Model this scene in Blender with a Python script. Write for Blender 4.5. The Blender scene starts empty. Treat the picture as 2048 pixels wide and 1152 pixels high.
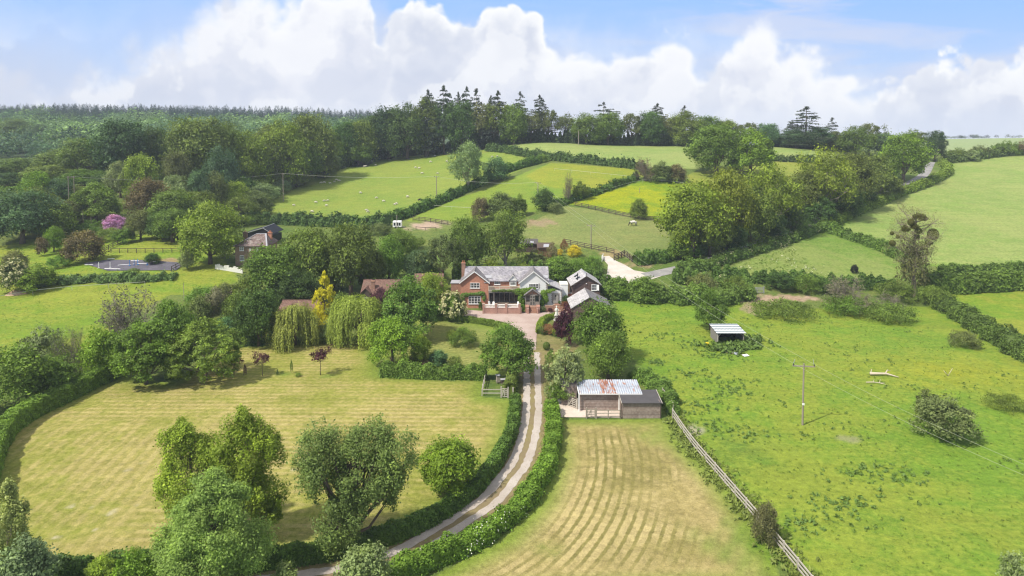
import bpy, bmesh, math, random
import numpy as np
from mathutils import Vector, Matrix
from mathutils.geometry import delaunay_2d_cdt

S = bpy.context.scene
COL = S.collection
R = math.radians
PI = math.pi

# ------------------------------------------------------------------ camera
CAM_H = 36.0
F = 1366.0                      # focal length in pixels of the 2048 px wide photograph
PITCH = R(3.0)
V_PRINC = 265.0 + F * math.tan(PITCH)
cam_data = bpy.data.cameras.new('camera')
cam_data.sensor_width = 36.0
cam_data.lens = F / 2048.0 * 36.0
cam_data.shift_y = -(576.0 - V_PRINC) / 2048.0
cam_data.clip_start = 0.5
cam_data.clip_end = 20000.0
cam = bpy.data.objects.new('camera', cam_data)
COL.objects.link(cam)
cam.location = (0, 0, CAM_H)
cam.rotation_euler = (R(90) - PITCH, 0, 0)
S.camera = cam

def ray(u, v):
    """direction of the view ray through pixel (u, v), scaled so that dy = 1"""
    x = (u - 1024.0) / F
    y = -(v - V_PRINC) / F
    d = np.array([x, math.cos(PITCH) + y * math.sin(PITCH), -math.sin(PITCH) + y * math.cos(PITCH)])
    return d / d[1]

def at_depth(u, v, d):
    return np.array([0, 0, CAM_H]) + ray(u, v) * d

# ------------------------------------------------------------------ terrain
CP = [  # (u, v, distance) of points on the ground, read off the photograph
    (0,1152,55),(512,1152,55.5),(1024,1152,55.6),(1536,1152,55),(2048,1152,54),
    (0,1020,65),(1024,1000,67),(2048,1000,66.5),
    (0,850,84),(500,850,84),(1024,850,84.5),(1500,850,84),(2048,850,83),
    (0,740,103),(500,740,103.5),(1024,740,103.7),(1500,740,103.5),(2048,740,103),
    (0,680,117),(400,672,121),(1024,660,124.5),(1450,680,118.5),(1900,660,125),(2048,660,125),
    (880,622,137),(1060,622,137.5),(1200,622,137),(1560,598,148),(1825,590,152),
    (640,640,131),(400,610,140),(100,600,142),(30,580,149),(250,565,152),
    (1240,540,163),(1320,548,161),(1205,520,169),(1430,545,162),(1700,560,161),(2048,560,162),(2048,535,170),
    (180,540,160),(360,540,161),(270,521,171),(505,530,165),(560,520,172),(760,540,163),(900,545,160),(1000,530,166),
    (0,500,186),(100,490,190),(220,458,208),(330,480,190),(420,500,178),
    (1600,500,180),(1640,455,203),(1740,405,240),(1850,345,290),(1856,328,312),
    (2048,308,330),(1900,312,330),(1900,430,222),(2048,430,222),(2000,525,173),(1740,470,195),
    (1267,447,200),(1200,498,178),(1100,460,197),(1340,500,177),(1250,425,214),(1290,370,246),(1160,400,226),
    (1150,340,268),(1000,350,272),(1200,293,335),(1350,296,330),(1050,293,330),(1600,300,325),(1500,340,275),
    (650,440,235),(520,430,240),(800,440,220),(750,380,283),(870,400,250),(700,325,345),(900,310,345),(1040,320,315),(930,380,264),(650,345,315),
    (100,420,222),(250,395,240),(400,380,262),(500,425,243),(100,380,255),(0,400,240),(300,340,300),(500,350,300),(600,330,325),
    (50,300,450),(300,262,600),(0,250,610),(600,275,520),
]
pts = [at_depth(u, v, d) for u, v, d in CP]
far = [(-900,900,58),(-500,900,58),(-250,900,54),(0,900,40),(-1500,1000,62),(-700,1300,60),(-200,1300,50),
       (0,600,24),(0,430,24),(150,420,25),(150,600,12),(300,420,22),(320,600,2),(420,800,8),(520,980,25),(700,1000,27.5),(1000,1050,30),
       (1500,1000,30),(700,1500,-5),(200,1000,0),(0,1800,-25),(-1500,1800,35),(1500,1800,-25),(-2200,1300,50),(2200,1300,10),(-300,520,30),(-450,520,32),(-700,600,42),
       (-120,60,0),(120,60,0.5),(-60,10,0),(60,10,0),(-150,120,0.5),(150,120,0.5),(-220,200,8),(260,200,6),(330,330,27),(420,430,24),(-320,320,18)]
CPX = np.array([[p[0], p[1]] for p in pts] + [[a, b] for a, b, c in far])
CPZ = np.array([p[2] for p in pts] + [c for a, b, c in far])
_C = 22.0
def _phi(r2):
    return np.sqrt(r2 + _C * _C)
_n = len(CPX)
_A = _phi(((CPX[:, None, :] - CPX[None, :, :]) ** 2).sum(-1))
_A = _A - np.eye(_n) * 1.2      # a little smoothing
_P = np.c_[np.ones(_n), CPX]
_M = np.block([[_A, _P], [_P.T, np.zeros((3, 3))]])
_W = np.linalg.solve(_M, np.r_[CPZ, np.zeros(3)])

def terrain(X, Y):
    X = np.asarray(X, float); Y = np.asarray(Y, float)
    shp = X.shape
    x = X.ravel(); y = Y.ravel()
    out = np.empty(len(x))
    for i in range(0, len(x), 40000):
        xs = x[i:i+40000]; ys = y[i:i+40000]
        r2 = (xs[:, None] - CPX[None, :, 0]) ** 2 + (ys[:, None] - CPX[None, :, 1]) ** 2
        out[i:i+40000] = _phi(r2) @ _W[:_n] + _W[_n] + _W[_n+1] * xs + _W[_n+2] * ys
    return out.reshape(shp)

def tz(x, y):
    return float(terrain(np.array([x]), np.array([y]))[0])

_T = np.concatenate([np.linspace(30, 400, 741), np.geomspace(401, 3500, 260)])
def P(u, v):
    """point of the ground seen at pixel (u, v) of the photograph"""
    d = ray(u, v)
    z = CAM_H + d[2] * _T
    g = terrain(d[0] * _T, _T)
    hit = np.nonzero(z <= g)[0]
    if len(hit) == 0:
        t = 1500.0
    else:
        i = hit[0]
        if i == 0:
            t = _T[0]
        else:
            a0 = z[i-1] - g[i-1]; a1 = z[i] - g[i]
            t = _T[i-1] + (_T[i] - _T[i-1]) * a0 / (a0 - a1)
    x, y = d[0] * t, t
    return np.array([x, y, tz(x, y)])

def PX(p, d):           # pixels -> metres at distance d
    return p * d / F

def resample(pts, step):
    """resample a polyline of 2-D / 3-D points to even steps (Catmull-Rom)"""
    pts = np.array([np.asarray(p, float)[:2] for p in pts])
    if len(pts) > 2:
        ext = np.vstack([2 * pts[0] - pts[1], pts, 2 * pts[-1] - pts[-2]])
        out = []
        for i in range(1, len(ext) - 2):
            p0, p1, p2, p3 = ext[i-1], ext[i], ext[i+1], ext[i+2]
            for t in np.linspace(0, 1, 24, endpoint=False):
                out.append(0.5 * ((2*p1) + (-p0+p2)*t + (2*p0-5*p1+4*p2-p3)*t*t + (-p0+3*p1-3*p2+p3)*t**3))
        out.append(pts[-1]); pts = np.array(out)
    seg = np.r_[0, np.cumsum(np.hypot(*np.diff(pts, axis=0).T))]
    n = max(2, int(round(seg[-1] / step)) + 1)
    s = np.linspace(0, seg[-1], n)
    return np.c_[np.interp(s, seg, pts[:, 0]), np.interp(s, seg, pts[:, 1])], s

def px_path(pix, step=0.5):
    return resample([P(u, v) for u, v in pix], step)

# ------------------------------------------------------------------ scene graph helpers
def tag(o, label=None, cat=None, group=None, kind=None):
    if label: o['label'] = label
    if cat: o['category'] = cat
    if group: o['group'] = group
    if kind: o['kind'] = kind
    return o

def empty(name, loc, label, cat, rz=0.0, group=None):
    o = bpy.data.objects.new(name, None)
    COL.objects.link(o)
    o.location = [float(c) for c in loc]
    o.rotation_euler = (0, 0, rz)
    o.empty_display_size = 0.5
    return tag(o, label, cat, group)

def mesh_np(name, V, Fq, mats, smooth=False, mat_idx=None, tint=None):
    """mesh from numpy arrays; Fq is a list of index arrays (n,3) / (n,4)"""
    me = bpy.data.meshes.new(name)
    V = np.ascontiguousarray(V, dtype=np.float32)
    me.vertices.add(len(V)); me.vertices.foreach_set('co', V.ravel())
    fl = [np.asarray(f, dtype=np.int32) for f in Fq if len(f)]
    loops = np.concatenate([f.ravel() for f in fl])
    tot = np.concatenate([np.full(len(f), f.shape[1], np.int32) for f in fl])
    start = np.r_[0, np.cumsum(tot)[:-1]].astype(np.int32)
    me.loops.add(len(loops)); me.loops.foreach_set('vertex_index', loops)
    me.polygons.add(len(tot)); me.polygons.foreach_set('loop_start', start)
    if smooth:
        me.polygons.foreach_set('use_smooth', np.ones(len(tot), bool))
    for m in (mats if isinstance(mats, (list, tuple)) else [mats]):
        me.materials.append(m)
    if mat_idx is not None:
        me.polygons.foreach_set('material_index', np.asarray(mat_idx, np.int32))
    me.update(calc_edges=True)
    if tint is not None:
        a = me.attributes.new('tint', 'FLOAT', 'FACE')
        a.data.foreach_set('value', np.asarray(tint, np.float32))
    return me

def link(name, me, parent=None, loc=None, color=None):
    o = bpy.data.objects.new(name, me)
    COL.objects.link(o)
    if parent is not None: o.parent = parent
    if loc is not None: o.location = [float(c) for c in loc]
    if color is not None: o.color = (*color, 1.0)
    return o

class MB:
    """collects boxes, prisms, tubes and polygons; build() links them as ONE mesh object"""
    def __init__(s): s.v = []; s.f = []
    def add(s, verts, faces):
        n = len(s.v); s.v += [tuple(float(c) for c in p) for p in verts]; s.f += [tuple(i + n for i in q) for q in faces]
        return s
    def box(s, x0, x1, y0, y1, z0, z1):
        return s.add([(x0,y0,z0),(x1,y0,z0),(x1,y1,z0),(x0,y1,z0),(x0,y0,z1),(x1,y0,z1),(x1,y1,z1),(x0,y1,z1)],
                     [(3,2,1,0),(4,5,6,7),(0,1,5,4),(1,2,6,5),(2,3,7,6),(3,0,4,7)])
    def poly(s, pts, thick=None):
        """flat polygon; with thick (a vector) an extruded slab"""
        n = len(pts)
        if thick is None: return s.add(pts, [tuple(range(n))])
        t = np.array(thick); q = [tuple(np.array(p) + t) for p in pts]
        return s.add(list(pts) + q, [tuple(range(n))[::-1], tuple(range(n, 2*n))] + [(i, (i+1) % n, n + (i+1) % n, n + i) for i in range(n)])
    def tube(s, pts, r, n=8, cap=True):
        pts = [Vector([float(c) for c in p]) for p in pts]; rs = r if isinstance(r, (list, tuple)) else [r] * len(pts)
        base = len(s.v); ring = []
        for i, p in enumerate(pts):
            d = (pts[min(i+1, len(pts)-1)] - pts[max(i-1, 0)]).normalized()
            a = d.cross(Vector((0,0,1)) if abs(d.z) < .9 else Vector((1,0,0))).normalized(); b = d.cross(a)
            for k in range(n):
                w = 2*PI*k/n; q = p + (a*math.cos(w) + b*math.sin(w)) * rs[i]; s.v.append(tuple(q))
        for i in range(len(pts)-1):
            for k in range(n):
                a0 = base + i*n + k; a1 = base + i*n + (k+1) % n
                s.f.append((a0, a1, a1+n, a0+n))
        if cap:
            s.f.append(tuple(base + k for k in range(n))[::-1]); s.f.append(tuple(base + (len(pts)-1)*n + k for k in range(n)))
        return s
    def bar(s, p, q, w, h=None):
        """square bar from p to q"""
        h = h or w; p = Vector(p); q = Vector(q); d = (q-p).normalized()
        a = d.cross(Vector((0,0,1)) if abs(d.z) < .95 else Vector((0,1,0))).normalized(); b = a.cross(d)
        vs = [tuple(e + a*w/2*i + b*h/2*j) for e in (p, q) for i, j in ((-1,-1),(1,-1),(1,1),(-1,1))]
        return s.add(vs, [(3,2,1,0),(4,5,6,7),(0,1,5,4),(1,2,6,5),(2,3,7,6),(3,0,4,7)])
    def lathe(s, prof, n=16, c=(0,0,0)):
        base = len(s.v)
        for r, z in prof:
            for k in range(n):
                w = 2*PI*k/n; s.v.append((c[0]+r*math.cos(w), c[1]+r*math.sin(w), c[2]+z))
        for i in range(len(prof)-1):
            for k in range(n):
                a0 = base+i*n+k; a1 = base+i*n+(k+1) % n
                s.f.append((a0, a1, a1+n, a0+n))
        s.f.append(tuple(base+k for k in range(n))[::-1]); s.f.append(tuple(base+(len(prof)-1)*n+k for k in range(n)))
        return s
    def mesh(s, name, mat, smooth=False, bevel=0.0):
        me = bpy.data.meshes.new(name); me.from_pydata(s.v, [], s.f)
        bm = bmesh.new(); bm.from_mesh(me)
        bmesh.ops.recalc_face_normals(bm, faces=bm.faces)
        if bevel:
            bmesh.ops.bevel(bm, geom=list(bm.edges), offset=bevel, segments=1, affect='EDGES', clamp_overlap=True)
        bm.to_mesh(me); bm.free()
        me.materials.append(mat)
        if smooth: me.polygons.foreach_set('use_smooth', np.ones(len(me.polygons), bool))
        return me
    def build(s, name, mat, parent=None, loc=None, smooth=False, bevel=0.0, label=None):
        o = link(name, s.mesh(name, mat, smooth, bevel), parent, loc)
        if label: o['label'] = label
        return o

# ------------------------------------------------------------------ node helpers
class NT:
    def __init__(s, tree): s.t = tree; s.n = tree.nodes; s.l = tree.links
    def new(s, typ, **kw):
        n = s.n.new(typ)
        for k, v in kw.items(): setattr(n, k, v)
        return n
    def put(s, sock, val):
        if isinstance(val, bpy.types.NodeSocket): s.l.new(val, sock)
        elif val is not None: sock.default_value = val
    def math(s, op, a, b=None, c=None, clamp=False):
        n = s.new('ShaderNodeMath', operation=op, use_clamp=clamp)
        s.put(n.inputs[0], a); s.put(n.inputs[1], b)
        if c is not None: s.put(n.inputs[2], c)
        return n.outputs[0]
    def mix(s, fac, a, b, blend='MIX'):
        n = s.new('ShaderNodeMix', data_type='RGBA', blend_type=blend)
        s.put(n.inputs[0], fac)
        s.put(n.inputs[6], (*a, 1) if isinstance(a, tuple) and len(a) == 3 else a)
        s.put(n.inputs[7], (*b, 1) if isinstance(b, tuple) and len(b) == 3 else b)
        return n.outputs[2]
    def noise(s, vec, scale, detail=4, rough=.55, dist=0.0):
        n = s.new('ShaderNodeTexNoise')
        s.put(n.inputs['Vector'], vec); n.inputs['Scale'].default_value = scale; n.inputs['Detail'].default_value = detail
        n.inputs['Roughness'].default_value = rough; n.inputs['Distortion'].default_value = dist
        return n.outputs['Fac']
    def smooth(s, x, a, b, lo=0.0, hi=1.0, kind='SMOOTHSTEP'):
        n = s.new('ShaderNodeMapRange', interpolation_type=kind)
        s.put(n.inputs['Value'], x); s.put(n.inputs['From Min'], a); s.put(n.inputs['From Max'], b)
        s.put(n.inputs['To Min'], lo); s.put(n.inputs['To Max'], hi)
        return n.outputs[0]
    def scale(s, col, fac):
        n = s.new('ShaderNodeVectorMath', operation='SCALE'); s.put(n.inputs[0], col); s.put(n.inputs['Scale'], fac)
        return n.outputs[0]
    def vmul(s, vec, k):
        n = s.new('ShaderNodeVectorMath', operation='MULTIPLY'); s.put(n.inputs[0], vec); s.put(n.inputs[1], k)
        return n.outputs[0]
    def attr(s, name):
        return s.new('ShaderNodeAttribute', attribute_name=name)

def material(name):
    m = bpy.data.materials.new(name); m.use_nodes = True
    nt = NT(m.node_tree); bs = m.node_tree.nodes['Principled BSDF']
    bs.inputs['Specular IOR Level'].default_value = 0.25
    return m, nt, bs

def simple_mat(name, col, rough=.8, var=.18, scale=3.0, stretch=(1,1,1), spec=.25, metal=0.0, bump=0.0):
    """a surface of one colour with procedural weathering"""
    m, nt, bs = material(name)
    g = nt.new('ShaderNodeTexCoord').outputs['Object']
    v = nt.vmul(g, stretch)
    n1 = nt.noise(v, scale, 5); n2 = nt.noise(v, scale * 7, 3)
    f = nt.math('ADD', nt.math('MULTIPLY', nt.math('SUBTRACT', n1, .5), 2 * var * 1.6), nt.math('MULTIPLY', nt.math('SUBTRACT', n2, .5), 2 * var))
    c = nt.scale((*col,), nt.math('ADD', f, 1.0))
    nt.put(bs.inputs['Base Color'], c)
    bs.inputs['Roughness'].default_value = rough; bs.inputs['Metallic'].default_value = metal
    bs.inputs['Specular IOR Level'].default_value = spec
    if bump:
        b = nt.new('ShaderNodeBump'); b.inputs['Strength'].default_value = bump; b.inputs['Distance'].default_value = .02
        nt.put(b.inputs['Height'], n2); nt.put(bs.inputs['Normal'], b.outputs[0])
    return m

# ------------------------------------------------------------------ light, sky, render settings
SUN_DIR = Vector((-0.52, -0.34, 0.78)).normalized()      # towards the sun: left, a little behind the camera, high
elev = math.asin(SUN_DIR.z)
sun_data = bpy.data.lights.new('sun', 'SUN')
sun_data.energy = 4.9; sun_data.angle = R(1.6); sun_data.color = (1.0, 0.945, 0.85)
sun = bpy.data.objects.new('sun', sun_data); COL.objects.link(sun)
sun.rotation_euler = (-SUN_DIR).to_track_quat('-Z', 'Y').to_euler()
sun.location = (-60, -20, 150)

W = bpy.data.worlds.new('World'); S.world = W; W.use_nodes = True
w = NT(W.node_tree); w.n.clear()
out = w.new('ShaderNodeOutputWorld'); bg = w.new('ShaderNodeBackground'); bg.inputs['Strength'].default_value = 0.10
w.l.new(bg.outputs[0], out.inputs[0])
sky = w.new('ShaderNodeTexSky', sky_type='NISHITA', sun_disc=False, sun_elevation=elev,
            sun_rotation=math.atan2(SUN_DIR.x, SUN_DIR.y), altitude=100, air_density=1.0, dust_density=.6, ozone_density=1.4)
geo = w.new('ShaderNodeTexCoord').outputs['Generated']
sep = w.new('ShaderNodeSeparateXYZ'); w.l.new(geo, sep.inputs[0])
ay = w.math('MAXIMUM', w.math('ABSOLUTE', sep.outputs[1]), .22)
A = w.math('DIVIDE', sep.outputs[0], ay)            # bearing (tangent), mirrored behind the viewer
B = w.math('DIVIDE', sep.outputs[2], ay)            # elevation (tangent)
comb = w.new('ShaderNodeCombineXYZ'); w.put(comb.inputs[0], A); w.put(comb.inputs[1], B)
UV = comb.outputs[0]
def sky_ramp(pairs):
    """height of a cloud top as a function of bearing; pairs are (u, v) of the photograph"""
    r = w.new('ShaderNodeFloatCurve'); c = r.mapping.curves[0]
    pr = [(u / 2048.0, (265 - v) / 300.0) for u, v in pairs]
    c.points[0].location = pr[0]; c.points[1].location = pr[-1]
    for p in pr[1:-1]: c.points.new(*p)
    for p in c.points: p.handle_type = 'AUTO_CLAMPED'
    r.mapping.update()
    w.put(r.inputs['Value'], w.math('ADD', w.math('MULTIPLY', A, F / 2048.0), .5, clamp=True))
    return w.math('MULTIPLY', r.outputs[0], 300.0 / F)
def billow(scale, off, detail=7, rough=.52):
    v = w.new('ShaderNodeVectorMath', operation='ADD'); w.put(v.inputs[0], UV); v.inputs[1].default_value = off
    return w.noise(v.outputs[0], scale, detail, rough)
SKY_LAYERS = [  # (cloud tops, ragged-edge amount, puffs, edge softness, opacity, lit rim colour, body shade, body light)
    ([(0,18),(120,40),(240,60),(330,50),(390,35),(470,0),(560,-5),(760,-5),(800,40),(960,55),(1060,70),(1110,66),(1180,64),(1250,58),(1340,56),(1420,70),(1480,85),(1560,110),(1650,112),(1720,128),(1800,122),(1880,112),(1960,122),(2048,118)], .050, .012, .050, .92, (6.9,7.25,8.5), (5.7,6.3,7.8), (7.3,7.65,8.7)),
    ([(0,150),(90,150),(200,135),(290,95),(390,42),(470,8),(560,0),(650,-25),(740,-10),(765,60),(790,20),(850,8),(920,22),(945,40),(980,12),(1050,22),(1080,60),(1110,88),(1180,98),(1260,88),(1340,72),(1390,116),(1425,126),(1450,100),(1480,72),(1515,64),(1555,84),(1600,104),(1650,130),(1700,160),(1770,160),(1825,118),(1870,98),(1905,104),(1930,126),(1975,125),(2010,108),(2048,110)], .050, .050, .010, 1.0, (9.4,9.5,9.65), (5.7,6.2,7.5), (7.6,7.85,8.7)),
    ([(0,215),(120,200),(185,172),(225,165),(260,190),(380,160),(520,120),(640,135),(760,110),(850,80),(960,105),(1050,130),(1160,125),(1260,115),(1350,130),(1430,170),(1540,165),(1640,190),(1700,215),(1760,205),(1850,165),(1930,180),(2048,165)], .075, .060, .030, .85, (8.8,8.95,9.35), (5.9,6.4,7.7), (7.5,7.75,8.6)),
]
noise_edge = billow(11.0, (3.1, 1.7, .4), 8, .55)
noise_lump = billow(5.0, (7.3, 2.2, .1), 6, .5)
noise_lumpo = billow(5.0, (7.3 + .022, 2.2 - .03, .1), 6, .5)
noise_fine = billow(24.0, (1.3, 5.2, .7), 5, .5)
noise_soft = billow(2.6, (2.0, 4.0, .3), 4, .5)
stretchy = w.new('ShaderNodeMapping'); w.put(stretchy.inputs[0], UV); stretchy.inputs['Scale'].default_value = (2.2, 13.0, 1)
noise_wisp = w.noise(stretchy.outputs[0], 1.6, 6, .55, .6)
relief = w.math('SUBTRACT', noise_lump, noise_lumpo)
def puff(scale):
    v = w.new('ShaderNodeTexVoronoi', feature='SMOOTH_F1', voronoi_dimensions='2D'); v.inputs['Scale'].default_value = scale; v.inputs['Smoothness'].default_value = .35
    m_ = w.new('ShaderNodeVectorMath', operation='MULTIPLY_ADD'); w.put(m_.inputs[0], w.scale((1., 1., 0.), w.math('SUBTRACT', noise_edge, .5))); m_.inputs[1].default_value = (.06, .06, 0); w.put(m_.inputs[2], UV)
    w.put(v.inputs['Vector'], m_.outputs[0]); return v.outputs['Distance']
puff_a = puff(15.0); puff_b = puff(38.0)
# blue sky, paler towards the horizon, with thin high cloud
blue = w.mix(w.smooth(B, 0.0, .24), (5.4, 6.7, 8.9), (3.05, 5.35, 9.7))
blue = w.mix(w.math('MULTIPLY', w.smooth(B, .25, .9), .55), blue, w.scale(sky.outputs[0], 1.0))
thin = w.math('MULTIPLY', w.smooth(noise_wisp, .42, .66), w.smooth(A, .02, .42, .12, .85))
blue = w.mix(w.math('MULTIPLY', thin, .8), blue, (6.5, 6.9, 8.4))
col = blue
for i, (tops, amp, pf, soft, opac, c_rim, c_dark, c_light) in enumerate(SKY_LAYERS):
    top = sky_ramp(tops)
    d = w.math('SUBTRACT', top, B)
    for nz, k in ((noise_lump, amp * (2.2 if i != 1 else .9)), (noise_edge, amp * 1.5), (noise_fine, amp * .7)):
        d = w.math('ADD', d, w.math('MULTIPLY', w.math('SUBTRACT', nz, .5), k))
    d = w.math('ADD', d, w.math('ADD', w.math('MULTIPLY', w.math('SUBTRACT', .40, puff_a), pf), w.math('MULTIPLY', w.math('SUBTRACT', .40, puff_b), pf * .55)))
    s_ = w.smooth(noise_soft, .40, .62, soft, soft * 2.6)             # some edges melt into the blue
    s_ = w.math('MULTIPLY', s_, w.smooth(A, -.62, -.30, 3.2, 1.0))          # hazier towards the left
    cover = w.math('MULTIPLY', w.smooth(d, w.math('MULTIPLY', s_, -.4), s_), opac)
    rim = w.smooth(d, .0, .075)
    body = w.mix(w.smooth(noise_soft, .36, .64), c_dark, c_light)
    c = w.mix(rim, w.mix(w.smooth(A, -.62, -.34), (7.0, 7.4, 8.5), c_rim), body)
    c = w.mix(w.smooth(relief, .004, .045, 0, .55), c, (9.2, 9.3, 9.5))
    c = w.mix(w.smooth(relief, -.006, -.055, 0, .50), c, (6.0, 6.5, 7.8))
    col = w.mix(cover, col, c)
col = w.mix(w.smooth(B, .055, -.01, 0, .55), col, (7.4, 7.9, 9.0))
col = w.mix(w.smooth(B, .30, 1.1), col, (7.6, 7.7, 8.2))   # unseen pale cloud overhead, added for fill light
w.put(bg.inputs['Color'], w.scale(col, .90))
W.cycles.sampling_method = 'MANUAL'; W.cycles.sample_map_resolution = 512

S.view_settings.view_transform = 'Standard'; S.view_settings.look = 'None'
S.view_settings.exposure = 0.27; S.view_settings.gamma = 1.0
S.render.engine = 'CYCLES'
S.cycles.max_bounces = 6; S.cycles.diffuse_bounces = 3; S.cycles.glossy_bounces = 2
S.cycles.transmission_bounces = 3; S.cycles.transparent_max_bounces = 8; S.cycles.volume_bounces = 0
S.cycles.use_denoising = True; S.cycles.denoiser = 'OPENIMAGEDENOISE'; S.cycles.denoising_input_passes = 'RGB_ALBEDO_NORMAL'; S.cycles.denoising_prefilter = 'ACCURATE'
S.cycles.sample_clamp_indirect = 4.0
S.cycles.pixel_filter_type = 'BLACKMAN_HARRIS'; S.cycles.filter_width = 1.2
S.render.use_persistent_data = False
# ------------------------------------------------------------------ ground
def inside(poly, x, y):
    poly = np.asarray(poly); c = np.zeros(x.shape, bool)
    bx = (x >= poly[:,0].min()) & (x <= poly[:,0].max()) & (y >= poly[:,1].min()) & (y <= poly[:,1].max())
    xi = x[bx]; yi = y[bx]; r = np.zeros(len(xi), bool); n = len(poly); j = n - 1
    for i in range(n):
        x1, y1 = poly[i]; x2, y2 = poly[j]
        if y1 != y2:
            r ^= ((y1 > yi) != (y2 > yi)) & (xi < (x2 - x1) * (yi - y1) / (y2 - y1) + x1)
        j = i
    c[bx] = r
    return c

def dist_path(path, x, y, chunk=20000):
    p = np.asarray(path)[:, :2]; a = p[:-1]; b = p[1:]; ab = b - a; L2 = (ab ** 2).sum(1) + 1e-9
    out = np.empty(len(x))
    for i in range(0, len(x), chunk):
        q = np.c_[x[i:i+chunk], y[i:i+chunk]][:, None, :]
        t = np.clip(((q - a) * ab).sum(-1) / L2, 0, 1)
        out[i:i+chunk] = np.sqrt((((a + t[..., None] * ab) - q) ** 2).sum(-1)).min(1)
    return out

def px_poly(pix, sub=3):
    o = []
    n = len(pix)
    for i in range(n):
        (u0, v0), (u1, v1) = pix[i], pix[(i+1) % n]
        for k in range(sub):
            t = k / sub; p = P(u0 + (u1-u0)*t, v0 + (v1-v0)*t); o.append((p[0], p[1]))
    return np.array(o)

ys = np.concatenate([np.arange(14, 50, 1.0), np.arange(50, 150, .42), np.arange(150, 260, .8), np.arange(260, 420, 1.3),
                     np.geomspace(421.5, 1750, 70)])
ss = np.linspace(-1.12, 1.12, 560)
GX = ss[None, :] * (ys[:, None] * .93 + 38); GY = np.repeat(ys[:, None], len(ss), 1)
gx = GX.ravel(); gy = GY.ravel(); gz = terrain(gx, gy)
nr, nc = GX.shape
ii = np.arange(nr * nc).reshape(nr, nc)
GQ = np.stack([ii[:-1,:-1], ii[:-1,1:], ii[1:,1:], ii[1:,:-1]], -1).reshape(-1, 4)

FIELDS = {  # name: (outline in photograph pixels, grass colour, second colour)
 'left_pasture': ([(-120,520),(0,492),(110,468),(330,470),(430,500),(480,560),(430,590),(340,590),(240,640),(200,690),(-120,760)], (.135,.215,.020), (.205,.235,.030)),
 'lawn': ([(-30,872),(60,830),(235,752),(340,765),(460,686),(540,688),(660,678),(745,680),(760,750),(965,757),(968,795),(1026,800),(1022,870),(1004,915),(965,960),(885,1020),(780,1072),(690,1100),(540,1118),(330,1135),(100,1150),(-60,1165)], (.200,.218,.036), (.278,.245,.074)),
 'house_lawn': ([(840,630),(905,636),(1000,655),(1025,660),(1052,690),(1045,755),(970,745),(870,740),(770,735),(760,690)], (.155,.200,.042), (.200,.220,.054)),
 'drive_verge': ([(1072,662),(1160,690),(1120,730),(1108,800),(1118,840),(1110,920),(1060,1000),(1000,1060),(800,1150),(560,1165),(540,1125),(700,1100),(880,1025),(985,950),(1022,880),(1036,800),(1040,700)], (.170,.165,.055), (.230,.185,.085)),
 'hay_field': ([(1108,838),(1335,838),(1352,880),(1440,960),(1528,1075),(1570,1180),(780,1200),(900,1135),(1010,1075),(1080,1000),(1112,920)], (.285,.235,.088), (.340,.275,.120)),
 'right_pasture': ([(1225,590),(1450,600),(1600,618),(1900,612),(2048,715),(2400,900),(2400,1350),(1640,1250),(1545,1090),(1440,950),(1340,835),(1300,760),(1245,690)], (.122,.212,.021), (.190,.236,.029)),
 'right_triangle': ([(1888,585),(2500,570),(2500,960),(2048,708),(1960,648)], (.130,.220,.018), (.215,.240,.030)),
 'meadow': ([(1425,552),(1560,490),(1645,460),(1740,485),(1830,530),(1870,562),(1640,562)], (.120,.200,.032), (.185,.230,.060)),
 'right_upper_field': ([(1650,462),(1740,410),(1885,352),(1900,318),(2048,306),(2700,300),(2700,545),(1900,535),(1830,530),(1740,485)], (.172,.250,.056), (.232,.275,.080)),
 'paddock': ([(1040,470),(1060,445),(1130,412),(1330,438),(1345,505),(1265,520),(1180,498),(1080,485)], (.148,.188,.052), (.195,.210,.066)),
 'buttercups': ([(1130,408),(1290,360),(1370,368),(1350,440),(1300,436),(1180,412)], (.140,.222,.014), (.255,.278,.010)),
 'strip_green': ([(810,443),(870,412),(960,382),(1090,330),(1270,338),(1290,362),(1130,410),(1040,430),(960,442)], (.125,.212,.026), (.170,.226,.030)),
 'strip_yellow': ([(1050,352),(1100,326),(1270,338),(1290,352),(1180,388),(1090,372)], (.170,.226,.024), (.226,.244,.028)),
 'sheep_field': ([(480,440),(650,345),(690,322),(830,308),(980,300),(1085,322),(935,385),(800,440),(640,447)], (.150,.222,.034), (.192,.236,.042)),
 'top_strip': ([(975,286),(1380,288),(1390,338),(1260,332),(1095,312)], (.188,.258,.066), (.232,.276,.084)),
 'top_strip_east': ([(1540,290),(1680,292),(1660,322),(1540,318)], (.188,.258,.066), (.232,.276,.084)),
 'mid_strip': ([(1540,320),(1640,324),(1620,345),(1500,392),(1370,372),(1380,345)], (.178,.222,.034), (.220,.236,.040)),
}
colA = np.tile(np.array([.085,.135,.026]), (len(gx), 1)); colB = np.tile(np.array([.135,.165,.040]), (len(gx), 1))
rows = np.zeros((len(gx), 3)); rowd = np.zeros(len(gx))
rng = np.random.default_rng(5)
FP = {}
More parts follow.
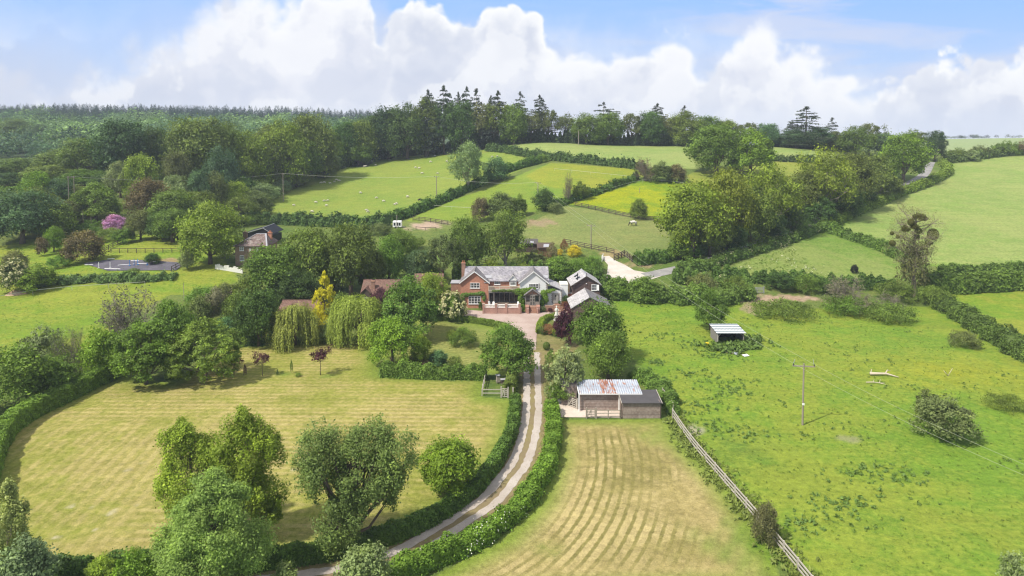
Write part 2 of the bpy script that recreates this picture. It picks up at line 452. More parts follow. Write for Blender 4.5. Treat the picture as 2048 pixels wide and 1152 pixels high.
for nm, (pix, a, b) in FIELDS.items():
    poly = px_poly(pix); FP[nm] = poly
    m = inside(poly, gx, gy)
    colA[m] = a; colB[m] = b
    if nm in ('lawn', 'hay_field', 'house_lawn', 'right_upper_field'):
        idx = np.nonzero(m)[0]
        dd = dist_path(np.vstack([poly, poly[:1]]), gx[idx], gy[idx])
        e = np.clip((3.2 - dd) / 2.6, 0, 1)[:, None]
        green = np.array([.150,.200,.030]) if nm != 'right_upper_field' else np.array([.120,.205,.024])
        colA[idx] = colA[idx] * (1-e) + green * e; colB[idx] = colB[idx] * (1-e) + green * 1.15 * e
        inner = np.clip((dd - 1.5) / 3, 0, 1)
        if nm == 'lawn':
            xl = gx[idx]; yl = gy[idx]
            left = np.clip((-33 - xl) / 6, 0, 1) * np.clip((88 - yl) / 6, 0, 1)
            rows[idx, 0] = left * inner * .6
            rows[idx, 1] = (1 - left) * inner * np.clip(.75 - (xl + 12) / 40, .2, .75)
        if nm == 'house_lawn': rows[idx, 2] = inner * .35; rowd[idx] = np.hypot(gx[idx] + 2, gy[idx] - 98) * 1.0
        if nm == 'hay_field': hay_idx, hay_inner = idx, inner
HAY_EDGE = [P(u, v) for u, v in [(1112,835),(1112,920),(1080,1000),(1010,1075),(900,1135),(700,1190)]]
he, _ = resample(HAY_EDGE, 2.0)
rowd[hay_idx] = dist_path(he, gx[hay_idx], gy[hay_idx]); rows[hay_idx, 2] = hay_inner * np.clip((17 + 4 * np.sin(gy[hay_idx] * .35) - rowd[hay_idx]) / 6, .06, 1)
def blob(u, v, ru, rv, a, b, soft=.5):
    c = P(u, v); ex = PX(ru, c[1]); ey = abs(P(u, v - rv)[1] - P(u, v + rv)[1]) / 2
    r = np.hypot((gx - c[0]) / ex, (gy - c[1]) / ey)
    near = r < 1.6
    wob = .22 * np.sin(gx * 1.3 + gy * .7) + .15 * np.sin(gx * 2.9 - gy * 2.1)
    k = np.clip((1 + wob - r) / soft, 0, 1)[:, None] * near[:, None]
    colA[:] = colA * (1-k) + np.array(a) * k; colB[:] = colB * (1-k) + np.array(b) * k
    rows[:] = rows * (1 - k)
EARTH = ((.30,.21,.14), (.36,.27,.19))
blob(1520,600,52,12,*EARTH); blob(1585,596,70,7,*EARTH); blob(1500,618,22,12,(.24,.22,.12),(.28,.22,.13))
blob(1385,862,26,14,(.36,.33,.26),(.27,.26,.16)); blob(1700,878,30,8,(.23,.24,.11),(.2,.22,.08))
blob(1078,446,42,9,(.26,.18,.11),(.24,.20,.11)); blob(852,451,45,9,(.42,.30,.22),(.36,.27,.2))
blob(320,522,70,7,(.27,.20,.10),(.22,.18,.08)); blob(215,558,40,9,(.21,.19,.07),(.16,.17,.06))
blob(1225,508,30,10,(.27,.21,.10),(.22,.19,.08)); blob(1280,528,36,9,(.26,.20,.11),(.24,.19,.09)); blob(1165,548,40,7,(.25,.18,.12),(.2,.16,.09))
blob(1300,868,60,30,(.165,.215,.040),(.23,.22,.06),1.2); blob(1100,1100,60,26,(.15,.22,.035),(.23,.21,.06),1.3)
blob(1900,745,200,45,(.16,.225,.016),(.235,.25,.02),1.4); blob(1500,1090,160,60,(.085,.185,.014),(.125,.2,.018),1.4); blob(1480,900,110,50,(.085,.165,.022),(.12,.18,.025),1.3)
blob(820,680,60,12,(.12,.16,.04),(.16,.18,.05),1.0); blob(660,752,22,6,(.13,.20,.03),(.15,.2,.03),1.0); blob(565,748,26,6,(.15,.2,.03),(.15,.2,.03),1.0)
for u, v in [(636,924),(300,925),(270,940),(620,940),(190,1015),(118,1075),(180,1078),(240,1022),(200,1060),(290,1010),(150,1012),(232,1028)]:
    blob(u*.95, v, 9, 4, (.40,.36,.24), (.34,.30,.16), .8)
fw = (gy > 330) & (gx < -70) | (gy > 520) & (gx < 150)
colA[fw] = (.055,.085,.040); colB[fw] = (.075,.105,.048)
strip_far = (gy > 560) & (gy < 605) & (np.abs(gx + 305) < 24); colA[strip_far] = (.21,.25,.09); colB[strip_far] = (.22,.26,.10)
# far slopes: farmland seen between woods
fr = (gy > 560) & (gx > 230) & (gy < 1040)
colA[fr] = (.205,.275,.095); colB[fr] = (.235,.285,.110)

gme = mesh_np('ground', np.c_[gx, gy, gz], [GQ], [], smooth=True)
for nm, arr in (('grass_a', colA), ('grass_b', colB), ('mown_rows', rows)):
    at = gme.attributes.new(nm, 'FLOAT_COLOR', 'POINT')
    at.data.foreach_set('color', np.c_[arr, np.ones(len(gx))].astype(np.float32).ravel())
at = gme.attributes.new('row_distance', 'FLOAT', 'POINT'); at.data.foreach_set('value', rowd.astype(np.float32))

gm, nt, bs = material('grassland')
pos = nt.new('ShaderNodeTexCoord').outputs['Object']
n_big = nt.noise(pos, .045, 5, .6); n_mid = nt.noise(pos, .33, 5, .6, .4); n_small = nt.noise(pos, 1.7, 5, .62); n_fine = nt.noise(pos, 8.5, 4, .7)
wv = nt.new('ShaderNodeVectorMath', operation='MULTIPLY'); nt.put(wv.inputs[0], pos); wv.inputs[1].default_value = (.12, .6, .3)
n_streak = nt.noise(wv.outputs[0], 1.0, 4, .6)
f = nt.math('ADD', nt.math('MULTIPLY', n_big, .55), nt.math('ADD', nt.math('MULTIPLY', n_mid, .35), nt.math('MULTIPLY', n_small, .25)))
f = nt.smooth(f, .47, .66)
base = nt.mix(f, nt.attr('grass_a').outputs['Color'], nt.attr('grass_b').outputs['Color'])
# mown swathes: pale dry rows alternating with green
sp = nt.new('ShaderNodeSeparateXYZ'); nt.put(sp.inputs[0], pos)
rsep = nt.new('ShaderNodeSeparateColor'); nt.put(rsep.inputs[0], nt.attr('mown_rows').outputs['Color'])
warp = nt.math('MULTIPLY', nt.math('SUBTRACT', n_mid, .5), .40)
def row(coord, per, amp, lo=-.35, hi=.45, nz=2.2):
    s_ = nt.math('SINE', nt.math('MULTIPLY', nt.math('ADD', coord, warp), 2 * PI / per))
    s_ = nt.math('ADD', s_, nt.math('MULTIPLY', nt.math('SUBTRACT', n_small, .5), nz))
    patch = nt.smooth(nt.math('ADD', n_big, nt.math('MULTIPLY', nt.math('SUBTRACT', n_mid, .5), .8)), .38, .60)
    return nt.math('MULTIPLY', nt.math('MULTIPLY', nt.smooth(s_, lo, hi), amp), nt.math('ADD', nt.math('MULTIPLY', patch, .75), .25))
rx = row(nt.math('ADD', sp.outputs[0], nt.math('MULTIPLY', sp.outputs[1], .08)), 1.35, rsep.outputs[0])
ry = row(sp.outputs[1], 1.2, rsep.outputs[1])
rd = row(nt.attr('row_distance').outputs['Fac'], .98, rsep.outputs[2], -.85, -.05, 1.0)
ra = nt.math('ADD', nt.math('ADD', rx, ry), rd, clamp=True)
base = nt.mix(nt.math('MULTIPLY', ra, .62), base, (.41, .335, .150))
# sward of the gaps between the rows of hay
gap = nt.math('MULTIPLY', nt.math('SUBTRACT', rsep.outputs[2], rd, clamp=True), .9)
base = nt.mix(nt.math('MULTIPLY', gap, nt.smooth(n_mid, .22, .48)), base, (.178, .160, .046))
br = nt.math('ADD', nt.math('MULTIPLY', nt.math('SUBTRACT', n_small, .5), 1.0), nt.math('MULTIPLY', nt.math('SUBTRACT', n_fine, .5), 1.35))
br = nt.math('ADD', br, nt.math('MULTIPLY', nt.math('SUBTRACT', n_streak, .5), .5))
base = nt.scale(base, nt.math('MAXIMUM', nt.math('ADD', br, 1.0), .35))
nt.put(bs.inputs['Base Color'], base); bs.inputs['Roughness'].default_value = .9; bs.inputs['Specular IOR Level'].default_value = .12
bmp = nt.new('ShaderNodeBump'); bmp.inputs['Strength'].default_value = .55; bmp.inputs['Distance'].default_value = .22
nt.put(bmp.inputs['Height'], nt.math('ADD', n_small, nt.math('MULTIPLY', n_fine, .5))); nt.put(bs.inputs['Normal'], bmp.outputs[0])
gme.materials.append(gm)
tag(link('ground', gme), kind='structure')

# ------------------------------------------------------------------ drives, yards and other surfaces laid on the ground
def surface_mat(name, c1, c2, c3=None, sc=1.0, bump=.3):
    m, nt, bs = material(name)
    p = nt.new('ShaderNodeTexCoord').outputs['Object']
    a = nt.noise(p, .35 * sc, 5, .6); b = nt.noise(p, 3.2 * sc, 5, .65); c = nt.noise(p, 14 * sc, 3, .6)
    col = nt.mix(nt.smooth(a, .35, .65), c1, c2)
    if c3: col = nt.mix(nt.smooth(b, .52, .72), col, c3)
    col = nt.scale(col, nt.math('ADD', nt.math('ADD', nt.math('MULTIPLY', nt.math('SUBTRACT', c, .5), .7), nt.math('MULTIPLY', nt.math('SUBTRACT', b, .5), .5)), 1.0))
    nt.put(bs.inputs['Base Color'], col); bs.inputs['Roughness'].default_value = .92
    k = nt.new('ShaderNodeBump'); k.inputs['Strength'].default_value = bump; k.inputs['Distance'].default_value = .05
    nt.put(k.inputs['Height'], c); nt.put(bs.inputs['Normal'], k.outputs[0])
    return m

def sheet(name, pix, mat, off=.05, step=1.2, world=None):
    poly = px_poly(pix, 4) if world is None else np.array(world)
    x0, y0 = poly.min(0); x1, y1 = poly.max(0)
    X, Y = np.meshgrid(np.arange(x0, x1, step), np.arange(y0, y1, step)); X = X.ravel(); Y = Y.ravel()
    k = inside(poly, X, Y); k[k] &= dist_path(np.vstack([poly, poly[:1]]), X[k], Y[k]) > step * .45
    V2 = [Vector(p) for p in poly] + [Vector((a, b)) for a, b in zip(X[k], Y[k])]
    e = [(i, (i + 1) % len(poly)) for i in range(len(poly))]
    vo, eo, fo, *_ = delaunay_2d_cdt(V2, e, [], 1, 1e-4)
    vx = np.array([v.x for v in vo]); vy = np.array([v.y for v in vo])
    me = bpy.data.meshes.new(name); me.from_pydata(list(zip(vx, vy, terrain(vx, vy) + off)), [], [f for f in fo])
    me.materials.append(mat)
    me.polygons.foreach_set('use_smooth', np.ones(len(me.polygons), bool))
    return tag(link(name, me), kind='structure')

def strip(name, paths, mat, off=.05, ragged=.0, seed=0):
    """ribbons draped over the ground; paths: list of (centre line, width)"""
    rs = np.random.default_rng(seed); Vs = []; Fs = []; base = 0
    for path, wd in paths:
        pts, s = path
        t = np.gradient(pts, axis=0); t /= np.linalg.norm(t, axis=1)[:, None]; nrm = np.c_[-t[:, 1], t[:, 0]]
        k = 5; cols = np.linspace(-.5, .5, k)
        ww = wd * (1 + ragged * (rs.random(len(pts)) - .5)[:, None]) * np.ones((1, k))
        sh = ragged * .3 * wd * (rs.random(len(pts)) - .5)
        V = pts[:, None, :] + nrm[:, None, :] * (cols[None, :] * ww + sh[:, None])[..., None]
        z = terrain(V[..., 0], V[..., 1]) + off
        Vs.append(np.dstack([V, z]).reshape(-1, 3))
        ix = np.arange(len(pts) * k).reshape(len(pts), k) + base
        Fs.append(np.stack([ix[:-1, :-1], ix[:-1, 1:], ix[1:, 1:], ix[1:, :-1]], -1).reshape(-1, 4)[:, ::-1]); base += len(pts) * k
    me = mesh_np(name, np.vstack(Vs), [np.vstack(Fs)], mat, smooth=True)
    return tag(link(name, me), kind='structure')

M_gravel = surface_mat('pink gravel', (.355,.270,.232), (.41,.325,.285), (.29,.22,.19))
M_track = surface_mat('stone wheel track', (.38,.33,.285), (.45,.40,.355), (.27,.235,.19))
M_stone_yard = surface_mat('pale limestone track', (.47,.42,.36), (.53,.49,.44), (.37,.33,.28))
M_tarmac = surface_mat('worn lane tarmac', (.21,.205,.20), (.29,.28,.265), (.16,.155,.15))
M_concrete = surface_mat('yard concrete', (.50,.42,.35), (.58,.50,.43), (.40,.33,.27), .7)
M_arena = surface_mat('dark riding surface', (.085,.080,.098), (.12,.112,.135), (.06,.056,.07), 1.4)

DRIVE_L = [(1054,705),(1054,740),(1053,800),(1052,830),(1043,876),(1026,922),(1003,953),(966,996),(911,1032),(853,1069),(786,1105),(682,1137),(600,1149),(480,1164),(330,1185)]
dl, dls = px_path(DRIVE_L, .6)
tt = np.gradient(dl, axis=0); tt /= np.linalg.norm(tt, axis=1)[:, None]
nn = np.c_[-tt[:, 1], tt[:, 0]]
dr = dl + nn * 1.62
strip('driveway', [((dl, dls), 1.0), ((dr, dls), .92)], M_track, .05, .34, 3)
strip('driveway_earth', [((dl + nn * .81, dls), 3.1)], surface_mat('trodden verge earth', (.20,.155,.085), (.23,.19,.085), (.15,.14,.045)), .025, .3, 4)
sheet('forecourt', [(905,618),(960,622),(1075,625),(1150,620),(1160,628),(1110,633),(1090,640),(1078,655),(1073,672),(1072,700),(1052,700),(1046,672),(1036,660),(1015,650),(960,640),(900,632)], M_gravel, .06)
sheet('gravel_track', [(1202,514),(1218,512),(1232,522),(1250,530),(1268,541),(1290,545),(1330,541),(1322,553),(1300,560),(1255,566),(1212,570),(1150,566),(1152,556),(1190,556),(1214,548),(1216,530)], M_stone_yard, .06)
lane, lane_s = px_path([(1290,552),(1325,545),(1400,528),(1470,505),(1560,478),(1640,446),(1720,408),(1800,376),(1838,357),(1852,344),(1858,332),(1862,324)], 1.0)
strip('lane', [((lane, lane_s), 3.4)], M_tarmac, .07, .05)
sheet('barn_yard', [(1116,806),(1165,806),(1168,818),(1248,820),(1248,836),(1122,835)], M_concrete, .05, .8)
sheet('riding_arena', [(166,527),(215,520),(300,521),(372,527),(352,541),(215,542)], M_arena, .10, 1.0)
sheet('cottage_track', [(436,580),(466,574),(476,582),(470,596),(440,600)], M_gravel, .05)
# ------------------------------------------------------------------ foliage materials
def leaf_mat(name, trans=.28, spec=.18, var=.30):
    m = bpy.data.materials.new(name); m.use_nodes = True
    nt = NT(m.node_tree); bs = m.node_tree.nodes['Principled BSDF']; o_ = m.node_tree.nodes['Material Output']
    oi = nt.new('ShaderNodeObjectInfo')
    t = nt.attr('tint').outputs['Fac']
    p = nt.new('ShaderNodeTexCoord').outputs['Object']
    n = nt.noise(p, 5.0, 3, .6)
    k = nt.math('ADD', nt.math('MULTIPLY', nt.math('SUBTRACT', n, .5), var), nt.math('ADD', t, nt.math('MULTIPLY', nt.math('SUBTRACT', oi.outputs['Random'], .5), .16)))
    c = nt.scale(oi.outputs['Color'], k)
    # younger leaves are yellower
    warm = nt.vmul(c, (1.13, 1.10, .85))
    c = nt.mix(nt.smooth(t, 1.08, 1.5), c, warm)
    nt.put(bs.inputs['Base Color'], c); bs.inputs['Roughness'].default_value = .55; bs.inputs['Specular IOR Level'].default_value = spec
    tr = nt.new('ShaderNodeBsdfTranslucent'); nt.put(tr.inputs['Color'], nt.vmul(c, (1.15, 1.2, .6)))
    mx = nt.new('ShaderNodeMixShader'); mx.inputs[0].default_value = trans
    nt.l.new(bs.outputs[0], mx.inputs[1]); nt.l.new(tr.outputs[0], mx.inputs[2]); nt.l.new(mx.outputs[0], o_.inputs['Surface'])
    return m

M_leaf = leaf_mat('leaves')
M_petal = leaf_mat('blossom petals', .25, .1, .15)
M_bark = simple_mat('bark', (.125,.095,.068), .9, .3, 4.0, (6,6,1))
M_pale_bark = simple_mat('pale bark', (.36,.31,.25), .9, .25, 4.0, (6,6,1))
M_twig = simple_mat('grey twigs', (.20,.17,.14), .9, .25, 3.0)

# ------------------------------------------------------------------ foliage generators (unit plants: height 1, half width 0.5)
def unit(a):
    return a / (np.linalg.norm(a, axis=-1, keepdims=True) + 1e-9)

def leaf_quads(c, nrm, size, rs, aspect=.62, axis=None):
    n = len(c)
    a = rs.normal(size=(n, 3)) if axis is None else axis + rs.normal(size=(n, 3)) * .12
    a = unit(a - nrm * (a * nrm).sum(-1, keepdims=True)); b = np.cross(nrm, a)
    L = size[:, None] * .62; Wd = L * aspect
    bend = nrm * L * .22
    V = np.stack([c - a * L, c + b * Wd + bend * .4, c + a * L - bend, c - b * Wd + bend * .4], 1).reshape(-1, 3)
    return V, np.arange(4 * n).reshape(n, 4)

def lobed_crown(seed, n_lobes, zb, lobe_r, n_leaf, leaf, egg=.15, fill=.35, up=.45, lobes=None, sub=14, rmin=.5, norm=True, jitter=.28, flat=1.0):
    rs = np.random.default_rng(seed)
    if lobes is None:
        i = np.arange(n_lobes) + .5
        ph = np.arccos(1 - 1.86 * i / n_lobes); th = PI * (1 + 5 ** .5) * i + rs.random(n_lobes) * .9
        cz = np.cos(ph); hr = np.sqrt(1 - (np.where(cz < 0, .74, 1.0) * cz) ** 2)      # skirts of the crown stay full
        d = np.c_[hr * np.cos(th), hr * np.sin(th), cz]
        rad = rs.uniform(.72, 1.0, n_lobes); rad[rs.random(n_lobes) < fill] *= rs.uniform(rmin, .8)
        hz = (1 - zb) / 2
        c = d * np.array([.5 - lobe_r * .75, .5 - lobe_r * .75, max(hz - lobe_r * .6, .05)]) * rad[:, None]
        k = 1 - egg * (c[:, 2] / hz); c[:, :2] *= k[:, None]
        c[:, 2] += zb + hz
        c += rs.normal(size=c.shape) * .02
        r = lobe_r * rs.uniform(.65, 1.3, n_lobes)
    else:
        L = np.array(lobes, float); c = L[:, :3]; r = L[:, 3]; n_lobes = len(L)
    ctr = np.array([0, 0, c[:, 2].mean()])
    out = unit(c - ctr)
    nsub = n_lobes * sub
    li = np.repeat(np.arange(n_lobes), sub)
    sd = unit(rs.normal(size=(nsub, 3)) + out[li] * .65 + np.array([0, 0, up * .8]))
    sc = c[li] + sd * (r[li] * rs.uniform(.6, 1.08, nsub))[:, None] * np.array([1, 1, flat])
    per = max(1, n_leaf // nsub)
    wi = np.repeat(np.arange(nsub), per)
    sig = r[li][wi] * jitter
    ld = rs.normal(size=(len(wi), 3)) * sig[:, None]; ld[:, 2] *= .75
    pos = sc[wi] + ld
    nrm = unit(sd[wi] * .95 + np.array([0, 0, up]) + rs.normal(size=pos.shape) * .62)
    size = leaf * rs.choice([.6, .8, 1.0, 1.5], len(pos), p=[.3, .3, .25, .15]) * rs.uniform(.8, 1.2, len(pos))
    tint = 1 + rs.normal(size=len(pos)) * .09 + (rs.normal(size=nsub) * .13)[wi] + (rs.normal(size=n_lobes) * .12)[li][wi]
    if norm:
        q = np.percentile(np.abs(pos[:, :2]), 99.2); s = .5 / q
        pos[:, :2] *= s; c = c.copy(); c[:, :2] *= s
        top = np.percentile(pos[:, 2], 99.85); bot = zb
        m = pos[:, 2] > bot; pos[m, 2] = bot + (pos[m, 2] - bot) * (1 - bot) / (top - bot)
        cm = c[:, 2] > bot; c[cm, 2] = bot + (c[cm, 2] - bot) * (1 - bot) / (top - bot)
        pos[:, 2] = np.maximum(pos[:, 2], .0)
    V, Fq = leaf_quads(pos, nrm, size, rs)
    return V, Fq, np.clip(tint, .55, 1.5), c, r

def trunk_mesh(seed, c, r, zb, rad=.030, n_limbs=9, lean=0.0, mat=None, sides=6, split=.5):
    rs = np.random.default_rng(seed + 77); mb = MB()
    z1 = zb + (1 - zb) * .62
    pts = [(lean * t * t + rs.normal() * .006, rs.normal() * .006, -.03 + (z1 + .03) * t) for t in np.linspace(0, 1, 6)]
    mb.tube(pts, [rad * (1.35 - t * .95) if t > 0 else rad * 1.6 for t in np.linspace(0, 1, 6)], sides)
    order = rs.permutation(len(c))[:n_limbs]
    for j in order:
        e = np.array(c[j]); t = rs.uniform(.32, .8); k = min(5, int(t * 5)); s0 = np.array(pts[k])
        if e[2] < s0[2]: s0 = np.array(pts[max(1, k - 2)])
        mid = s0 * .5 + e * .5 + np.array([0, 0, -.03]) + rs.normal(size=3) * .015
        rr = rad * rs.uniform(.32, .55)
        mb.tube([s0, s0 * .72 + mid * .28 + [0, 0, .01], mid, e], [rr, rr * .85, rr * .6, rr * .2], max(4, sides - 1), False)
        for q in range(2):
            e2 = e + unit(rs.normal(size=3)) * r[j] * .9; mb.tube([mid, mid * .5 + e2 * .5, e2], [rr * .5, rr * .32, rr * .1], 4, False)
    return mb.mesh('trunk', mat or M_bark, True)

PROTO = {}
def proto(name, crown, trunk=None):
    V, Fq, t = crown[:3]
    PROTO[name] = (mesh_np(name + '_crown', V, [Fq], M_leaf, tint=t), trunk)

def make_broad(name, seed, n_lobes=34, zb=.16, lobe_r=.16, n_leaf=10500, leaf=.034, rad=.030, limbs=9, mat=None, **kw):
    cr = lobed_crown(seed, n_lobes, zb, lobe_r, n_leaf, leaf, **kw)
    proto(name, cr, trunk_mesh(seed, cr[3], cr[4], zb, rad, limbs, mat=mat))

make_broad('oak', 11, 46, .06, .145, 17000, .0275)
make_broad('oak_b', 12, 34, .07, .18, 16500, .0285, egg=.05)
make_broad('round', 13, 32, .03, .185, 16500, .028, egg=.2)
make_broad('tall', 14, 46, .06, .13, 15500, .026, egg=.3)
make_broad('tall_b', 15, 36, .08, .155, 14500, .0275, egg=.42, fill=.5)
make_broad('airy', 16, 30, .26, .125, 4600, .030, egg=.1, fill=.55, rmin=.3, limbs=16, rad=.020, sub=9)
make_broad('airy_b', 17, 24, .30, .14, 4200, .032, egg=.2, fill=.6, rmin=.2, limbs=16, rad=.020, sub=9)
make_broad('ash', 18, 46, .07, .12, 12500, .0245, egg=.15, fill=.5, limbs=18, rad=.024, mat=M_pale_bark)
make_broad('lumpy', 19, 62, .0, .10, 12000, .030, egg=.35, fill=.15, sub=9, jitter=.2)
make_broad('chestnut', 20, 58, .03, .115, 11500, .036, egg=.1, fill=.2, flat=.55, up=.8, sub=9)
make_broad('horse', 21, 52, .03, .135, 17500, .0265, egg=.28, up=.7, flat=.7)
for nm, sd, nl, lr, nf in (('bush', 31, 28, .18, 10500), ('bush_b', 32, 36, .15, 10500), ('bush_c', 33, 24, .20, 9500)):
    cr = lobed_crown(sd, nl, .02, lr, nf, .035, egg=.35, fill=.3); proto(nm, cr)
cr = lobed_crown(34, 46, .0, .15, 8500, .038, egg=.40, fill=.3, jitter=.3); proto('mound', cr)
cr = lobed_crown(35, 16, .0, .24, 2600, .060, egg=.3, fill=.3); proto('shrub', cr)
# clipped ball: an even skin of small leaves
rs_ = np.random.default_rng(3); d_ = unit(rs_.normal(size=(4200, 3))); d_c = d_ * .485 * (1 + rs_.normal(size=(4200, 1)) * .02) + [0, 0, .5]
V_, F_ = leaf_quads(d_c, unit(d_ + rs_.normal(size=d_.shape) * .35), np.full(4200, .05), rs_); proto('ball', (V_, F_, np.clip(1 + rs_.normal(size=4200) * .12, .6, 1.4)))

def conifer(seed, n_whorl=19, rad=.22, droop=.25, n_leaf=5200, leaf=.030, zb=.12, ragged=.35, power=.9):
    rs = np.random.default_rng(seed); P_, N_, A_, T_ = [], [], [], []
    br = []
    for i in range(n_whorl):
        for k in range(rs.integers(6, 9)):
            t = min(1, max(0, (i + rs.uniform(-.5, .5)) / (n_whorl - 1))); z = zb + (.985 - zb) * t
            R0 = (rad * (1 - t) ** power + .012)
            if rs.random() < ragged * .5: continue
            a = rs.uniform(0, 2 * PI); L = R0 * rs.uniform(1 - ragged, 1.12)
            dz = -droop * L + rs.normal() * .008
            br.append((z, a, L, dz))
    tot = sum(b[2] for b in br); top = (0, 0, 1.0)
    for z, a, L, dz in br:
        n = max(5, int(n_leaf * L / tot)); s = rs.uniform(.08, 1, n) ** .75
        side = rs.normal(size=n) * L * .24 * (1.05 - s * .65)
        x = s * L * math.cos(a) - side * math.sin(a); y = s * L * math.sin(a) + side * math.cos(a)
        P_.append(np.c_[x, y, z + dz * s ** 1.6 - np.abs(side) * .25 + rs.normal(size=n) * .006])
        N_.append(np.tile([math.cos(a) * .3, math.sin(a) * .3, 1.0], (n, 1)) + rs.normal(size=(n, 3)) * .45)
        A_.append(np.tile([math.cos(a), math.sin(a), -.25], (n, 1)))
    n = 60; P_.append(np.c_[rs.normal(size=(n, 2)) * .006, rs.uniform(.93, 1.0, n)]); N_.append(rs.normal(size=(n, 3))); A_.append(np.tile([0, 0, 1.], (n, 1)))
    pos = np.vstack(P_); pos[:, :2] *= .5 / np.percentile(np.abs(pos[:, :2]), 99)
    V, Fq = leaf_quads(pos, unit(np.vstack(N_)), leaf * rs.uniform(.6, 1.3, len(pos)), rs, .42, np.vstack(A_))
    mb = MB().tube([(0, 0, -.03), (0, 0, .5), (0, 0, .98)], [.020, .012, .003], 6)
    return (V, Fq, np.clip(1 + rs.normal(size=len(pos)) * .15, .6, 1.4)), mb.mesh('trunk', M_bark, True)
for nm, sd, kw in (('spruce', 41, dict(power=.62, n_leaf=7500, droop=.15)), ('spruce_b', 42, dict(n_whorl=15, ragged=.55, droop=.25, zb=.3, power=.6, n_leaf=7000)), ('fir', 43, dict(n_whorl=15, ragged=.3, droop=.05, power=.75, n_leaf=5600)),
                   ('scots', 44, dict(n_whorl=11, ragged=.75, droop=.0, zb=.45, power=.5, n_leaf=3800))):
    c_, t_ = conifer(sd, **kw); proto(nm, c_, t_)

def willow(seed, n=1150, per=20, leaf=.027, boughs=24):
    rs = np.random.default_rng(seed)
    ab = rs.uniform(0, 2 * PI, boughs); rb = .40 * np.sqrt(rs.uniform(.02, 1, boughs)); zb_ = .97 - .40 * (rb / .40) ** 2 - rs.uniform(0, .14, boughs); wb = rs.uniform(.11, .22, boughs)
    end = np.where(rb > .24, rs.uniform(.02, .20, boughs), zb_ - rs.uniform(.28, .5, boughs))
    k = rs.integers(0, boughs, n); a = rs.uniform(0, 2 * PI, n); q = np.sqrt(rs.random(n))
    sx = rb[k] * np.cos(ab[k]) + wb[k] * q * np.cos(a); sy = rb[k] * np.sin(ab[k]) + wb[k] * q * np.sin(a)
    z0 = zb_[k] + .6 * wb[k] * np.sqrt(1 - q * q * .96); zend = np.maximum(end[k] + rs.normal(size=n) * .07 + .05 * np.sin(a * 3), .01)
    s = np.tile(np.linspace(0, 1, per), n); i = np.repeat(np.arange(n), per)
    ox = np.cos(a)[i]; oy = np.sin(a)[i]
    out0 = np.c_[sx[i] + .3 * ox * .2, sy[i] + .3 * oy * .2]; rr = np.hypot(sx, sy)[i] + 1e-6
    drift = (.05 * np.sin(s * 2.2) + rs.normal(size=n)[i] * .012 * s)
    pos = np.c_[sx[i] + (sx[i] / rr) * drift, sy[i] + (sy[i] / rr) * drift, z0[i] + (zend[i] - z0[i]) * s] + rs.normal(size=(len(i), 3)) * .010
    out = np.c_[.5 * sx[i] / rr + .7 * ox, .5 * sy[i] / rr + .7 * oy, .35 + .9 * (1 - s) ** 2]
    nrm = unit(out + rs.normal(size=pos.shape) * .5)
    pos[:, :2] *= .5 / np.percentile(np.hypot(pos[:, 0], pos[:, 1]), 99); pos[:, 2] /= np.percentile(pos[:, 2], 99.8)
    V, Fq = leaf_quads(pos, nrm, leaf * rs.uniform(.8, 1.6, len(pos)), rs, .30, np.tile([0, 0, 1.0], (len(i), 1)))
    t = 1 + rs.normal(size=len(i)) * .10 + (rs.normal(size=n) * .12)[i] + (rs.normal(size=boughs) * .12)[k][i]
    mb = MB().tube([(0, 0, -.03), (.01, 0, .3), (0, .01, .6)], [.035, .028, .018], 7)
    for j in range(boughs):
        e = (rb[j] * math.cos(ab[j]), rb[j] * math.sin(ab[j]), zb_[j]); mb.tube([(0, 0, .28 + .02 * (j % 5)), (e[0] * .5, e[1] * .5, e[2] * .85), e], [.014, .009, .003], 5)
    return (V, Fq, np.clip(t, .55, 1.5)), mb.mesh('trunk', M_bark, True)
for nm, sd in (('willow', 51), ('willow_b', 52)):
    c_, t_ = willow(sd); proto(nm, c_, t_)

def twiggy(seed, n_main=40, leaves=2600, leaf=.022, z_base=.0, spread=.5, zmin=.1):
    """grey thicket: many fine twigs, few leaves. Returns branch mesh and leaf arrays"""
    rs = np.random.default_rng(seed); mb = MB(); tips = []
    for i in range(n_main):
        a = rs.uniform(0, 2 * PI); el = rs.uniform(.15, 1.0)
        e = np.array([math.cos(a) * spread * math.sqrt(1 - el ** 2 * .8), math.sin(a) * spread * math.sqrt(1 - el ** 2 * .8), zmin + (1 - zmin) * el]) * rs.uniform(.75, 1.0)
        m = e * np.array([.45, .45, .55]) + rs.normal(size=3) * .02; m[2] = max(m[2], .03)
        mb.tube([(rs.normal() * .03, rs.normal() * .03, z_base), m, e], [.010, .006, .0018], 4, False)
        for j in range(9):
            t = rs.uniform(.25, 1.0); s0 = m + (e - m) * max(0, t * 1.5 - .5) if t > .33 else m * (t / .33)
            e2 = s0 + unit(rs.normal(size=3) + unit(e) * .9 + [0, 0, .25]) * rs.uniform(.08, .2)
            mb.tube([s0, (s0 + e2) / 2 + rs.normal(size=3) * .01, e2], [.0035, .0025, .0012], 3, False); tips.append(e2)
            for q in range(3):
                e3 = e2 + unit(rs.normal(size=3) + unit(e) * .5) * rs.uniform(.03, .09); s1 = (s0 + e2) / 2 if q else e2
                mb.tube([s1, e3], [.0018, .001], 3, False); tips.append(e3)
    tips = np.array(tips); k = rs.integers(0, len(tips), leaves)
    pos = tips[k] + rs.normal(size=(leaves, 3)) * .022
    nrm = unit(rs.normal(size=pos.shape) + unit(pos) * .5 + [0, 0, .4])
    V, Fq = leaf_quads(pos, nrm, leaf * rs.uniform(.6, 1.4, leaves), rs)
    return mb, (V, Fq, np.clip(1 + rs.normal(size=leaves) * .15, .6, 1.4))
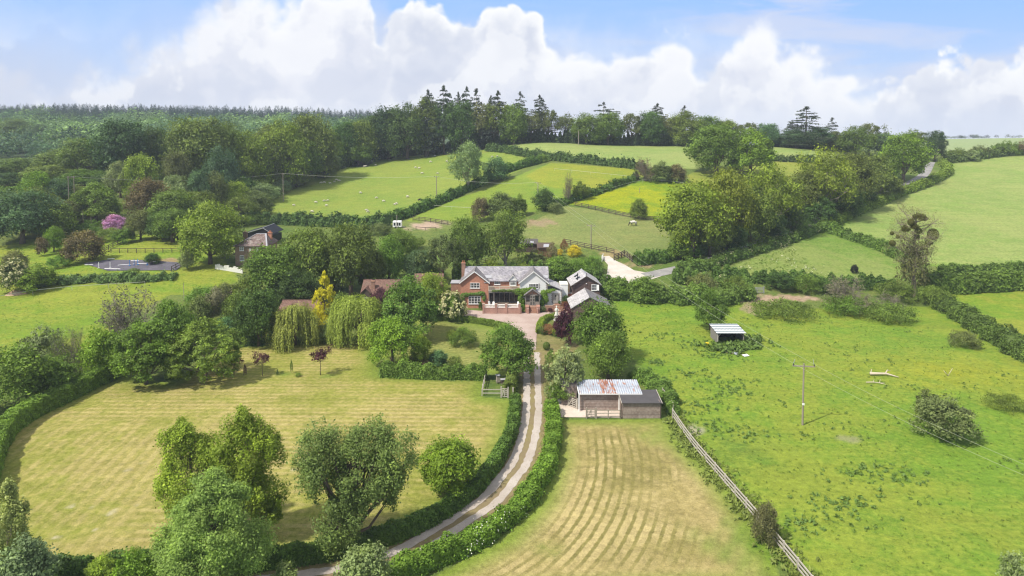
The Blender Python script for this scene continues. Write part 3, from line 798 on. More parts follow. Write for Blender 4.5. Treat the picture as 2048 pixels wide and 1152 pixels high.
for nm, sd, kw in (('thicket', 61, {}), ('thicket_b', 62, dict(n_main=34, leaves=3800)), ('bare', 63, dict(n_main=26, leaves=900, leaf=.018))):
    mb_, c_ = twiggy(sd, **kw); proto(nm, c_, mb_.mesh('branches', M_twig))

# golden upright tree: a spire of spiky upright sprays
def spire(seed, n=10500):
    rs = np.random.default_rng(seed); L = []
    for i in range(84):
        z = rs.uniform(.02, .93); rr = .42 * (1 - z) ** .62 * rs.uniform(.55, 1.0); a = rs.uniform(0, 2 * PI)
        L.append((rr * math.cos(a), rr * math.sin(a), z, .10 * (1.15 - z)))
    L.append((0, 0, .95, .045)); L.append((.02, 0, .88, .06))
    return lobed_crown(seed, 0, .03, .1, n, .034, lobes=L, sub=8, up=.3, jitter=.33)
cr = spire(71); proto('spire', cr, MB().tube([(0, 0, -.03), (0, 0, .9)], [.02, .004], 6).mesh('trunk', M_bark, True))
cr = lobed_crown(72, 26, .0, .12, 6000, .03, egg=.5, fill=.2, up=.2); proto('column', cr, MB().tube([(0, 0, -.03), (0, 0, .7)], [.03, .01], 6).mesh('trunk', M_bark, True))
# young purple-leaved tree: thin clear stem, spreading tiered head
cr = lobed_crown(73, 15, .36, .15, 1500, .045, fill=.6, egg=-.15, flat=.5, sub=8, jitter=.36); proto('sapling', cr, trunk_mesh(73, cr[3], cr[4], .36, .014, 8))
# weeping tree
cr = lobed_crown(74, 30, .12, .18, 5000, .03)
c_, t_ = willow(75, 620, 16, .036, 24); proto('weeper', c_, t_)

# ------------------------------------------------------------------ planting
C = dict(mid=(.115,.185,.034), dark=(.072,.130,.034), deep=(.052,.098,.036), lime=(.205,.285,.038), bright=(.155,.255,.030), yel=(.170,.235,.032),
         olive=(.130,.182,.040), drab=(.128,.160,.060), silver=(.200,.265,.125), blue=(.090,.165,.080), grey=(.200,.195,.115), twig=(.150,.140,.085),
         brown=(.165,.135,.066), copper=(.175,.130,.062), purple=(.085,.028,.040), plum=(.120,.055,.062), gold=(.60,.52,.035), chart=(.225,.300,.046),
         farl=(.150,.220,.080), fard=(.085,.140,.075), fern=(.130,.220,.040), ivory=(.52,.50,.27), lilac=(.52,.27,.58), white=(.72,.72,.60), rust=(.24,.12,.055), willow=(.245,.320,.066))  # farl, fard: paleness of distant haze mixed into the leaf colour
_prs = random.Random(4)
def place(u, vb, vt, wpx):
    if vb < 0:
        d = -vb; x = ray(u, 300)[0] * d; b = np.array([x, d, tz(x, d)])
    else:
        b = P(u, vb)
    top = CAM_H + ray(u, vt)[2] * b[1]
    return b, max(.3, top - b[2]), PX(wpx, b[1])

def sunny(c):
    """June foliage: shift a sampled green towards yellow"""
    return (min(.8, c[0]*1.13), min(.8, c[1]*1.10), c[2]*.92) if c[1] > c[0] * 1.02 else c

def plant(name, kind, u, vb, vt, wpx, col, label, cat=None, group=None, rz=None, at=None, depth=1.0):
    b, h, wd = place(u, vb, vt, wpx) if at is None else at
    col = C[col] if isinstance(col, str) else col
    j = [c * (1 + _prs.uniform(-.07, .07)) for c in sunny(col)]
    crown, trunk = PROTO[kind]
    rz = _prs.uniform(0, 2 * PI) if rz is None else rz
    if trunk is None and wd > 1.45 * h:
        # wide low growth: stretch the plant, not its leaves
        co = np.empty(len(crown.vertices) * 3, np.float32); crown.vertices.foreach_get('co', co); q = co.reshape(-1, 4, 3); ctr = q.mean(1, keepdims=True)
        tn = np.empty(len(crown.polygons), np.float32); crown.attributes['tint'].data.foreach_get('value', tn)
        V = ctr * np.array([wd, wd * depth, h]) + (q - ctr) * (wd * h) ** .5 * .85
        V[..., 2] += .10 * h * np.sin(V[..., 0] * 2.1 + 1) * np.sin(V[..., 1] * 1.7)
        o = link(name, mesh_np(name, V.reshape(-1, 3), [np.arange(len(V) * 4).reshape(-1, 4)], M_leaf, tint=tn), None, b, j); o.rotation_euler = (0, 0, rz)
        return tag(o, label, cat or 'bush', group)
    if trunk is None:
        o = link(name, crown, None, b, j); tag(o, label, cat or 'bush', group)
        o.rotation_euler = (0, 0, rz); o.scale = (wd, wd * depth, h)
        return o
    r = empty(name, b, label, cat or 'tree', rz, group)
    for nm, me in (('crown', crown), ('branches' if kind in ('thicket', 'thicket_b', 'bare') else 'trunk', trunk)):
        o = link(nm, me, r, None, j); o.scale = (wd, wd * depth, h)
    return r

def T(kind, u, vb, vt, w_, col, label, name='tree', **k): return plant(name, kind, u, vb, vt, w_, col, label, **k)
def B(kind, u, vb, vt, w_, col, label, name='bush', **k): return plant(name, kind, u, vb, vt, w_, col, label, **k)

# ------------------------------------------------------------------ hedges
def hedge(label, pix, width, height, col, leaf=None, name='hedge', cat='hedge', ragged=.16, cover=2.1, seed=1, core=True, world=None, up=0.0, bloom=None, group=None, taper=0):
    path, s = px_path(pix, .5) if world is None else resample(world, .5)
    rs = np.random.default_rng(seed)
    mid = path[len(path) // 2]; org = np.array([mid[0], mid[1], tz(*mid)])
    t = np.gradient(path, axis=0); t = unit(t); nrm = np.c_[-t[:, 1], t[:, 0]]
    gz_ = terrain(path[:, 0], path[:, 1])
    Lh = s[-1]; d = path[:, 1].mean()
    leaf = leaf or max(.17, d * .0021)
    def wave(x, k): return sum(math.sin(1.7 * k + q) * np.sin(x * f + 2.3 * q + k) for q, f in enumerate((.37, .83, 1.61, 2.9))) / 1.6
    per = 2 * height + width
    n = int(Lh * per / (leaf * leaf * .48) * cover)
    x = rs.uniform(0, Lh, n); e = rs.uniform(0, per, n)
    hh = height * (1 + ragged * wave(x, 1) + ragged * .5 * wave(x * 2.3, 4)); ww = width * (1 + ragged * wave(x, 2))
    if taper: k_ = np.clip(np.minimum(x, Lh - x) / taper, 0.15, 1) ** .5; hh = hh * k_; ww = ww * k_
    side = np.where(e < height, -1, np.where(e < height + width, 0, 1))
    lat = np.where(side == 0, (e - height) / width - .5, side * .5)
    z = np.where(side == 0, 1.0, np.where(side < 0, e / height, (per - e) / height))
    rnd = np.clip((z - .72) / .28, 0, 1) * (side != 0); lat = lat * (1 - .22 * rnd ** 2); z = z - .07 * (side == 0) * (np.abs(lat) * 2) ** 3
    zz = z * hh; la = lat * ww
    cl_ = np.sin(x * 2.1 + 3 * np.sin(e * 1.3)) * np.sin(e * 2.7 + x * .9) + .6 * np.sin(x * 4.7 + e * 3.9)
    bul = rs.normal(size=n) * leaf * .45 + (rs.random(n) < .06) * rs.random(n) * leaf * 2.2 * min(1, ragged * 6) + cl_ * min(.16, ragged * .7) + .10 * ragged * 6 * wave(x * 3.1 + z * 2.0, 3) * .35
    ix = np.interp(x, s, np.arange(len(s))); i0 = np.clip(ix.astype(int), 0, len(s) - 2); fr_ = (ix - i0)[:, None]
    p2 = path[i0] * (1 - fr_) + path[i0 + 1] * fr_; n2 = unit(nrm[i0] * (1 - fr_) + nrm[i0 + 1] * fr_)
    g2 = gz_[i0] * (1 - fr_[:, 0]) + gz_[i0 + 1] * fr_[:, 0]
    outd = np.where(side == 0, 0, np.sign(lat))
    pos = np.c_[p2 + n2 * (la + outd * bul)[:, None], g2 + zz + (side == 0) * bul]
    nv = np.c_[n2 * outd[:, None], (side == 0) * 1.0 + .30 + up]
    nv = unit(nv + rs.normal(size=nv.shape) * .55)
    V, Fq = leaf_quads(pos, nv, leaf * rs.uniform(.6, 1.4, n), rs)
    tint = 1 + rs.normal(size=n) * .14 + .09 * cl_ + .10 * wave(x * 1.3, 5) + .10 * wave(x * .6 + z, 6)
    Vs = [V]; Fs = [Fq]; tn = [np.clip(tint, .5, 1.5)]
    if core:
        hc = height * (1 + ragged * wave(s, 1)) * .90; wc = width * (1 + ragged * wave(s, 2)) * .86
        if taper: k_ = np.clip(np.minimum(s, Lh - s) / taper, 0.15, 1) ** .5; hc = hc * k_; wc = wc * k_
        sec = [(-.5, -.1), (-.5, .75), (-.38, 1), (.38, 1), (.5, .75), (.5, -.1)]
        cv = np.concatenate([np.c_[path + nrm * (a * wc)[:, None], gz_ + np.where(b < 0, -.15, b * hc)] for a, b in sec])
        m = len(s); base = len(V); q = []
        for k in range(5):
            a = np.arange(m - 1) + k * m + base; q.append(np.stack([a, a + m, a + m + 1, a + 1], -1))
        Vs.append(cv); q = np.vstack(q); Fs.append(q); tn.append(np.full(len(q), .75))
        tri = []
        for c0 in (0, m - 1): tri.append([base + k * m + c0 for k in range(6)])
        me = mesh_np(name, np.vstack(Vs) - org, Fs + [np.array([t_]) for t_ in tri], M_leaf, tint=np.concatenate(tn + [[.75, .75]]))
    else:
        me = mesh_np(name, V - org, [Fq], M_leaf, tint=tn[0])
    o = link(name, me, None, org, sunny(C[col] if isinstance(col, str) else col)); tag(o, label, cat, group)
    if bloom:
        bc, bn, x0, x1 = bloom
        k = np.nonzero((x > x0 * Lh) & (x < x1 * Lh) & (z > .35))[0]; k = k[rs.random(len(k)) < .999]
        cl = rs.choice(k, max(3, bn // 9)); idx = np.repeat(cl, 9)
        bp = pos[idx] + rs.normal(size=(len(idx), 3)) * .35 + nv[idx] * .12
        bV, bF = leaf_quads(bp, unit(nv[idx] + [0, 0, .5]), np.full(len(idx), leaf * .62), rs, .9)
        link('blossom', mesh_np('blossom', bV - org, [bF], M_petal, tint=np.ones(len(idx))), o, None, C[bc])
    return o

def blossom_on(o, kind, col, n=260, seed=0, size=.045, zmin=.3):
    """flower clusters as a part of a bush or tree"""
    crown = PROTO[kind][0]; co = np.empty(len(crown.vertices) * 3, np.float32); crown.vertices.foreach_get('co', co); co = co.reshape(-1, 3)
    rs = np.random.default_rng(seed); k = np.nonzero((co[:, 2] > zmin) & (np.hypot(co[:, 0], co[:, 1]) + np.abs(co[:, 2] - .5) > .42))[0]
    idx = np.repeat(rs.choice(k, n // 3), 6); p = co[idx] + rs.normal(size=(len(idx), 3)) * .022; p += unit(p - [0, 0, .35]) * .035
    V, Fq = leaf_quads(p, unit((p - [0, 0, .4]) + [0, 0, .3] + rs.normal(size=p.shape) * .3), np.full(len(idx), size), rs, .9)
    c = link('blossom', mesh_np('blossom', V, [Fq], M_petal, tint=np.ones(len(idx))), o, None, C[col])
    if o.type == 'EMPTY': c.scale = o.children[0].scale
    return c
# ------------------------------------------------------------------ hedges of the place
HP = [(235,752),(180,778),(120,808),(60,838),(20,868),(-4,905),(-22,960),(-45,1060)]
hedge('tall clipped beech-like hedge curving round the far left edge of the mown lawn', HP, 1.7, 2.3, (0.150,0.247,0.045), seed=2, cover=2.3, ragged=.08)
hedge('dark hedge between the mown lawn and the left wheel track of the drive', [(1031,808),(1024,868),(1008,905),(985,945),(950,985),(900,1025),(845,1056),(775,1086),(700,1107),(620,1122),(540,1131),(430,1142)], 1.2, 1.5, (0.105,0.188,0.039), seed=3, ragged=.10)
hedge('dark hedge at the near edge of the lawn behind the silvery front tree', [(415,1143),(330,1150),(200,1156),(90,1163),(-60,1172)], 1.4, 1.8, (0.090,0.165,0.036), seed=4)
hedge('thick bushy hedge with white flowers between drive and hay field', [(1102,822),(1108,860),(1103,910),(1090,950),(1065,992),(1030,1032),(985,1068),(930,1102),(870,1130),(800,1158),(740,1182)], 1.55, 1.5, (0.143,0.247,0.036), seed=5, ragged=.20, bloom=('white', 170, .60, .80))
hedge('clipped garden hedge in front of the house lawn', [(762,752),(830,755),(900,757),(972,758)], 1.5, 1.9, (0.128,0.210,0.042), seed=6)
hedge('low box hedge curving along the pink gravel forecourt', [(868,640),(920,642),(965,648),(1002,656),(1018,664)], 1.1, 1.0, (0.158,0.240,0.045), seed=7, ragged=.05, leaf=.15)
hedge('low clipped hedge ring round the white statue bed', [(1079,668),(1080,655),(1086,645),(1098,638),(1112,636)], 1.1, .9, (0.195,0.277,0.042), seed=8, ragged=.06, leaf=.15)
hedge('hedge stub beside the beehives and the drive', [(1019,792),(1024,772),(1026,755)], 1.2, 1.9, (0.165,0.225,0.060), seed=9)
hedge('overgrown bramble bank between the gravel track and the rough pasture', [(1215,590),(1270,596),(1330,600),(1395,603),(1440,602),(1490,590)], 6.0, 2.5, (0.128,0.203,0.048), seed=10, ragged=.3, leaf=.38)
hedge('hedge bank at the lane mouth dotted with white elder flower', [(1345,560),(1390,566),(1440,574),(1500,578)], 4.5, 2.1, (0.112,0.188,0.048), seed=11, ragged=.3, leaf=.36, bloom=('ivory', 260, .3, .7))
hedge('thin hedge along the lower edge of the flowery meadow', [(1425,558),(1500,563),(1600,570),(1700,576),(1790,582)], 2.2, 2.4, (0.090,0.165,0.039), seed=12, ragged=.3)
hedge('thick dark hedge running right from the bare mistletoe tree', [(1850,583),(1920,582),(2000,578),(2080,574),(2300,566)], 4.5, 3.6, (0.128,0.203,0.042), seed=13, ragged=.14, leaf=.4)
hedge('narrow hedge along the foot of the pale upper field', [(1880,552),(1960,549),(2100,545),(2320,540)], 2.2, 2.2, (0.120,0.195,0.045), seed=14, ragged=.2)
hedge('flowery hedge on the meadow side of the lane', [(1360,548),(1420,535),(1490,512),(1560,490),(1620,468),(1648,458)], 2.4, 2.0, (0.120,0.195,0.051), seed=15, ragged=.3, bloom=('ivory', 420, .05, .9))
hedge('trimmed hedge climbing beside the lane towards the hill top', [(1652,456),(1720,424),(1790,394),(1850,372),(1886,354),(1896,342),(1884,328)], 3.0, 2.2, (0.165,0.240,0.042), seed=16, ragged=.14)
hedge('hedge between the flowery meadow and the pale upper field', [(1650,462),(1700,478),(1745,494),(1790,514),(1830,535)], 2.4, 2.2, (0.120,0.203,0.045), seed=17, ragged=.3)
hedge('overgrown hedge down the right edge of the rough pasture', [(1850,600),(1890,620),(1930,645),(1975,672),(2020,700),(2070,728),(2190,790),(2330,860)], 3.2, 2.4, (0.120,0.188,0.048), seed=18, ragged=.32)
hedge('hedge under the bottom of the sheep field', [(486,446),(540,448),(600,450),(660,453),(720,455),(775,455)], 3.4, 3.0, (0.083,0.150,0.045), seed=19, ragged=.35)
hedge('hedge up the right side of the sheep field', [(780,446),(830,428),(880,408),(925,388),(975,364),(1030,340),(1080,326)], 2.6, 2.6, (0.090,0.173,0.042), seed=20, ragged=.3)
hedge('hedge below the pale top strip field', [(975,302),(1030,308),(1090,318),(1160,326),(1240,334),(1290,340)], 2.6, 2.8, (0.083,0.143,0.048), seed=21, ragged=.3)
hedge('broken hedge between the green strip and the buttercup field', [(1090,420),(1140,404),(1190,388),(1240,371),(1275,358)], 2.2, 1.7, (0.090,0.165,0.039), seed=22, ragged=.5)
hedge('short dark hedge right of the paired round trees', [(1530,321),(1580,323),(1640,326)], 2.4, 2.2, (0.075,0.120,0.045), seed=23, ragged=.3)
hedge('hedge below the far right hill', [(1890,326),(1930,322),(1990,314),(2060,309),(2260,306)], 3.0, 3.2, (0.112,0.165,0.053), seed=24, ragged=.25)
hedge('dark shrub belt under the tall ridge trees', None, 5, 5.0, (0.060,0.093,0.045), seed=25, ragged=.35, leaf=.8, world=[(-22,352),(20,350),(45,349),(75,347),(108,346)])
hedge('dark shrub belt at the top edge of the sheep field', [(640,356),(690,332),(760,318),(850,309),(950,304)], 4, 4.2, (0.057,0.099,0.042), seed=26, ragged=.35, leaf=.75)
hedge('shrub belt under the right-hand ridge trees', None, 4, 4.5, (0.068,0.105,0.048), seed=27, ragged=.35, leaf=.8, world=[(128,345),(150,344),(172,342)])
hedge('green verge scrub along the foot of the lane-side trees', [(1270,528),(1310,524),(1350,514),(1410,506)], 3.0, 2.2, (0.105,0.188,0.042), seed=28, ragged=.35)
hedge('bank of nettles and scrub below the riding arena', [(70,572),(130,564),(200,561),(280,560),(350,556)], 4.0, 1.0, (0.128,0.210,0.075), seed=29, ragged=.4)
hedge('scrubby hedge along the drive behind the house roofs', [(905,560),(960,560),(1030,556),(1100,555),(1160,560)], 4.0, 2.4, (0.112,0.188,0.045), seed=30, ragged=.4)
hedge('dark hedge beside the weeping willow on the lawn edge', [(458,690),(500,690),(530,688)], 2.0, 3.4, (0.068,0.128,0.036), seed=31, ragged=.25)
hedge('brambles along the barn side fence', [(1262,752),(1300,772),(1328,795),(1350,832)], 2.4, 1.4, (0.135,0.225,0.051), taper=3, seed=32, ragged=.4)
hedge('low thicket on the bank behind the wooden sheds', [(1170,575),(1215,585),(1250,595)], 3.4, 3.0, (0.105,0.180,0.045), seed=33, ragged=.35)

# ------------------------------------------------------------------ trees on the ridge
G_R = 'trees along the ridge'
ridge = [ # kind, u, distance, top v, width, colour, label
 ('oak',742,352,232,84,'dark','dark broad tree at the left end of the ridge treeline'),
 ('oak_b',778,355,214,92,'deep','very dark round tree on the ridge right of the far forest'),
 ('round',815,350,206,84,'dark','dark green domed tree on the ridge above the flock of sheep'),
 ('tall',852,352,194,74,'olive','olive tree on the ridge under the leftmost conifer tip'),
 ('airy',888,350,206,66,'dark','see-through tree around the tallest conifer'),
 ('oak',922,347,203,74,'dark','dense dark tree between the conifer clumps of the ridge'),
 ('airy_b',958,350,206,70,'drab','thin crowned tree below the twin conifer tips'),
 ('airy',992,350,205,74,'olive','open crowned tree left of the ridge centre with sky showing through'),
 ('oak_b',1028,345,208,60,'mid','bright mid green tree on the ridge above the top strip field'),
 ('airy_b',1062,348,222,56,'drab','slender grey-green ridge tree below the single spruce'),
 ('airy',1097,348,219,56,'drab','open grey tree left of the gap in the ridge line'),
 ('airy_b',1130,350,226,50,'drab','sparse tree standing at the gap in the ridge line'),
 ('round',1172,346,226,68,'olive','olive tree just right of the gap in the ridge line'),
 ('oak',1216,345,225,66,'mid','green tree in front of the ragged lone conifer'),
 ('airy',1262,346,226,60,'drab','grey open tree right of the ragged lone conifer'),
 ('oak_b',1302,345,222,62,'dark','dark tree under the small conifer tip right of the ridge centre'),
 ('airy_b',1334,347,229,56,'drab','thin tree between two domed trees of the right ridge'),
 ('round',1370,344,221,72,'olive','broad yellow-olive dome on the right ridge'),
 ('oak',1414,346,232,66,'mid','green tree behind the left of the paired round trees'),
 ('tall_b',1454,346,239,62,'olive','olive tree peeping over the paired round trees'),
 ('airy',1496,346,245,60,'drab','dull open tree right behind the paired round trees'),
 ('oak',1535,342,247,52,'blue','blue-green tree left of the broad dark fir'),
 ('round',1592,338,256,64,'blue','grey-green rounded tree under the broad dark fir'),
 ('oak_b',1634,336,254,60,'blue','grey-green tree right under the broad dark fir'),
 ('tall',1668,336,262,46,'drab','dull tree under the small palm-like conifer'),
 ('round',1712,325,252,72,'mid','green rounded tree on the right ridge behind the lane wood'),
 ('airy',1738,332,246,62,'drab','bare topped straggly tree on the right ridge'),
 ('oak',1766,328,266,54,'blue','small grey-green tree left of the bright lane-top tree'),
 ('airy_b',1828,330,258,66,'drab','dull tree behind the bright lane-top tree'),
 ('tall',1870,318,261,46,'deep','dark grey upright tree at the head of the lane')]
for k, u, d, vt, w_, col, lab in ridge: T(k, u, -d, vt, w_, col, lab, 'ridge_tree', group=G_R)
con = [('spruce',857,352,180,40,'dark conifer tip leftmost on the ridge'),('spruce_b',888,350,171,42,'tallest ragged conifer rising above the ridge trees'),
 ('spruce',917,356,184,28,'small pointed conifer tip in the middle of the ridge group'),('spruce_b',934,352,173,30,'narrow tall conifer of the ridge pair'),
 ('fir',953,352,177,52,'wide layered conifer of the ridge pair'),('spruce',982,356,191,28,'low conifer tip left of the layered ridge conifer on the right'),
 ('spruce_b',996,350,181,38,'layered dark conifer right of the ridge pair'),('fir',1040,350,183,46,'pointed dark conifer alone on the ridge above the top strip field'),
 ('spruce',1079,352,190,38,'straight spruce on the ridge left of the gap'),('scots',1207,350,204,44,'ragged lone conifer with a broken crown on the ridge'),
 ('spruce',1314,352,207,38,'small conifer tip above the right ridge trees'),('fir',1368,352,211,40,'conifer tip above the broad yellow-olive dome'),
 ('fir',1611,338,213,88,'broad dark fir with layered branches on the right ridge'),('fir',1663,342,235,38,'small palm-like conifer right of the broad fir'),('spruce',1584,344,243,36,'narrow dark conifer left against the broad fir')]
for k, u, d, vt, w_, lab in con: T(k, u, -d, vt, w_ * (1.75 if 'fir' not in k else 1.35), (.036,.055,.032), lab, 'conifer_tree', cat='conifer', group='conifers on the ridge')

# ------------------------------------------------------------------ woodland on the left slope
G_W = 'trees of the left hillside wood'
wood = [
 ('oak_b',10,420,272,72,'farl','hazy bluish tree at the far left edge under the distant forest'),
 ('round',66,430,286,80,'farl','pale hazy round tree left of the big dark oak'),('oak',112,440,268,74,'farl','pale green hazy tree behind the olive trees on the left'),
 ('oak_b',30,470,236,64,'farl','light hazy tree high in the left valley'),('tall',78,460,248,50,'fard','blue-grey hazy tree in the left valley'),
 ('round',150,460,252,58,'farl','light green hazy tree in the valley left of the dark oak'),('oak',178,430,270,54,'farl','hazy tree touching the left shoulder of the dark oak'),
 ('oak',30,290,316,92,'mid','green tree at the left edge below the hazy valley'),('oak_b',128,292,298,110,'olive','dull olive tree below the dark oak on its left'),
 ('oak',176,280,276,112,'olive','large olive-brown tree joined to the left of the dark oak'),('oak',244,268,240,112,'deep','great dark oak dominating the left wood'),
 ('oak_b',310,275,254,62,'dark','dark tree right of the great dark oak'),('airy_b',338,292,262,60,'mid','tree below the small distant field'),
 ('oak',392,262,235,136,'olive','large olive crown right of the great dark oak'),('round',452,268,245,96,'olive','broad olive tree at the middle of the left wood'),
 ('round',500,270,262,80,'yel','yellow-green tree above the sheep field corner'),('oak_b',352,245,302,58,'drab','pale upright tree in front of the large olive crown'),
 ('tall',70,225,342,64,'bright','light green pointed tree low on the left slope'),('round',112,228,356,60,'blue','blue-green tree beside the light pointed tree'),
 ('oak',18,226,372,80,'mid','green tree at the left edge beside the meadow'),('round',60,205,374,104,'olive','big olive tree above the left meadow corner'),
 ('oak',126,208,400,70,'drab','dull brownish tree behind the small meadow tree'),('tall_b',280,238,307,68,'lime','bright lime tree standing out in the left wood'),
 ('tall',238,240,322,54,'silver','grey-green tree left of the bright lime tree'),('horse',187,214,365,94,'fern','glossy dark green round tree below the twin-leg pole'),
 ('tall_b',292,212,356,80,'copper','copper-brown tree in the left wood'),('round',438,248,291,70,'blue','blue-green round tree under the broad olive trees'),
 ('tall',350,228,350,66,'silver','grey-green leafy tree right of the copper-brown tree'),('tall_b',395,232,339,52,'blue','narrow blue-green tree in the middle of the left wood'),
 ('round',430,236,342,50,'drab','small dull tree under the blue-green round tree'),('oak_b',470,240,362,54,'lime','small lime green tree above the cottage wood'),
 ('oak',345,205,380,100,'olive','olive tree behind the yellow-green cottage tree'),('oak_b',392,214,382,90,'olive','olive green tree over the cottage approach'),
 ('round',415,166,402,120,'chart','yellow-green domed tree left of the brick cottage'),('oak',340,188,418,78,'mid','shady tree right of the lilac rhododendron'),
 ('tall',276,192,420,56,'drab','dark trunked tree close behind the lilac rhododendron'),('oak_b',38,192,380,134,'blue','dark blue-green tree over the left meadow'),('oak',104,196,408,84,'mid','green tree right beside the dark blue-green meadow tree'),('oak',322,192,424,74,'dark','dark green tree behind the yellow-green cottage tree, on its left'),('oak_b',12,262,345,100,'dark','dark tree at the left edge under the hazy valley trees'),('oak',95,268,330,100,'olive','olive tree between the hazy valley and the light pointed tree'),('round',165,258,338,90,'mid','green tree under the large olive-brown tree'),('oak',215,250,345,80,'dark','dark tree low under the great dark oak'),('oak_b',150,232,372,70,'olive','olive tree left of the glossy round tree'),
 ('airy_b',475,222,388,60,'olive','olive tree above the cottage chimney'),('round',510,238,380,64,'drab','grey-green bush tree at the foot of the sheep field'),
 ('oak',538,278,288,74,'drab','grey-green tree at the left corner of the sheep field'),('round',566,285,240,100,'yel','sunlit yellow-green tree over the sheep field'),
 ('oak_b',622,300,227,100,'olive','tall olive tree behind the sheep field'),('round',588,290,252,70,'lime','lime tinted crown left of the sheep field'),
 ('oak',606,292,284,76,'mid','green tree hanging over the sheep field edge'),('oak_b',648,304,306,56,'drab','dull grey tree nearest the sheep'),
 ('oak',692,338,244,72,'dark','dark tree at the upper left corner of the sheep field'),('oak_b',722,342,240,70,'olive','olive tree at the top edge of the sheep field'),
 ('round',716,335,284,56,'mid','small green tree low on the top edge of the sheep field'),('oak',576,284,314,66,'drab','grey-green thicket tree on the left field edge'),
 ('round',526,262,366,64,'silver','silvery willow bush tree at the lower left field edge'),('bush_b',556,276,360,60,'silver','pale bushy willow beside the wires at the field edge'),
 ('oak',592,286,342,60,'drab','dull round tree left of the scattered ewes'),('round',500,300,300,90,'mid','green tree deep in the middle of the left wood'),
 ('oak_b',300,300,290,90,'mid','green tree behind the bright lime tree'),('oak',210,310,300,80,'dark','dark tree beneath the great dark oak'),('round',660,330,262,70,'mid','green tree between the olive crowns and the ridge'),
 ('oak',545,330,250,80,'olive','olive crown far back in the middle of the wood'),('round',470,330,262,80,'mid','green crown far back beside the olive trees')]
for k, u, d, vt, w_, col, lab in wood: T(k, u, -d, vt, w_, col, lab, 'woodland_tree' if 'bush' not in k else 'woodland_bush', group=G_W)
# shade-loving shrubs filling the foot of the wood
us = [(18,222,430),(92,216,428),(150,212,430),(205,222,425),(255,228,408),(310,222,420),(372,196,448),(455,215,420),(500,222,428),(330,255,350),(210,255,372),(150,252,380),(90,262,352),(545,270,395),(590,288,368),(632,306,345),(420,262,330),(480,262,350)]
for i, (u, d, vt) in enumerate(us):
    B(('bush', 'bush_b', 'bush_c')[i % 3], u, -d, vt, 64, ('mid', 'dark', 'drab', 'olive')[i % 4], 'dull shrub filling the shaded foot of the left wood', 'woodland_shrub', cat='shrub', group='shrubs under the left wood')
# ------------------------------------------------------------------ left meadow
T('round',108,503,452,36,'bright','small round meadow tree standing alone left of the copper bush')
B('bush',168,524,461,76,'copper','large rounded coppery bush beside the riding arena')
B('bush_b',72,580,526,78,'yel','rounded yellow-green bush at the left meadow bank')
o = B('bush_c',28,584,518,62,'drab','dull hawthorn on the left meadow bank with cream blossom'); blossom_on(o, 'bush_c', 'ivory', 420, 2, .06)
B('shrub',85,512,472,24,'brown','small brown scrubby bush below the lone meadow tree')
B('bush_b',118,535,510,46,'fern','low green bush between copper bush and hawthorn')
B('bush',30,552,500,50,'drab','dull thicket on the left edge above the hawthorn')
o = B('bush',230,464,429,44,'lilac','rhododendron covered in lilac flowers','rhododendron'); 
B('bush_b',180,468,440,56,'fern','pale green shrub left of the lilac rhododendron')
B('bush',218,482,456,52,'olive','spreading shrub below the lilac rhododendron')
B('bush_b',250,486,452,44,'fern','leafy shrub right under the lilac rhododendron')
B('shrub',268,551,535,24,'mid','small bush at the near edge of the riding arena')
B('shrub',255,556,541,18,'fern','smaller bush left at the near arena edge')
B('mound',305,528,506,32,'dark','ivy mound hanging over the arena bank')
plant('thicket','thicket',268,700,572,140,'twig','large grey leafless thicket at the end of the lawn hedge',cat='thicket')
B('bush',30,815,690,140,'fern','big green bush behind the left lawn hedge'); B('bush_b',82,742,654,92,'silver','grey-green willow bush left of the grey thicket')
plant('thicket','thicket_b',140,755,664,76,'olive','olive brown twiggy bush in the left hedge line',cat='thicket')
B('bush_c',205,758,656,86,'bright','bright green bush at the top of the lawn hedge'); B('bush',110,790,715,100,'mid','green bush overhanging the lawn hedge')
plant('dead_tree','bare',150,720,640,34,'grey','dead grey stems sticking out of the left hedge line',cat='dead tree')
T('tall',345,752,600,104,'fern','tall ash-like tree behind the lumpy lime tree')
T('sapling',468,752,706,36,'purple','dark purple weeping tree beside the lumpy maple',name='purple_tree')
B('column',490,752,728,7,'plum','tiny dark sapling right of the purple weeping tree',name='sapling',cat='sapling')
T('sapling',525,752,702,36,'plum','thin pinkish-purple young tree on the lawn, left of its darker twin',name='purple_tree')
T('sapling',641,750,694,48,'purple','dark purple young tree on a slim stem on the open lawn',name='purple_tree')
B('column',583,746,718,6,'fern','thin green sapling in a guard between the purple trees',name='sapling',cat='sapling'); B('shrub',597,753,745,14,'fern','little green shrub on the lawn between the purple trees')
B('column',555,751,738,4,'deep','tiny dark stake-like sapling near the pinkish tree',name='sapling',cat='sapling')

# garden and cottage belt
T('oak',518,692,578,92,'dark','dark green tree left of the first weeping willow')
T('willow',590,690,608,116,'willow','first weeping willow with hanging curtains, left of the yellow tree',name='willow_tree')
T('willow_b',716,686,594,126,'willow','second weeping willow, right of the yellow tree',name='willow_tree')
T('spire',650,655,544,62,'gold','golden yellow spire-shaped tree',name='golden_tree')
B('bush',682,655,586,58,'olive','olive shrub with yellow tips right of the golden tree'); B('bush_b',672,682,642,48,'dark','dark bush between the two weeping willows')
B('bush_b',655,684,640,44,'silver','silver-green shrub between the willows'); 
T('horse',818,678,552,122,'fern','large dark green garden tree between willow and house')
T('round',800,686,622,60,'blue','blue-green tree behind the front garden tree')
T('tall_b',785,733,634,106,'bright','spreading green tree behind the garden hedge')
B('bush_c',842,733,667,44,'yel','yellow-green shrub beside the spreading garden tree'); B('bush',876,732,700,42,'blue','glossy dark blue-green shrub on the house lawn')
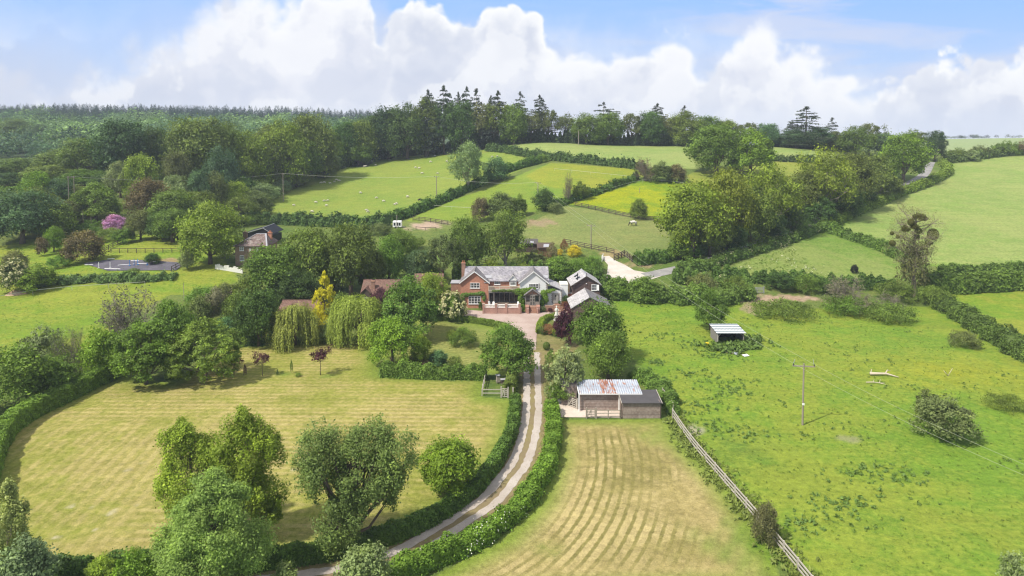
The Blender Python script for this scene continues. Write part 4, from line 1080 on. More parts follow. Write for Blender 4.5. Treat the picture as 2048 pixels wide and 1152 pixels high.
B('bush',926,692,656,58,'mid','rounded green bush alone on the house lawn'); B('shrub',903,680,660,22,'chart','small golden shrub touching the rounded lawn bush')
plant('shrub','shrub',910,735,712,28,'olive','small open shrub behind the garden hedge',cat='shrub'); B('bush_b',832,734,712,60,'copper','reddish low shrub under the yellow-green shrub')
T('horse',1017,758,648,110,'mid','dense round tree beside the drive above the beehives')
T('tall_b',862,634,545,74,'lime','light green tree next to the brick gable')
o = B('bush_c',903,641,584,54,'fern','shrub smothered in cream flowers beside the brick gable'); blossom_on(o, 'bush_c', 'ivory', 700, 5, .075, .2)
B('bush',868,640,600,44,'dark','dark shrub between the large garden tree and the flowering shrub')
plant('purple_tree','round',762,632,575,50,'plum','wine-red leaved tree in front of the brown tiled roof',cat='tree')
# band of trees behind the house
belt = [('oak_b',620,585,455,116,'olive','big olive tree above the golden tree'),('oak',702,590,446,112,'olive','large dark olive tree left of the brown tiled roof'),
 ('oak',545,600,492,124,'mid','broad green tree right of the brick cottage'),('round',590,612,540,90,'dark','dark crown behind the low brown roof'),
 ('round',778,565,470,66,'fern','green tree above the brown tiled roof'),('oak_b',742,580,505,60,'mid','rounded tree against the left of the brown tiled roof'),
 ('airy',885,572,470,92,'drab','grey-green open tree left behind the brick house'),('oak',932,548,434,76,'olive','tall olive tree behind the house chimney'),
 ('ash',1010,540,418,104,'olive','large pale olive tree right behind the house roof'),('oak_b',838,560,500,70,'blue','blue-green tree beside the grey open tree'),
 ('oak',668,575,500,70,'dark','dark tree between the two big olive trees'),('round',800,520,456,60,'fern','fresh green bushy tree below the white trailer')]
for k, u, vb, vt, w_, col, lab in belt: T(k, u, vb, vt, w_, col, lab, 'garden_tree', group='trees behind the house')
bl = [('bush',760,470,446,50,'drab','dull bush at the hedge corner left of the white trailer'),('bush_b',820,500,468,60,'olive','olive bush below the white trailer'),('bush',855,560,520,60,'fern','green bush on the bank behind the brown roof'),
 ('bush_b',1070,540,500,54,'drab','grey-green bush beside the far brown shed'),('bush',1120,556,512,64,'fern','green bush right behind the slate roof'),('bush_c',1160,556,516,66,'fern','rounded bush between the slate roof and the gravel track'),
 ('bush',1185,545,512,44,'mid','dark topped bush at the gravel track gate'),('bush_b',985,556,520,50,'yel','yellowish bush over the slate roof ridge'),('bush',1045,560,528,60,'olive','olive bush over the right of the slate roof'),
 ('bush',925,560,522,44,'mid','green bush behind the house chimney'),('bush_b',430,646,572,60,'grey','grey twiggy bush below the cottage track'),('bush',400,660,590,56,'drab','dull green bush left of the grey twiggy bush'),
 ('bush_c',470,650,585,56,'olive','olive bush right of the grey twiggy bush'),('bush',452,690,634,60,'blue','blue-green bush at the lawn corner by the hedge'),('bush_b',505,640,590,46,'drab','dull bush left of the dark willow-side tree'),
 ('bush_c',405,628,572,64,'fern','light green bush between the grey thicket and the cottage track'),('bush',452,606,566,56,'drab','dull twiggy bush on the near side of the cottage track'),('bush_b',494,610,556,60,'olive','olive bush right of the cottage track'),('bush_b',350,664,612,54,'olive','olive bush behind the ash-like tree at the lawn corner'),
 ('bush',520,540,505,40,'deep','dark shrub against the cottage front wall'),('mound',560,600,560,70,'dark','dark ivy covered mound beside the low roof'),('bush',375,540,495,30,'silver','pale bush by the tall pole left of the cottage')]
for k, u, vb, vt, w_, col, lab in bl: B(k, u, vb, vt, w_, col, lab)
B('column',1104,520,483,22,(.30,.29,.13),'cream variegated conifer beside the far brown shed',name='conifer_tree',cat='conifer')
B('bush',1149,514,490,28,'gold','golden conifer bush on the bank above the house'); B('column',1128,505,478,18,'rust','rust coloured small conifer beside the golden bush',name='conifer_tree',cat='conifer')
B('shrub',1120,512,497,12,'gold','tiny golden shrub between the small conifers')
# right of the drive
B('bush_b',1129,690,606,44,'purple','dark wine-red column-like tree beside the statue',name='purple_tree',cat='tree')
T('oak_b',1201,722,602,108,'mid','big green tree right of the wine-red tree'); T('oak',1186,690,622,60,'fern','light green tree behind the wine-red tree')
T('oak_b',1216,757,664,86,'fern','dense weeping green tree above the barn'); 
T('lumpy',1130,797,690,84,(.215,.285,.135),'silvery willow-like tree left of the barn'); B('bush_b',1118,806,760,44,'fern','green shrub at the barn yard corner')
B('ball',1093,700,684,15,'mid','clipped round topiary ball beside the drive',name='topiary',cat='topiary')
B('column',1101,738,698,24,'fern','small upright conical tree right of the drive',name='small_tree',cat='tree')
B('shrub',1098,668,648,34,'rust','reddish brown shrub in the statue bed'); B('shrub',1115,672,652,26,'yel','yellow-green shrub between red shrub and wine-red tree'); B('shrub',1086,668,652,24,'dark','dark green shrub at the corner of the statue bed')
B('shrub',1135,610,594,20,'rust','rust coloured shrub left of the lower slate outbuilding')
B('mound',1155,790,770,40,'mid','low scrub against the left wall of the barn')

# ------------------------------------------------------------------ fields above the house
T('ash',936,383,282,78,'silver','pale ash tree at the edge of the sheep field'); B('bush',993,364,314,52,'blue','dark round bush right of the pale ash tree')
B('bush_c',962,442,394,38,'brown','brown-green bush left of the pale paddock corner'); B('bush',1003,438,384,62,'drab','dull wide bush below the green strip field'); B('bush_b',1038,432,388,34,'mid','green bush right of the dull wide bush')
B('bush',1088,420,376,46,'dark','dark bush left at the buttercup field corner'); plant('thicket','thicket',1136,405,344,22,'brown','narrow brown half dead tree at the buttercup field',cat='tree')
B('bush_b',1161,398,362,36,'mid','green bush beside the narrow brown tree'); B('shrub',1110,426,404,34,'drab','low dull bush at the corner of the horse paddock')
plant('thicket','thicket_b',1292,362,314,46,'brown','brownish twiggy bush above the buttercup field',cat='bush'); B('bush_b',1322,364,322,50,'drab','dull bush in the middle above the buttercup field'); B('bush',1352,364,328,40,'brown','brown-green bush right above the buttercup field')
B('bush',1278,439,397,34,'olive','lone bush on the paddock fence near the horse'); B('mound',1085,325,308,26,'fern','light green shrub at the upper hedge corner')
T('oak',1432,350,249,112,'mid','darker left tree of the paired round trees'); T('horse',1500,355,257,104,'bright','brighter right tree of the paired round trees')
# wood beside the lane
lw = [('oak',1385,512,364,136,'yel','yellow-olive tree at the left front of the lane wood'),('oak',1452,498,338,112,'yel','yellow-olive tree behind the front of the lane wood'),('ash',1540,470,326,116,'yel','open yellow-olive tree in the middle of the lane wood'),
 ('oak_b',1500,488,380,96,'olive','shaded olive tree low in the lane wood'),('round',1590,472,404,50,'dark','small dark egg-shaped tree at the lane edge'),('ash',1652,440,292,110,'yel','tall loose tree in the lane wood with pale limbs'),
 ('oak',1610,440,340,84,'olive','olive tree in the middle of the lane wood'),('oak_b',1700,420,304,96,'olive','olive tree right in the lane wood'),('oak',1742,400,308,90,'olive','rounded olive tree near the top of the lane wood'),
 ('oak',1806,364,266,92,'bright','bright green dense tree at the top of the lane'),('round',1680,434,360,80,'dark','dark undergrowth tree in the lane wood'),('oak',1420,512,410,90,'olive','olive understory tree at the foot of the lane wood')]
for k, u, vb, vt, w_, col, lab in lw: T(k, u, vb, vt, w_, col, lab, 'lane_tree', group='trees beside the lane')
for u, vb, vt, w_, col, lab in [(1360,520,478,50,'mid','green bush at the left foot of the lane wood'),(1465,505,450,64,'deep','deep shaded bush under the lane wood'),(1545,480,425,60,'deep','dark bush under the open lane tree'),(1640,450,392,60,'dark','dark bush midway along the lane'),(1780,392,350,50,'olive','olive bush near the top of the lane'),(1725,412,365,50,'dark','dark bush below the rounded lane tree')]:
    B('bush', u, vb, vt, w_, col, lab)
for u, vb, vt, w_, col, lab in [(1915,318,295,34,'mid','green bush in the hedge below the far right hill'),(1960,314,290,40,'drab','dull bush in the hedge under the far hill'),(2010,310,282,50,'mid','leafy bush at the right end of the hill hedge'),(1945,322,300,30,'silver','pale small bush in the hill hedge'),(2044,310,282,36,'copper','brownish bush at the right end of the hill hedge')]:
    B('bush_b', u, vb, vt, w_, col, lab)
# right side
T('horse',1421,660,580,72,'mid','green tree behind the open field shelter')
B('mound',1566,632,602,136,'olive','long low bramble island beside the bare earth'); B('mound',1690,628,592,90,'mid','ivy mound below the grey willow'); plant('willow_bush','thicket_b',1700,622,554,96,'grey','grey-leaved willow bush near the mistletoe tree',cat='bush')
B('mound',1778,642,605,100,'olive','rounded bramble mound left of the pasture hedge'); plant('thicket','thicket',1776,625,588,60,'grey','grey twigs growing out of the bramble mound',cat='bush')
B('bush',1612,584,548,60,'mid','green bush over the hay bale at the meadow hedge'); B('bush_b',1560,580,542,56,'dark','dark bush left of the yellow bale'); B('bush',1665,590,556,50,'dark','dark bush right of the yellow bale')
B('bush_b',1888,876,788,112,(.155,.190,.080),'big rounded bramble thicket in the rough pasture'); B('bush_b',1856,838,780,54,'drab','upright left part bush of the big pasture bramble'); B('mound',2012,815,792,84,'olive','low flat bramble patch right of the big pasture thicket')
B('bush',1930,694,662,60,'drab','round scrub bush standing out of the pasture hedge'); B('bush_c',1530,1085,1005,54,(.135,.135,.055),'dark brownish green bush growing on the near fence',name='bush')
B('bush_b',1790,600,560,80,'mid','leafy undergrowth left of the mistletoe tree'); B('bush',1870,612,572,70,'olive','undergrowth bush right of the mistletoe tree')
o = B('bush',1405,590,548,70,'drab','elder bush with cream flower heads on the lane bank'); blossom_on(o, 'bush', 'ivory', 300, 8, .06)
B('bush_b',1470,590,552,60,'mid','green bush at the right end of the lane bank'); B('bush',1290,600,552,70,'mid','wide green bush over the bramble bank'); B('bush_b',1235,596,556,50,'fern','green bush right behind the timber outbuilding')
B('shrub',2030,1180,1105,60,'silver','grey-green shrub in the near right corner')

# ------------------------------------------------------------------ mistletoe tree: bare limbs, ivy, dark green balls
b, h, _w = place(1826, 592, 396, 110)
rt = empty('mistletoe_tree', b, 'half dead tree carrying round balls of mistletoe', 'tree')
rs = np.random.default_rng(9); tb = MB(); k_ = h
tb.tube([(0,0,-.3),(.1,0,.25*h),(.0,.1,.5*h),(.25,0,.86*h)], [.55,.42,.3,.08], 8)
tips = []
for i in range(46):
    z = rs.uniform(.28, .8) * h; a = rs.uniform(0, 2*PI); L = rs.uniform(.13, .28) * h * (1.1 - z/h*.5)
    e = np.array([math.cos(a)*L, math.sin(a)*L, z + L*rs.uniform(.25, .9)]); m = np.array([math.cos(a)*L*.5, math.sin(a)*L*.5, z + L*.2])
    tb.tube([(0,.05,z), m, e], [.13,.08,.03], 5, False)
    for j in range(9):
        s0 = m + (e-m)*rs.uniform(.2, 1); e2 = s0 + unit(rs.normal(size=3) + [0,0,.4] + unit(e-m)*.6)*rs.uniform(.8, 2.2); tb.tube([s0,(s0+e2)/2+rs.normal(size=3)*.1,e2],[.035,.025,.012],3,False); tips.append(e2)
        for q in range(3):
            e3 = e2 + unit(rs.normal(size=3)+[0,0,.3])*rs.uniform(.4,1.1); tb.tube([e2,e3],[.014,.008],3,False); tips.append(e3)
tb.build('branches', simple_mat('lichen grey bark', (.22,.185,.13), .9, .25, 3), rt)
tips = np.array(tips); kx = rs.integers(0, len(tips), 5600); lp = tips[kx] + rs.normal(size=(5600,3))*.3
V_, F_ = leaf_quads(lp, unit(rs.normal(size=lp.shape)+[0,0,.5]), .17*rs.uniform(.6,1.4,5600), rs); link('crown', mesh_np('crown', V_, [F_], M_leaf, tint=np.ones(5600)), rt, None, (.27,.29,.10))
ball_me = PROTO['ball'][0]; clump_me = PROTO['bush_b'][0]
for (u, v, r_) in [(1866,470,10.5),(1836,433,9),(1829,452,8),(1846,437,7),(1811,458,8),(1822,446,6),(1785,487,5.5),(1796,473,4),(1784,467,3.5),(1857,486,7),(1848,496,7),(1833,474,7),(1838,462,6)]:
    p = at_depth(u, v, b[1] + rs.uniform(-1.5, 1.5)) - b; D = PX(r_*2, b[1])
    o = link('mistletoe', clump_me if r_ > 6.5 and u != 1866 else ball_me, rt, p - [0,0,D/2], (.105,.105,.018)); o.scale = (D*rs.uniform(.9,1.3), D*rs.uniform(.9,1.3), D*rs.uniform(.9,1.3)); o.rotation_euler = (0, 0, rs.uniform(0, 6))
cr = lobed_crown(93, 26, .0, .22, 3600, .04, egg=.75, fill=.4); o = link('ivy', mesh_np('ivy', cr[0], [cr[1]], M_leaf, tint=cr[2]), rt, None, (.160,.165,.060)); o.scale = (7.5, 6, .62*h)

# ------------------------------------------------------------------ foreground trees, each with a crown of its own
def near_tree(label, u, vb, vt, wpx, col, lobes, n_leaf, leaf, zb, seed, name='tree', rad=.03, limbs=18, sub=16, trunk_mat=None, lean=0, **kw):
    b, h, wd = place(u, vb, vt, wpx)
    cr = lobed_crown(seed, 0, zb, .1, n_leaf, leaf, lobes=lobes, sub=sub, norm=False, **kw) if not isinstance(lobes, int) else lobed_crown(seed, lobes, zb, kw.pop('lobe_r'), n_leaf, leaf, sub=sub, **kw)
    r = empty(name, b, label, 'tree'); S3 = np.array([wd, wd, h])
    rs = np.random.default_rng(seed)
    # leaves keep their real shape: scale positions, not leaf blades
    V = cr[0].reshape(-1, 4, 3); ctr = V.mean(1, keepdims=True); V = ctr * S3 + (V - ctr) * h
    o = link('crown', mesh_np('crown', V.reshape(-1, 3), [cr[1]], M_leaf, tint=cr[2]), r, None, sunny(C[col] if isinstance(col, str) else col))
    t = trunk_mesh(seed, cr[3], cr[4], zb, rad, limbs, lean, trunk_mat, 8); to = link('trunk', t, r); to.scale = (wd, wd, h)
    return r
near_tree('broad horse chestnut with layered leaves at the lawn corner', 292, 768, 646, 124, (.130,.220,.034), 60, 22000, .026, .03, 111, lobe_r=.115, rad=.024, up=.8, flat=.6, egg=.12, fill=.2, sub=9)
near_tree('lumpy pale green maple at the left end of the lawn', 412, 760, 634, 142, (.165,.240,.046), 80, 26000, .024, .0, 112, lobe_r=.10, rad=.022, limbs=8, up=.55, egg=.10, fill=.12, sub=9, jitter=.2)
rs = np.random.default_rng(21)
def cluster(cx, cy, cz, rx, ry, rz, n, r0, r1):
    d = unit(rs.normal(size=(n, 3))); q = rs.uniform(.55, 1, n)[:, None]
    p = np.array([cx, cy, cz]) + d * q * np.array([rx, ry, rz])
    return [(*p[i], rs.uniform(r0, r1)) for i in range(n)]
near_tree('dense silvery green tree in the foreground, nearest the camera', 426, 1192, 946, 236, (.200,.300,.078),
    cluster(0,0,.40,.36,.36,.32,60,.07,.12) + cluster(-.06,0,.82,.19,.17,.15,22,.05,.085) + cluster(.16,0,.76,.14,.14,.13,14,.05,.08) + cluster(-.32,0,.34,.15,.2,.22,18,.06,.10) + cluster(.33,0,.42,.14,.2,.18,18,.06,.10) + cluster(0,-.1,.58,.34,.28,.2,34,.06,.1),
    88000, .0130, .04, 101, up=.5, jitter=.34)
near_tree('yellow-green upright tree behind the silvery one, left of a pair', 386, 1066, 842, 150, (.225,.310,.040),
    cluster(0,0,.52,.38,.36,.30,40,.07,.13) + cluster(-.14,0,.80,.24,.2,.12,18,.06,.09) + cluster(-.10,0,.90,.14,.1,.06,7,.05,.07) + cluster(0,0,.30,.34,.3,.14,20,.06,.11) + cluster(.24,0,.74,.22,.2,.12,14,.06,.09) + cluster(-.36,0,.48,.12,.2,.16,10,.05,.08),
    40000, .0135, .12, 102, rad=.032, up=.4, jitter=.42)
near_tree('taller yellow-green tree behind the silvery one, right of a pair', 490, 1082, 820, 158, (.220,.305,.040),
    cluster(0,0,.62,.36,.32,.20,40,.07,.12) + cluster(.0,0,.82,.22,.18,.10,18,.05,.085) + cluster(.0,0,.93,.10,.08,.05,6,.04,.06) + cluster(-.1,0,.42,.34,.3,.14,18,.06,.11) + cluster(.30,0,.70,.18,.2,.14,16,.05,.09) + cluster(.22,0,.36,.28,.2,.18,24,.06,.1) + cluster(.40,0,.26,.1,.15,.08,6,.04,.06) + cluster(-.30,0,.55,.16,.2,.2,12,.06,.09),
    46000, .0125, .12, 103, rad=.030, up=.4, jitter=.42)
near_tree('spreading three-headed walnut-like tree with visible dark limbs', 700, 1104, 836, 240, (.150,.215,.066),
    cluster(-.24,0,.70,.22,.24,.20,40,.055,.10) + cluster(.14,.05,.78,.16,.2,.17,26,.05,.09) + cluster(.36,0,.72,.16,.2,.20,28,.05,.09) + cluster(.16,0,.56,.26,.22,.12,26,.05,.09) + cluster(-.06,-.1,.27,.21,.2,.16,34,.055,.09) + cluster(.34,.1,.42,.12,.14,.10,12,.04,.07) + cluster(-.28,.1,.50,.16,.15,.09,16,.045,.08) + cluster(.06,-.05,.42,.18,.16,.07,12,.04,.07) + cluster(-.02,.1,.62,.12,.2,.1,8,.05,.08),
    66000, .0122, .10, 104, rad=.036, limbs=34, up=.5, jitter=.36)
near_tree('rounded bright green hazel-like tree in the drive hedge', 897, 990, 874, 120, (.165,.255,.030), 34, 20000, .030, .05, 105, lobe_r=.15, rad=.03, up=.6)
near_tree('slender birch-like tree with hanging twigs in the near left corner', 22, 1215, 965, 116, (.30,.35,.13),
    cluster(0,0,.62,.26,.26,.32,34,.06,.10) + cluster(.30,0,.45,.16,.2,.12,12,.05,.08) + cluster(.05,0,.90,.08,.08,.08,6,.04,.06), 30000, .0125, .15, 106, rad=.016, trunk_mat=M_pale_bark, up=.45, jitter=.4)
near_tree('pale silver willow bush in the near left corner', 58, 1235, 1068, 112, (.180,.255,.130), 26, 16000, .030, .02, 107, lobe_r=.18, name='willow_tree', up=.5)
near_tree('small pale silver-green tree at the bottom of the drive', 730, 1205, 1090, 112, (.200,.265,.115), 24, 13000, .038, .04, 108, lobe_r=.18, up=.5)
near_tree('small young shrub tree beside the bottom end of the drive', 572, 1190, 1124, 54, (.200,.265,.100), 14, 4000, .055, .04, 109, lobe_r=.22, up=.5)
B('bush',205,1185,1112,70,'chart','yellow-green bush in front of the near lawn hedge'); B('bush_b',268,1188,1100,84,'bright','leafy lime bush in front of the near hedge left of the silvery tree')
B('bush_b',372,1172,1112,40,'yel','pale bush in the near hedge by the silvery tree')
# ------------------------------------------------------------------ distant woods (read as one mass)
def far_wood(name, label, spots, kind, col, seed):
    rs = np.random.default_rng(seed); me = PROTO[kind][0]
    co = np.empty(len(me.vertices) * 3, np.float32); me.vertices.foreach_get('co', co); q = co.reshape(-1, 4, 3)
    Vs, tn = [], []
    for x, y, z, w_, h in spots:
        n = 260 if kind.startswith('spruce') else 520
        k = rs.integers(0, len(q), n); a = rs.uniform(0, 2 * PI); ca, sa = math.cos(a), math.sin(a)
        p = q[k]; ctr = p.mean(1, keepdims=True); p = ctr + (p - ctr) * (2.6 if kind.startswith('spruce') else 2.1)
        p = np.stack([p[..., 0] * ca - p[..., 1] * sa, p[..., 0] * sa + p[..., 1] * ca, p[..., 2]], -1) * np.array([w_, w_, h]) + np.array([x, y, z])
        Vs.append(p.reshape(-1, 3)); tn.append(np.full(n, rs.uniform(.60, 1.42)) + rs.normal(size=n) * .06)
    V = np.vstack(Vs); o = link(name, mesh_np(name, V, [np.arange(len(V)).reshape(-1, 4)], M_leaf, tint=np.clip(np.concatenate(tn), .5, 1.5)), None, None, col)
    return tag(o, label, kind='stuff')
rs = np.random.default_rng(66)
def scatter(n, f):
    x, y = f(n); z = terrain(x, y); return x, y, z
def region(u0, u1, d0, d1, n, p=1.6):
    d = d0 + (d1 - d0) * rs.random(n) ** p; u = rs.uniform(u0, u1, n)
    return (u - 1024) / F * d, d
# broadleaf woods of the left valley, bluish haze put into their leaf colours
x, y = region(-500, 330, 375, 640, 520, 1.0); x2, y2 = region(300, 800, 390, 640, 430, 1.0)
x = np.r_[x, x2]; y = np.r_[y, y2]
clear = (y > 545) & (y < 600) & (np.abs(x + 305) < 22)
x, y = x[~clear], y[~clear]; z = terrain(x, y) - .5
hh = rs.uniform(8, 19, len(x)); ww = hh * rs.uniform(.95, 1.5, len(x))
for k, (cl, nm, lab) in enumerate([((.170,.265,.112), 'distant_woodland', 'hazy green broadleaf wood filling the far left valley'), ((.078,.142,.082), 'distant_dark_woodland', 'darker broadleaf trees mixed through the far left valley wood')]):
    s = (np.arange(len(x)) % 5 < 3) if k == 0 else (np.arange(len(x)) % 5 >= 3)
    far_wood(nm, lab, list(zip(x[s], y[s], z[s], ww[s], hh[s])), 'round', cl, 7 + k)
# conifer plantation on the far skyline, blue of distance tinted into its colour
x, y = region(-500, 820, 625, 1120, 2700, 1.3); z = terrain(x, y) - 1
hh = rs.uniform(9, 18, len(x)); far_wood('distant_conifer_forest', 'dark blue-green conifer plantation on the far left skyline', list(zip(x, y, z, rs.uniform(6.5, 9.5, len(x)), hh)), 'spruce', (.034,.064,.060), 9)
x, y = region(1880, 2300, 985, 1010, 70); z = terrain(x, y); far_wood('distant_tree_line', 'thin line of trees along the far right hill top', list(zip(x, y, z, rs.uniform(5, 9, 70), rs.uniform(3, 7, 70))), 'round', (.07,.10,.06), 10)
# ------------------------------------------------------------------ rank weeds and rushes in the rough pasture
def weeds(name, label, n_tufts, pick, col, hgt, seed, blades=12):
    rs = np.random.default_rng(seed); x, y = pick(rs, n_tufts); z = terrain(x, y)
    i = np.repeat(np.arange(len(x)), blades); n = len(i)
    hs = hgt * rs.uniform(.5, 1.4, len(x))[i]; sp = hs * rs.uniform(.15, .75, n); a = rs.uniform(0, 2 * PI, n)
    pos = np.c_[x[i] + np.cos(a) * sp, y[i] + np.sin(a) * sp, z[i] + hs * rs.uniform(.15, .85, n)]
    nrm = unit(np.c_[np.cos(a) * .7, np.sin(a) * .7, np.full(n, .75)] + rs.normal(size=(n, 3)) * .4)
    V, Fq = leaf_quads(pos, nrm, hs * rs.uniform(.5, 1.0, n), rs, .38, np.c_[np.cos(a) * .5, np.sin(a) * .5, np.ones(n)])
    o = link(name, mesh_np(name, V, [Fq], M_leaf, tint=np.clip(1 + rs.normal(size=n) * .16, .5, 1.5)), None, None, col)
    return tag(o, label, kind='stuff')
def in_field(field, clumps=0, spread=2.0, box=None):
    def f(rs, n):
        poly = FP[field]; x0, y0 = poly.min(0); x1, y1 = poly.max(0); x1 = min(x1, 75); y0 = max(y0, 50)
        if box: x0, x1, y0, y1 = box
        if clumps:
            cx = rs.uniform(x0, x1, clumps); cy = rs.uniform(y0, y1, clumps); k = rs.integers(0, clumps, n); s = rs.uniform(.3, 1.0, clumps)[k] * spread
            x = cx[k] + rs.normal(size=n) * s * 1.6; y = cy[k] + rs.normal(size=n) * s
        else: x = rs.uniform(x0, x1, n); y = rs.uniform(y0, y1, n)
        m = inside(poly, x, y) & (dist_path(np.vstack([poly, poly[:1]]), x, y) > .8); return x[m], y[m]
    return f
weeds('thistles', 'dark clumps of thistle and dock in the rough pasture', 560, in_field('right_pasture', 70, 1.2), (.145,.230,.048), .24, 31)
weeds('nettles', 'nettle beds along the left side of the rough pasture', 900, in_field('right_pasture', 20, 1.6, (17, 42, 62, 122)), (.145,.232,.052), .29, 32)
weeds('rank_grass', 'tufts of long grass all over the rough pasture', 4200, in_field('right_pasture'), (.165,.240,.034), .16, 33, 6)
weeds('meadow_grass', 'long tufted grass in the flowery meadow', 1500, in_field('meadow'), (.16,.24,.045), .28, 34, 6)
weeds('cow_parsley', 'white cow parsley heads dotted over the flowery meadow', 260, in_field('meadow', 40, 2.2), (.62,.62,.45), .26, 35, 5)
weeds('left_meadow_grass', 'long tufted grass in the left pasture', 2600, in_field('left_pasture', 0, 2, (-130, -60, 112, 190)), (.150,.235,.030), .16, 36, 6)
def along(pix, off, jit, n):
    def f(rs, m):
        p, s = px_path(pix, .4); k = rs.integers(0, len(p), n); return p[k, 0] + rs.normal(size=n) * jit + off, p[k, 1] + rs.normal(size=n) * jit
    return f
FENCE_PIX = [(1345,835),(1368,870),(1400,912),(1440,958),(1480,1005),(1515,1045),(1548,1085),(1585,1130),(1625,1180)]
weeds('fence_grass', 'long grass growing under the sloping rail fence', 0, along(FENCE_PIX, .1, .8, 900), (.20,.25,.055), .36, 37, 9)
weeds('shelter_weeds', 'tall weeds in front of the open field shelter', 0, along([(1425,696),(1460,700),(1500,690),(1510,680)], 0, 1.1, 170), (.13,.205,.045), .7, 38, 12)
# ------------------------------------------------------------------ building materials
def brick_mat(name, c1, c2, mortar, sc=1.0):
    m, nt, bs = material(name); p = nt.new('ShaderNodeTexCoord').outputs['Object']
    s = nt.new('ShaderNodeSeparateXYZ'); nt.put(s.inputs[0], p); cb = nt.new('ShaderNodeCombineXYZ')
    nt.put(cb.inputs[0], nt.math('ADD', s.outputs[0], s.outputs[1])); nt.put(cb.inputs[1], s.outputs[2])
    b = nt.new('ShaderNodeTexBrick'); nt.put(b.inputs['Vector'], cb.outputs[0]); b.inputs['Scale'].default_value = 1.0 * sc
    b.inputs['Color1'].default_value = (*c1, 1); b.inputs['Color2'].default_value = (*c2, 1); b.inputs['Mortar'].default_value = (*mortar, 1)
    b.inputs['Mortar Size'].default_value = .008; b.inputs['Brick Width'].default_value = .225; b.inputs['Row Height'].default_value = .075
    n = nt.noise(p, .9, 5); n2 = nt.noise(p, 4.0, 4)
    k = nt.math('ADD', nt.math('ADD', nt.math('MULTIPLY', nt.math('SUBTRACT', n, .5), .6), nt.math('MULTIPLY', nt.math('SUBTRACT', n2, .5), .6)), 1.0)
    nt.put(bs.inputs['Base Color'], nt.scale(b.outputs['Color'], k)); bs.inputs['Roughness'].default_value = .9
    return m
def course_mat(name, c1, c2, c3, row=.22, axis=2, moss=.0, rough=.75, wide=.0):
    """slates, tiles or boards: courses along one axis, random tone, patches of lichen"""
    m, nt, bs = material(name); p = nt.new('ShaderNodeTexCoord').outputs['Object']
    s = nt.new('ShaderNodeSeparateXYZ'); nt.put(s.inputs[0], p)
    ax = s.outputs[axis]; ot = nt.math('ADD', s.outputs[0], s.outputs[1]) if axis == 2 else s.outputs[1 - axis]
    r = nt.math('DIVIDE', ax, row); fl = nt.math('FLOOR', r); fr_ = nt.math('FRACT', r)
    cb = nt.new('ShaderNodeCombineXYZ'); nt.put(cb.inputs[0], fl); nt.put(cb.inputs[1], nt.math('FLOOR', nt.math('DIVIDE', ot, wide)) if wide else 0.0)
    wn = nt.new('ShaderNodeTexWhiteNoise', noise_dimensions='2D'); nt.put(wn.inputs['Vector'], cb.outputs[0])
    n1 = nt.noise(p, .7, 6, .62); n2 = nt.noise(p, 3.0, 5, .65); n3 = nt.noise(p, 11.0, 3)
    c = nt.mix(nt.smooth(n2, .38, .62), c1, c2)
    c = nt.mix(nt.math('MULTIPLY', nt.smooth(nt.math('ADD', nt.math('MULTIPLY', n1, .6), nt.math('MULTIPLY', n3, .4)), .50, .62), moss), c, c3)
    k = nt.math('ADD', nt.math('MULTIPLY', nt.math('SUBTRACT', wn.outputs[0], .5), .42), 1.0)
    k = nt.math('MULTIPLY', k, nt.smooth(fr_, .0, .14, .62, 1.0))
    nt.put(bs.inputs['Base Color'], nt.scale(c, k)); bs.inputs['Roughness'].default_value = rough
    return m
def glass_mat(name, col=(.012,.014,.016)):
    m, nt, bs = material(name); bs.inputs['Base Color'].default_value = (*col, 1); bs.inputs['Roughness'].default_value = .08; bs.inputs['Specular IOR Level'].default_value = .5
    p = nt.new('ShaderNodeTexCoord').outputs['Object']; n = nt.noise(p, 2.0, 3)
    nt.put(bs.inputs['Base Color'], nt.mix(nt.smooth(n, .45, .7), col, tuple(c * 3 + .01 for c in col)))
    return m
M_brick = brick_mat('red brick', (.47,.180,.098), (.39,.140,.078), (.44,.33,.26))
M_brick_pink = brick_mat('pinkish garden brick', (.40,.205,.155), (.33,.165,.125), (.42,.33,.27))
M_brick_old = brick_mat('weathered brick', (.33,.17,.11), (.26,.13,.085), (.34,.26,.2))
M_brick_cot = brick_mat('brown cottage brick', (.26,.165,.10), (.20,.125,.08), (.28,.22,.17))
M_white = simple_mat('white render', (.70,.69,.66), .85, .06, .6)
M_paint = simple_mat('white paint', (.78,.77,.74), .5, .05, 2.0)
M_cream = simple_mat('cream timber', (.62,.56,.44), .7, .12, 2.0)
M_slate = course_mat('grey slate', (.20,.19,.21), (.29,.275,.30), (.40,.385,.37), .21, 2, .75, .6, .3)
M_slate_pale = course_mat('pale slate', (.36,.345,.35), (.44,.42,.42), (.28,.27,.27), .24, 2, .5, .6, .3)
M_slate_dark = course_mat('dark slate', (.155,.145,.15), (.21,.195,.20), (.26,.24,.22), .21, 2, .6, .6, .3)
M_tile = course_mat('brown clay tile', (.140,.078,.060), (.185,.108,.082), (.17,.135,.10), .17, 2, .5, .8, .2)
M_tile_old = course_mat('mottled clay tile', (.190,.140,.125), (.11,.075,.065), (.33,.30,.275), .17, 2, .8, .85, .2)
M_board = course_mat('weathered barn boards', (.23,.175,.145), (.30,.245,.21), (.15,.11,.09), .20, 2, .5, .85)
M_board_dark = course_mat('dark stained boards', (.110,.070,.060), (.155,.105,.090), (.08,.05,.04), .18, 2, .5, .8)
M_timber = simple_mat('grey weathered timber', (.30,.26,.21), .85, .22, 3.0)
M_timber_dark = simple_mat('dark fence timber', (.085,.065,.050), .85, .2, 3.0)
M_timber_pale = simple_mat('silver fence rail', (.40,.365,.31), .85, .2, 3.0)
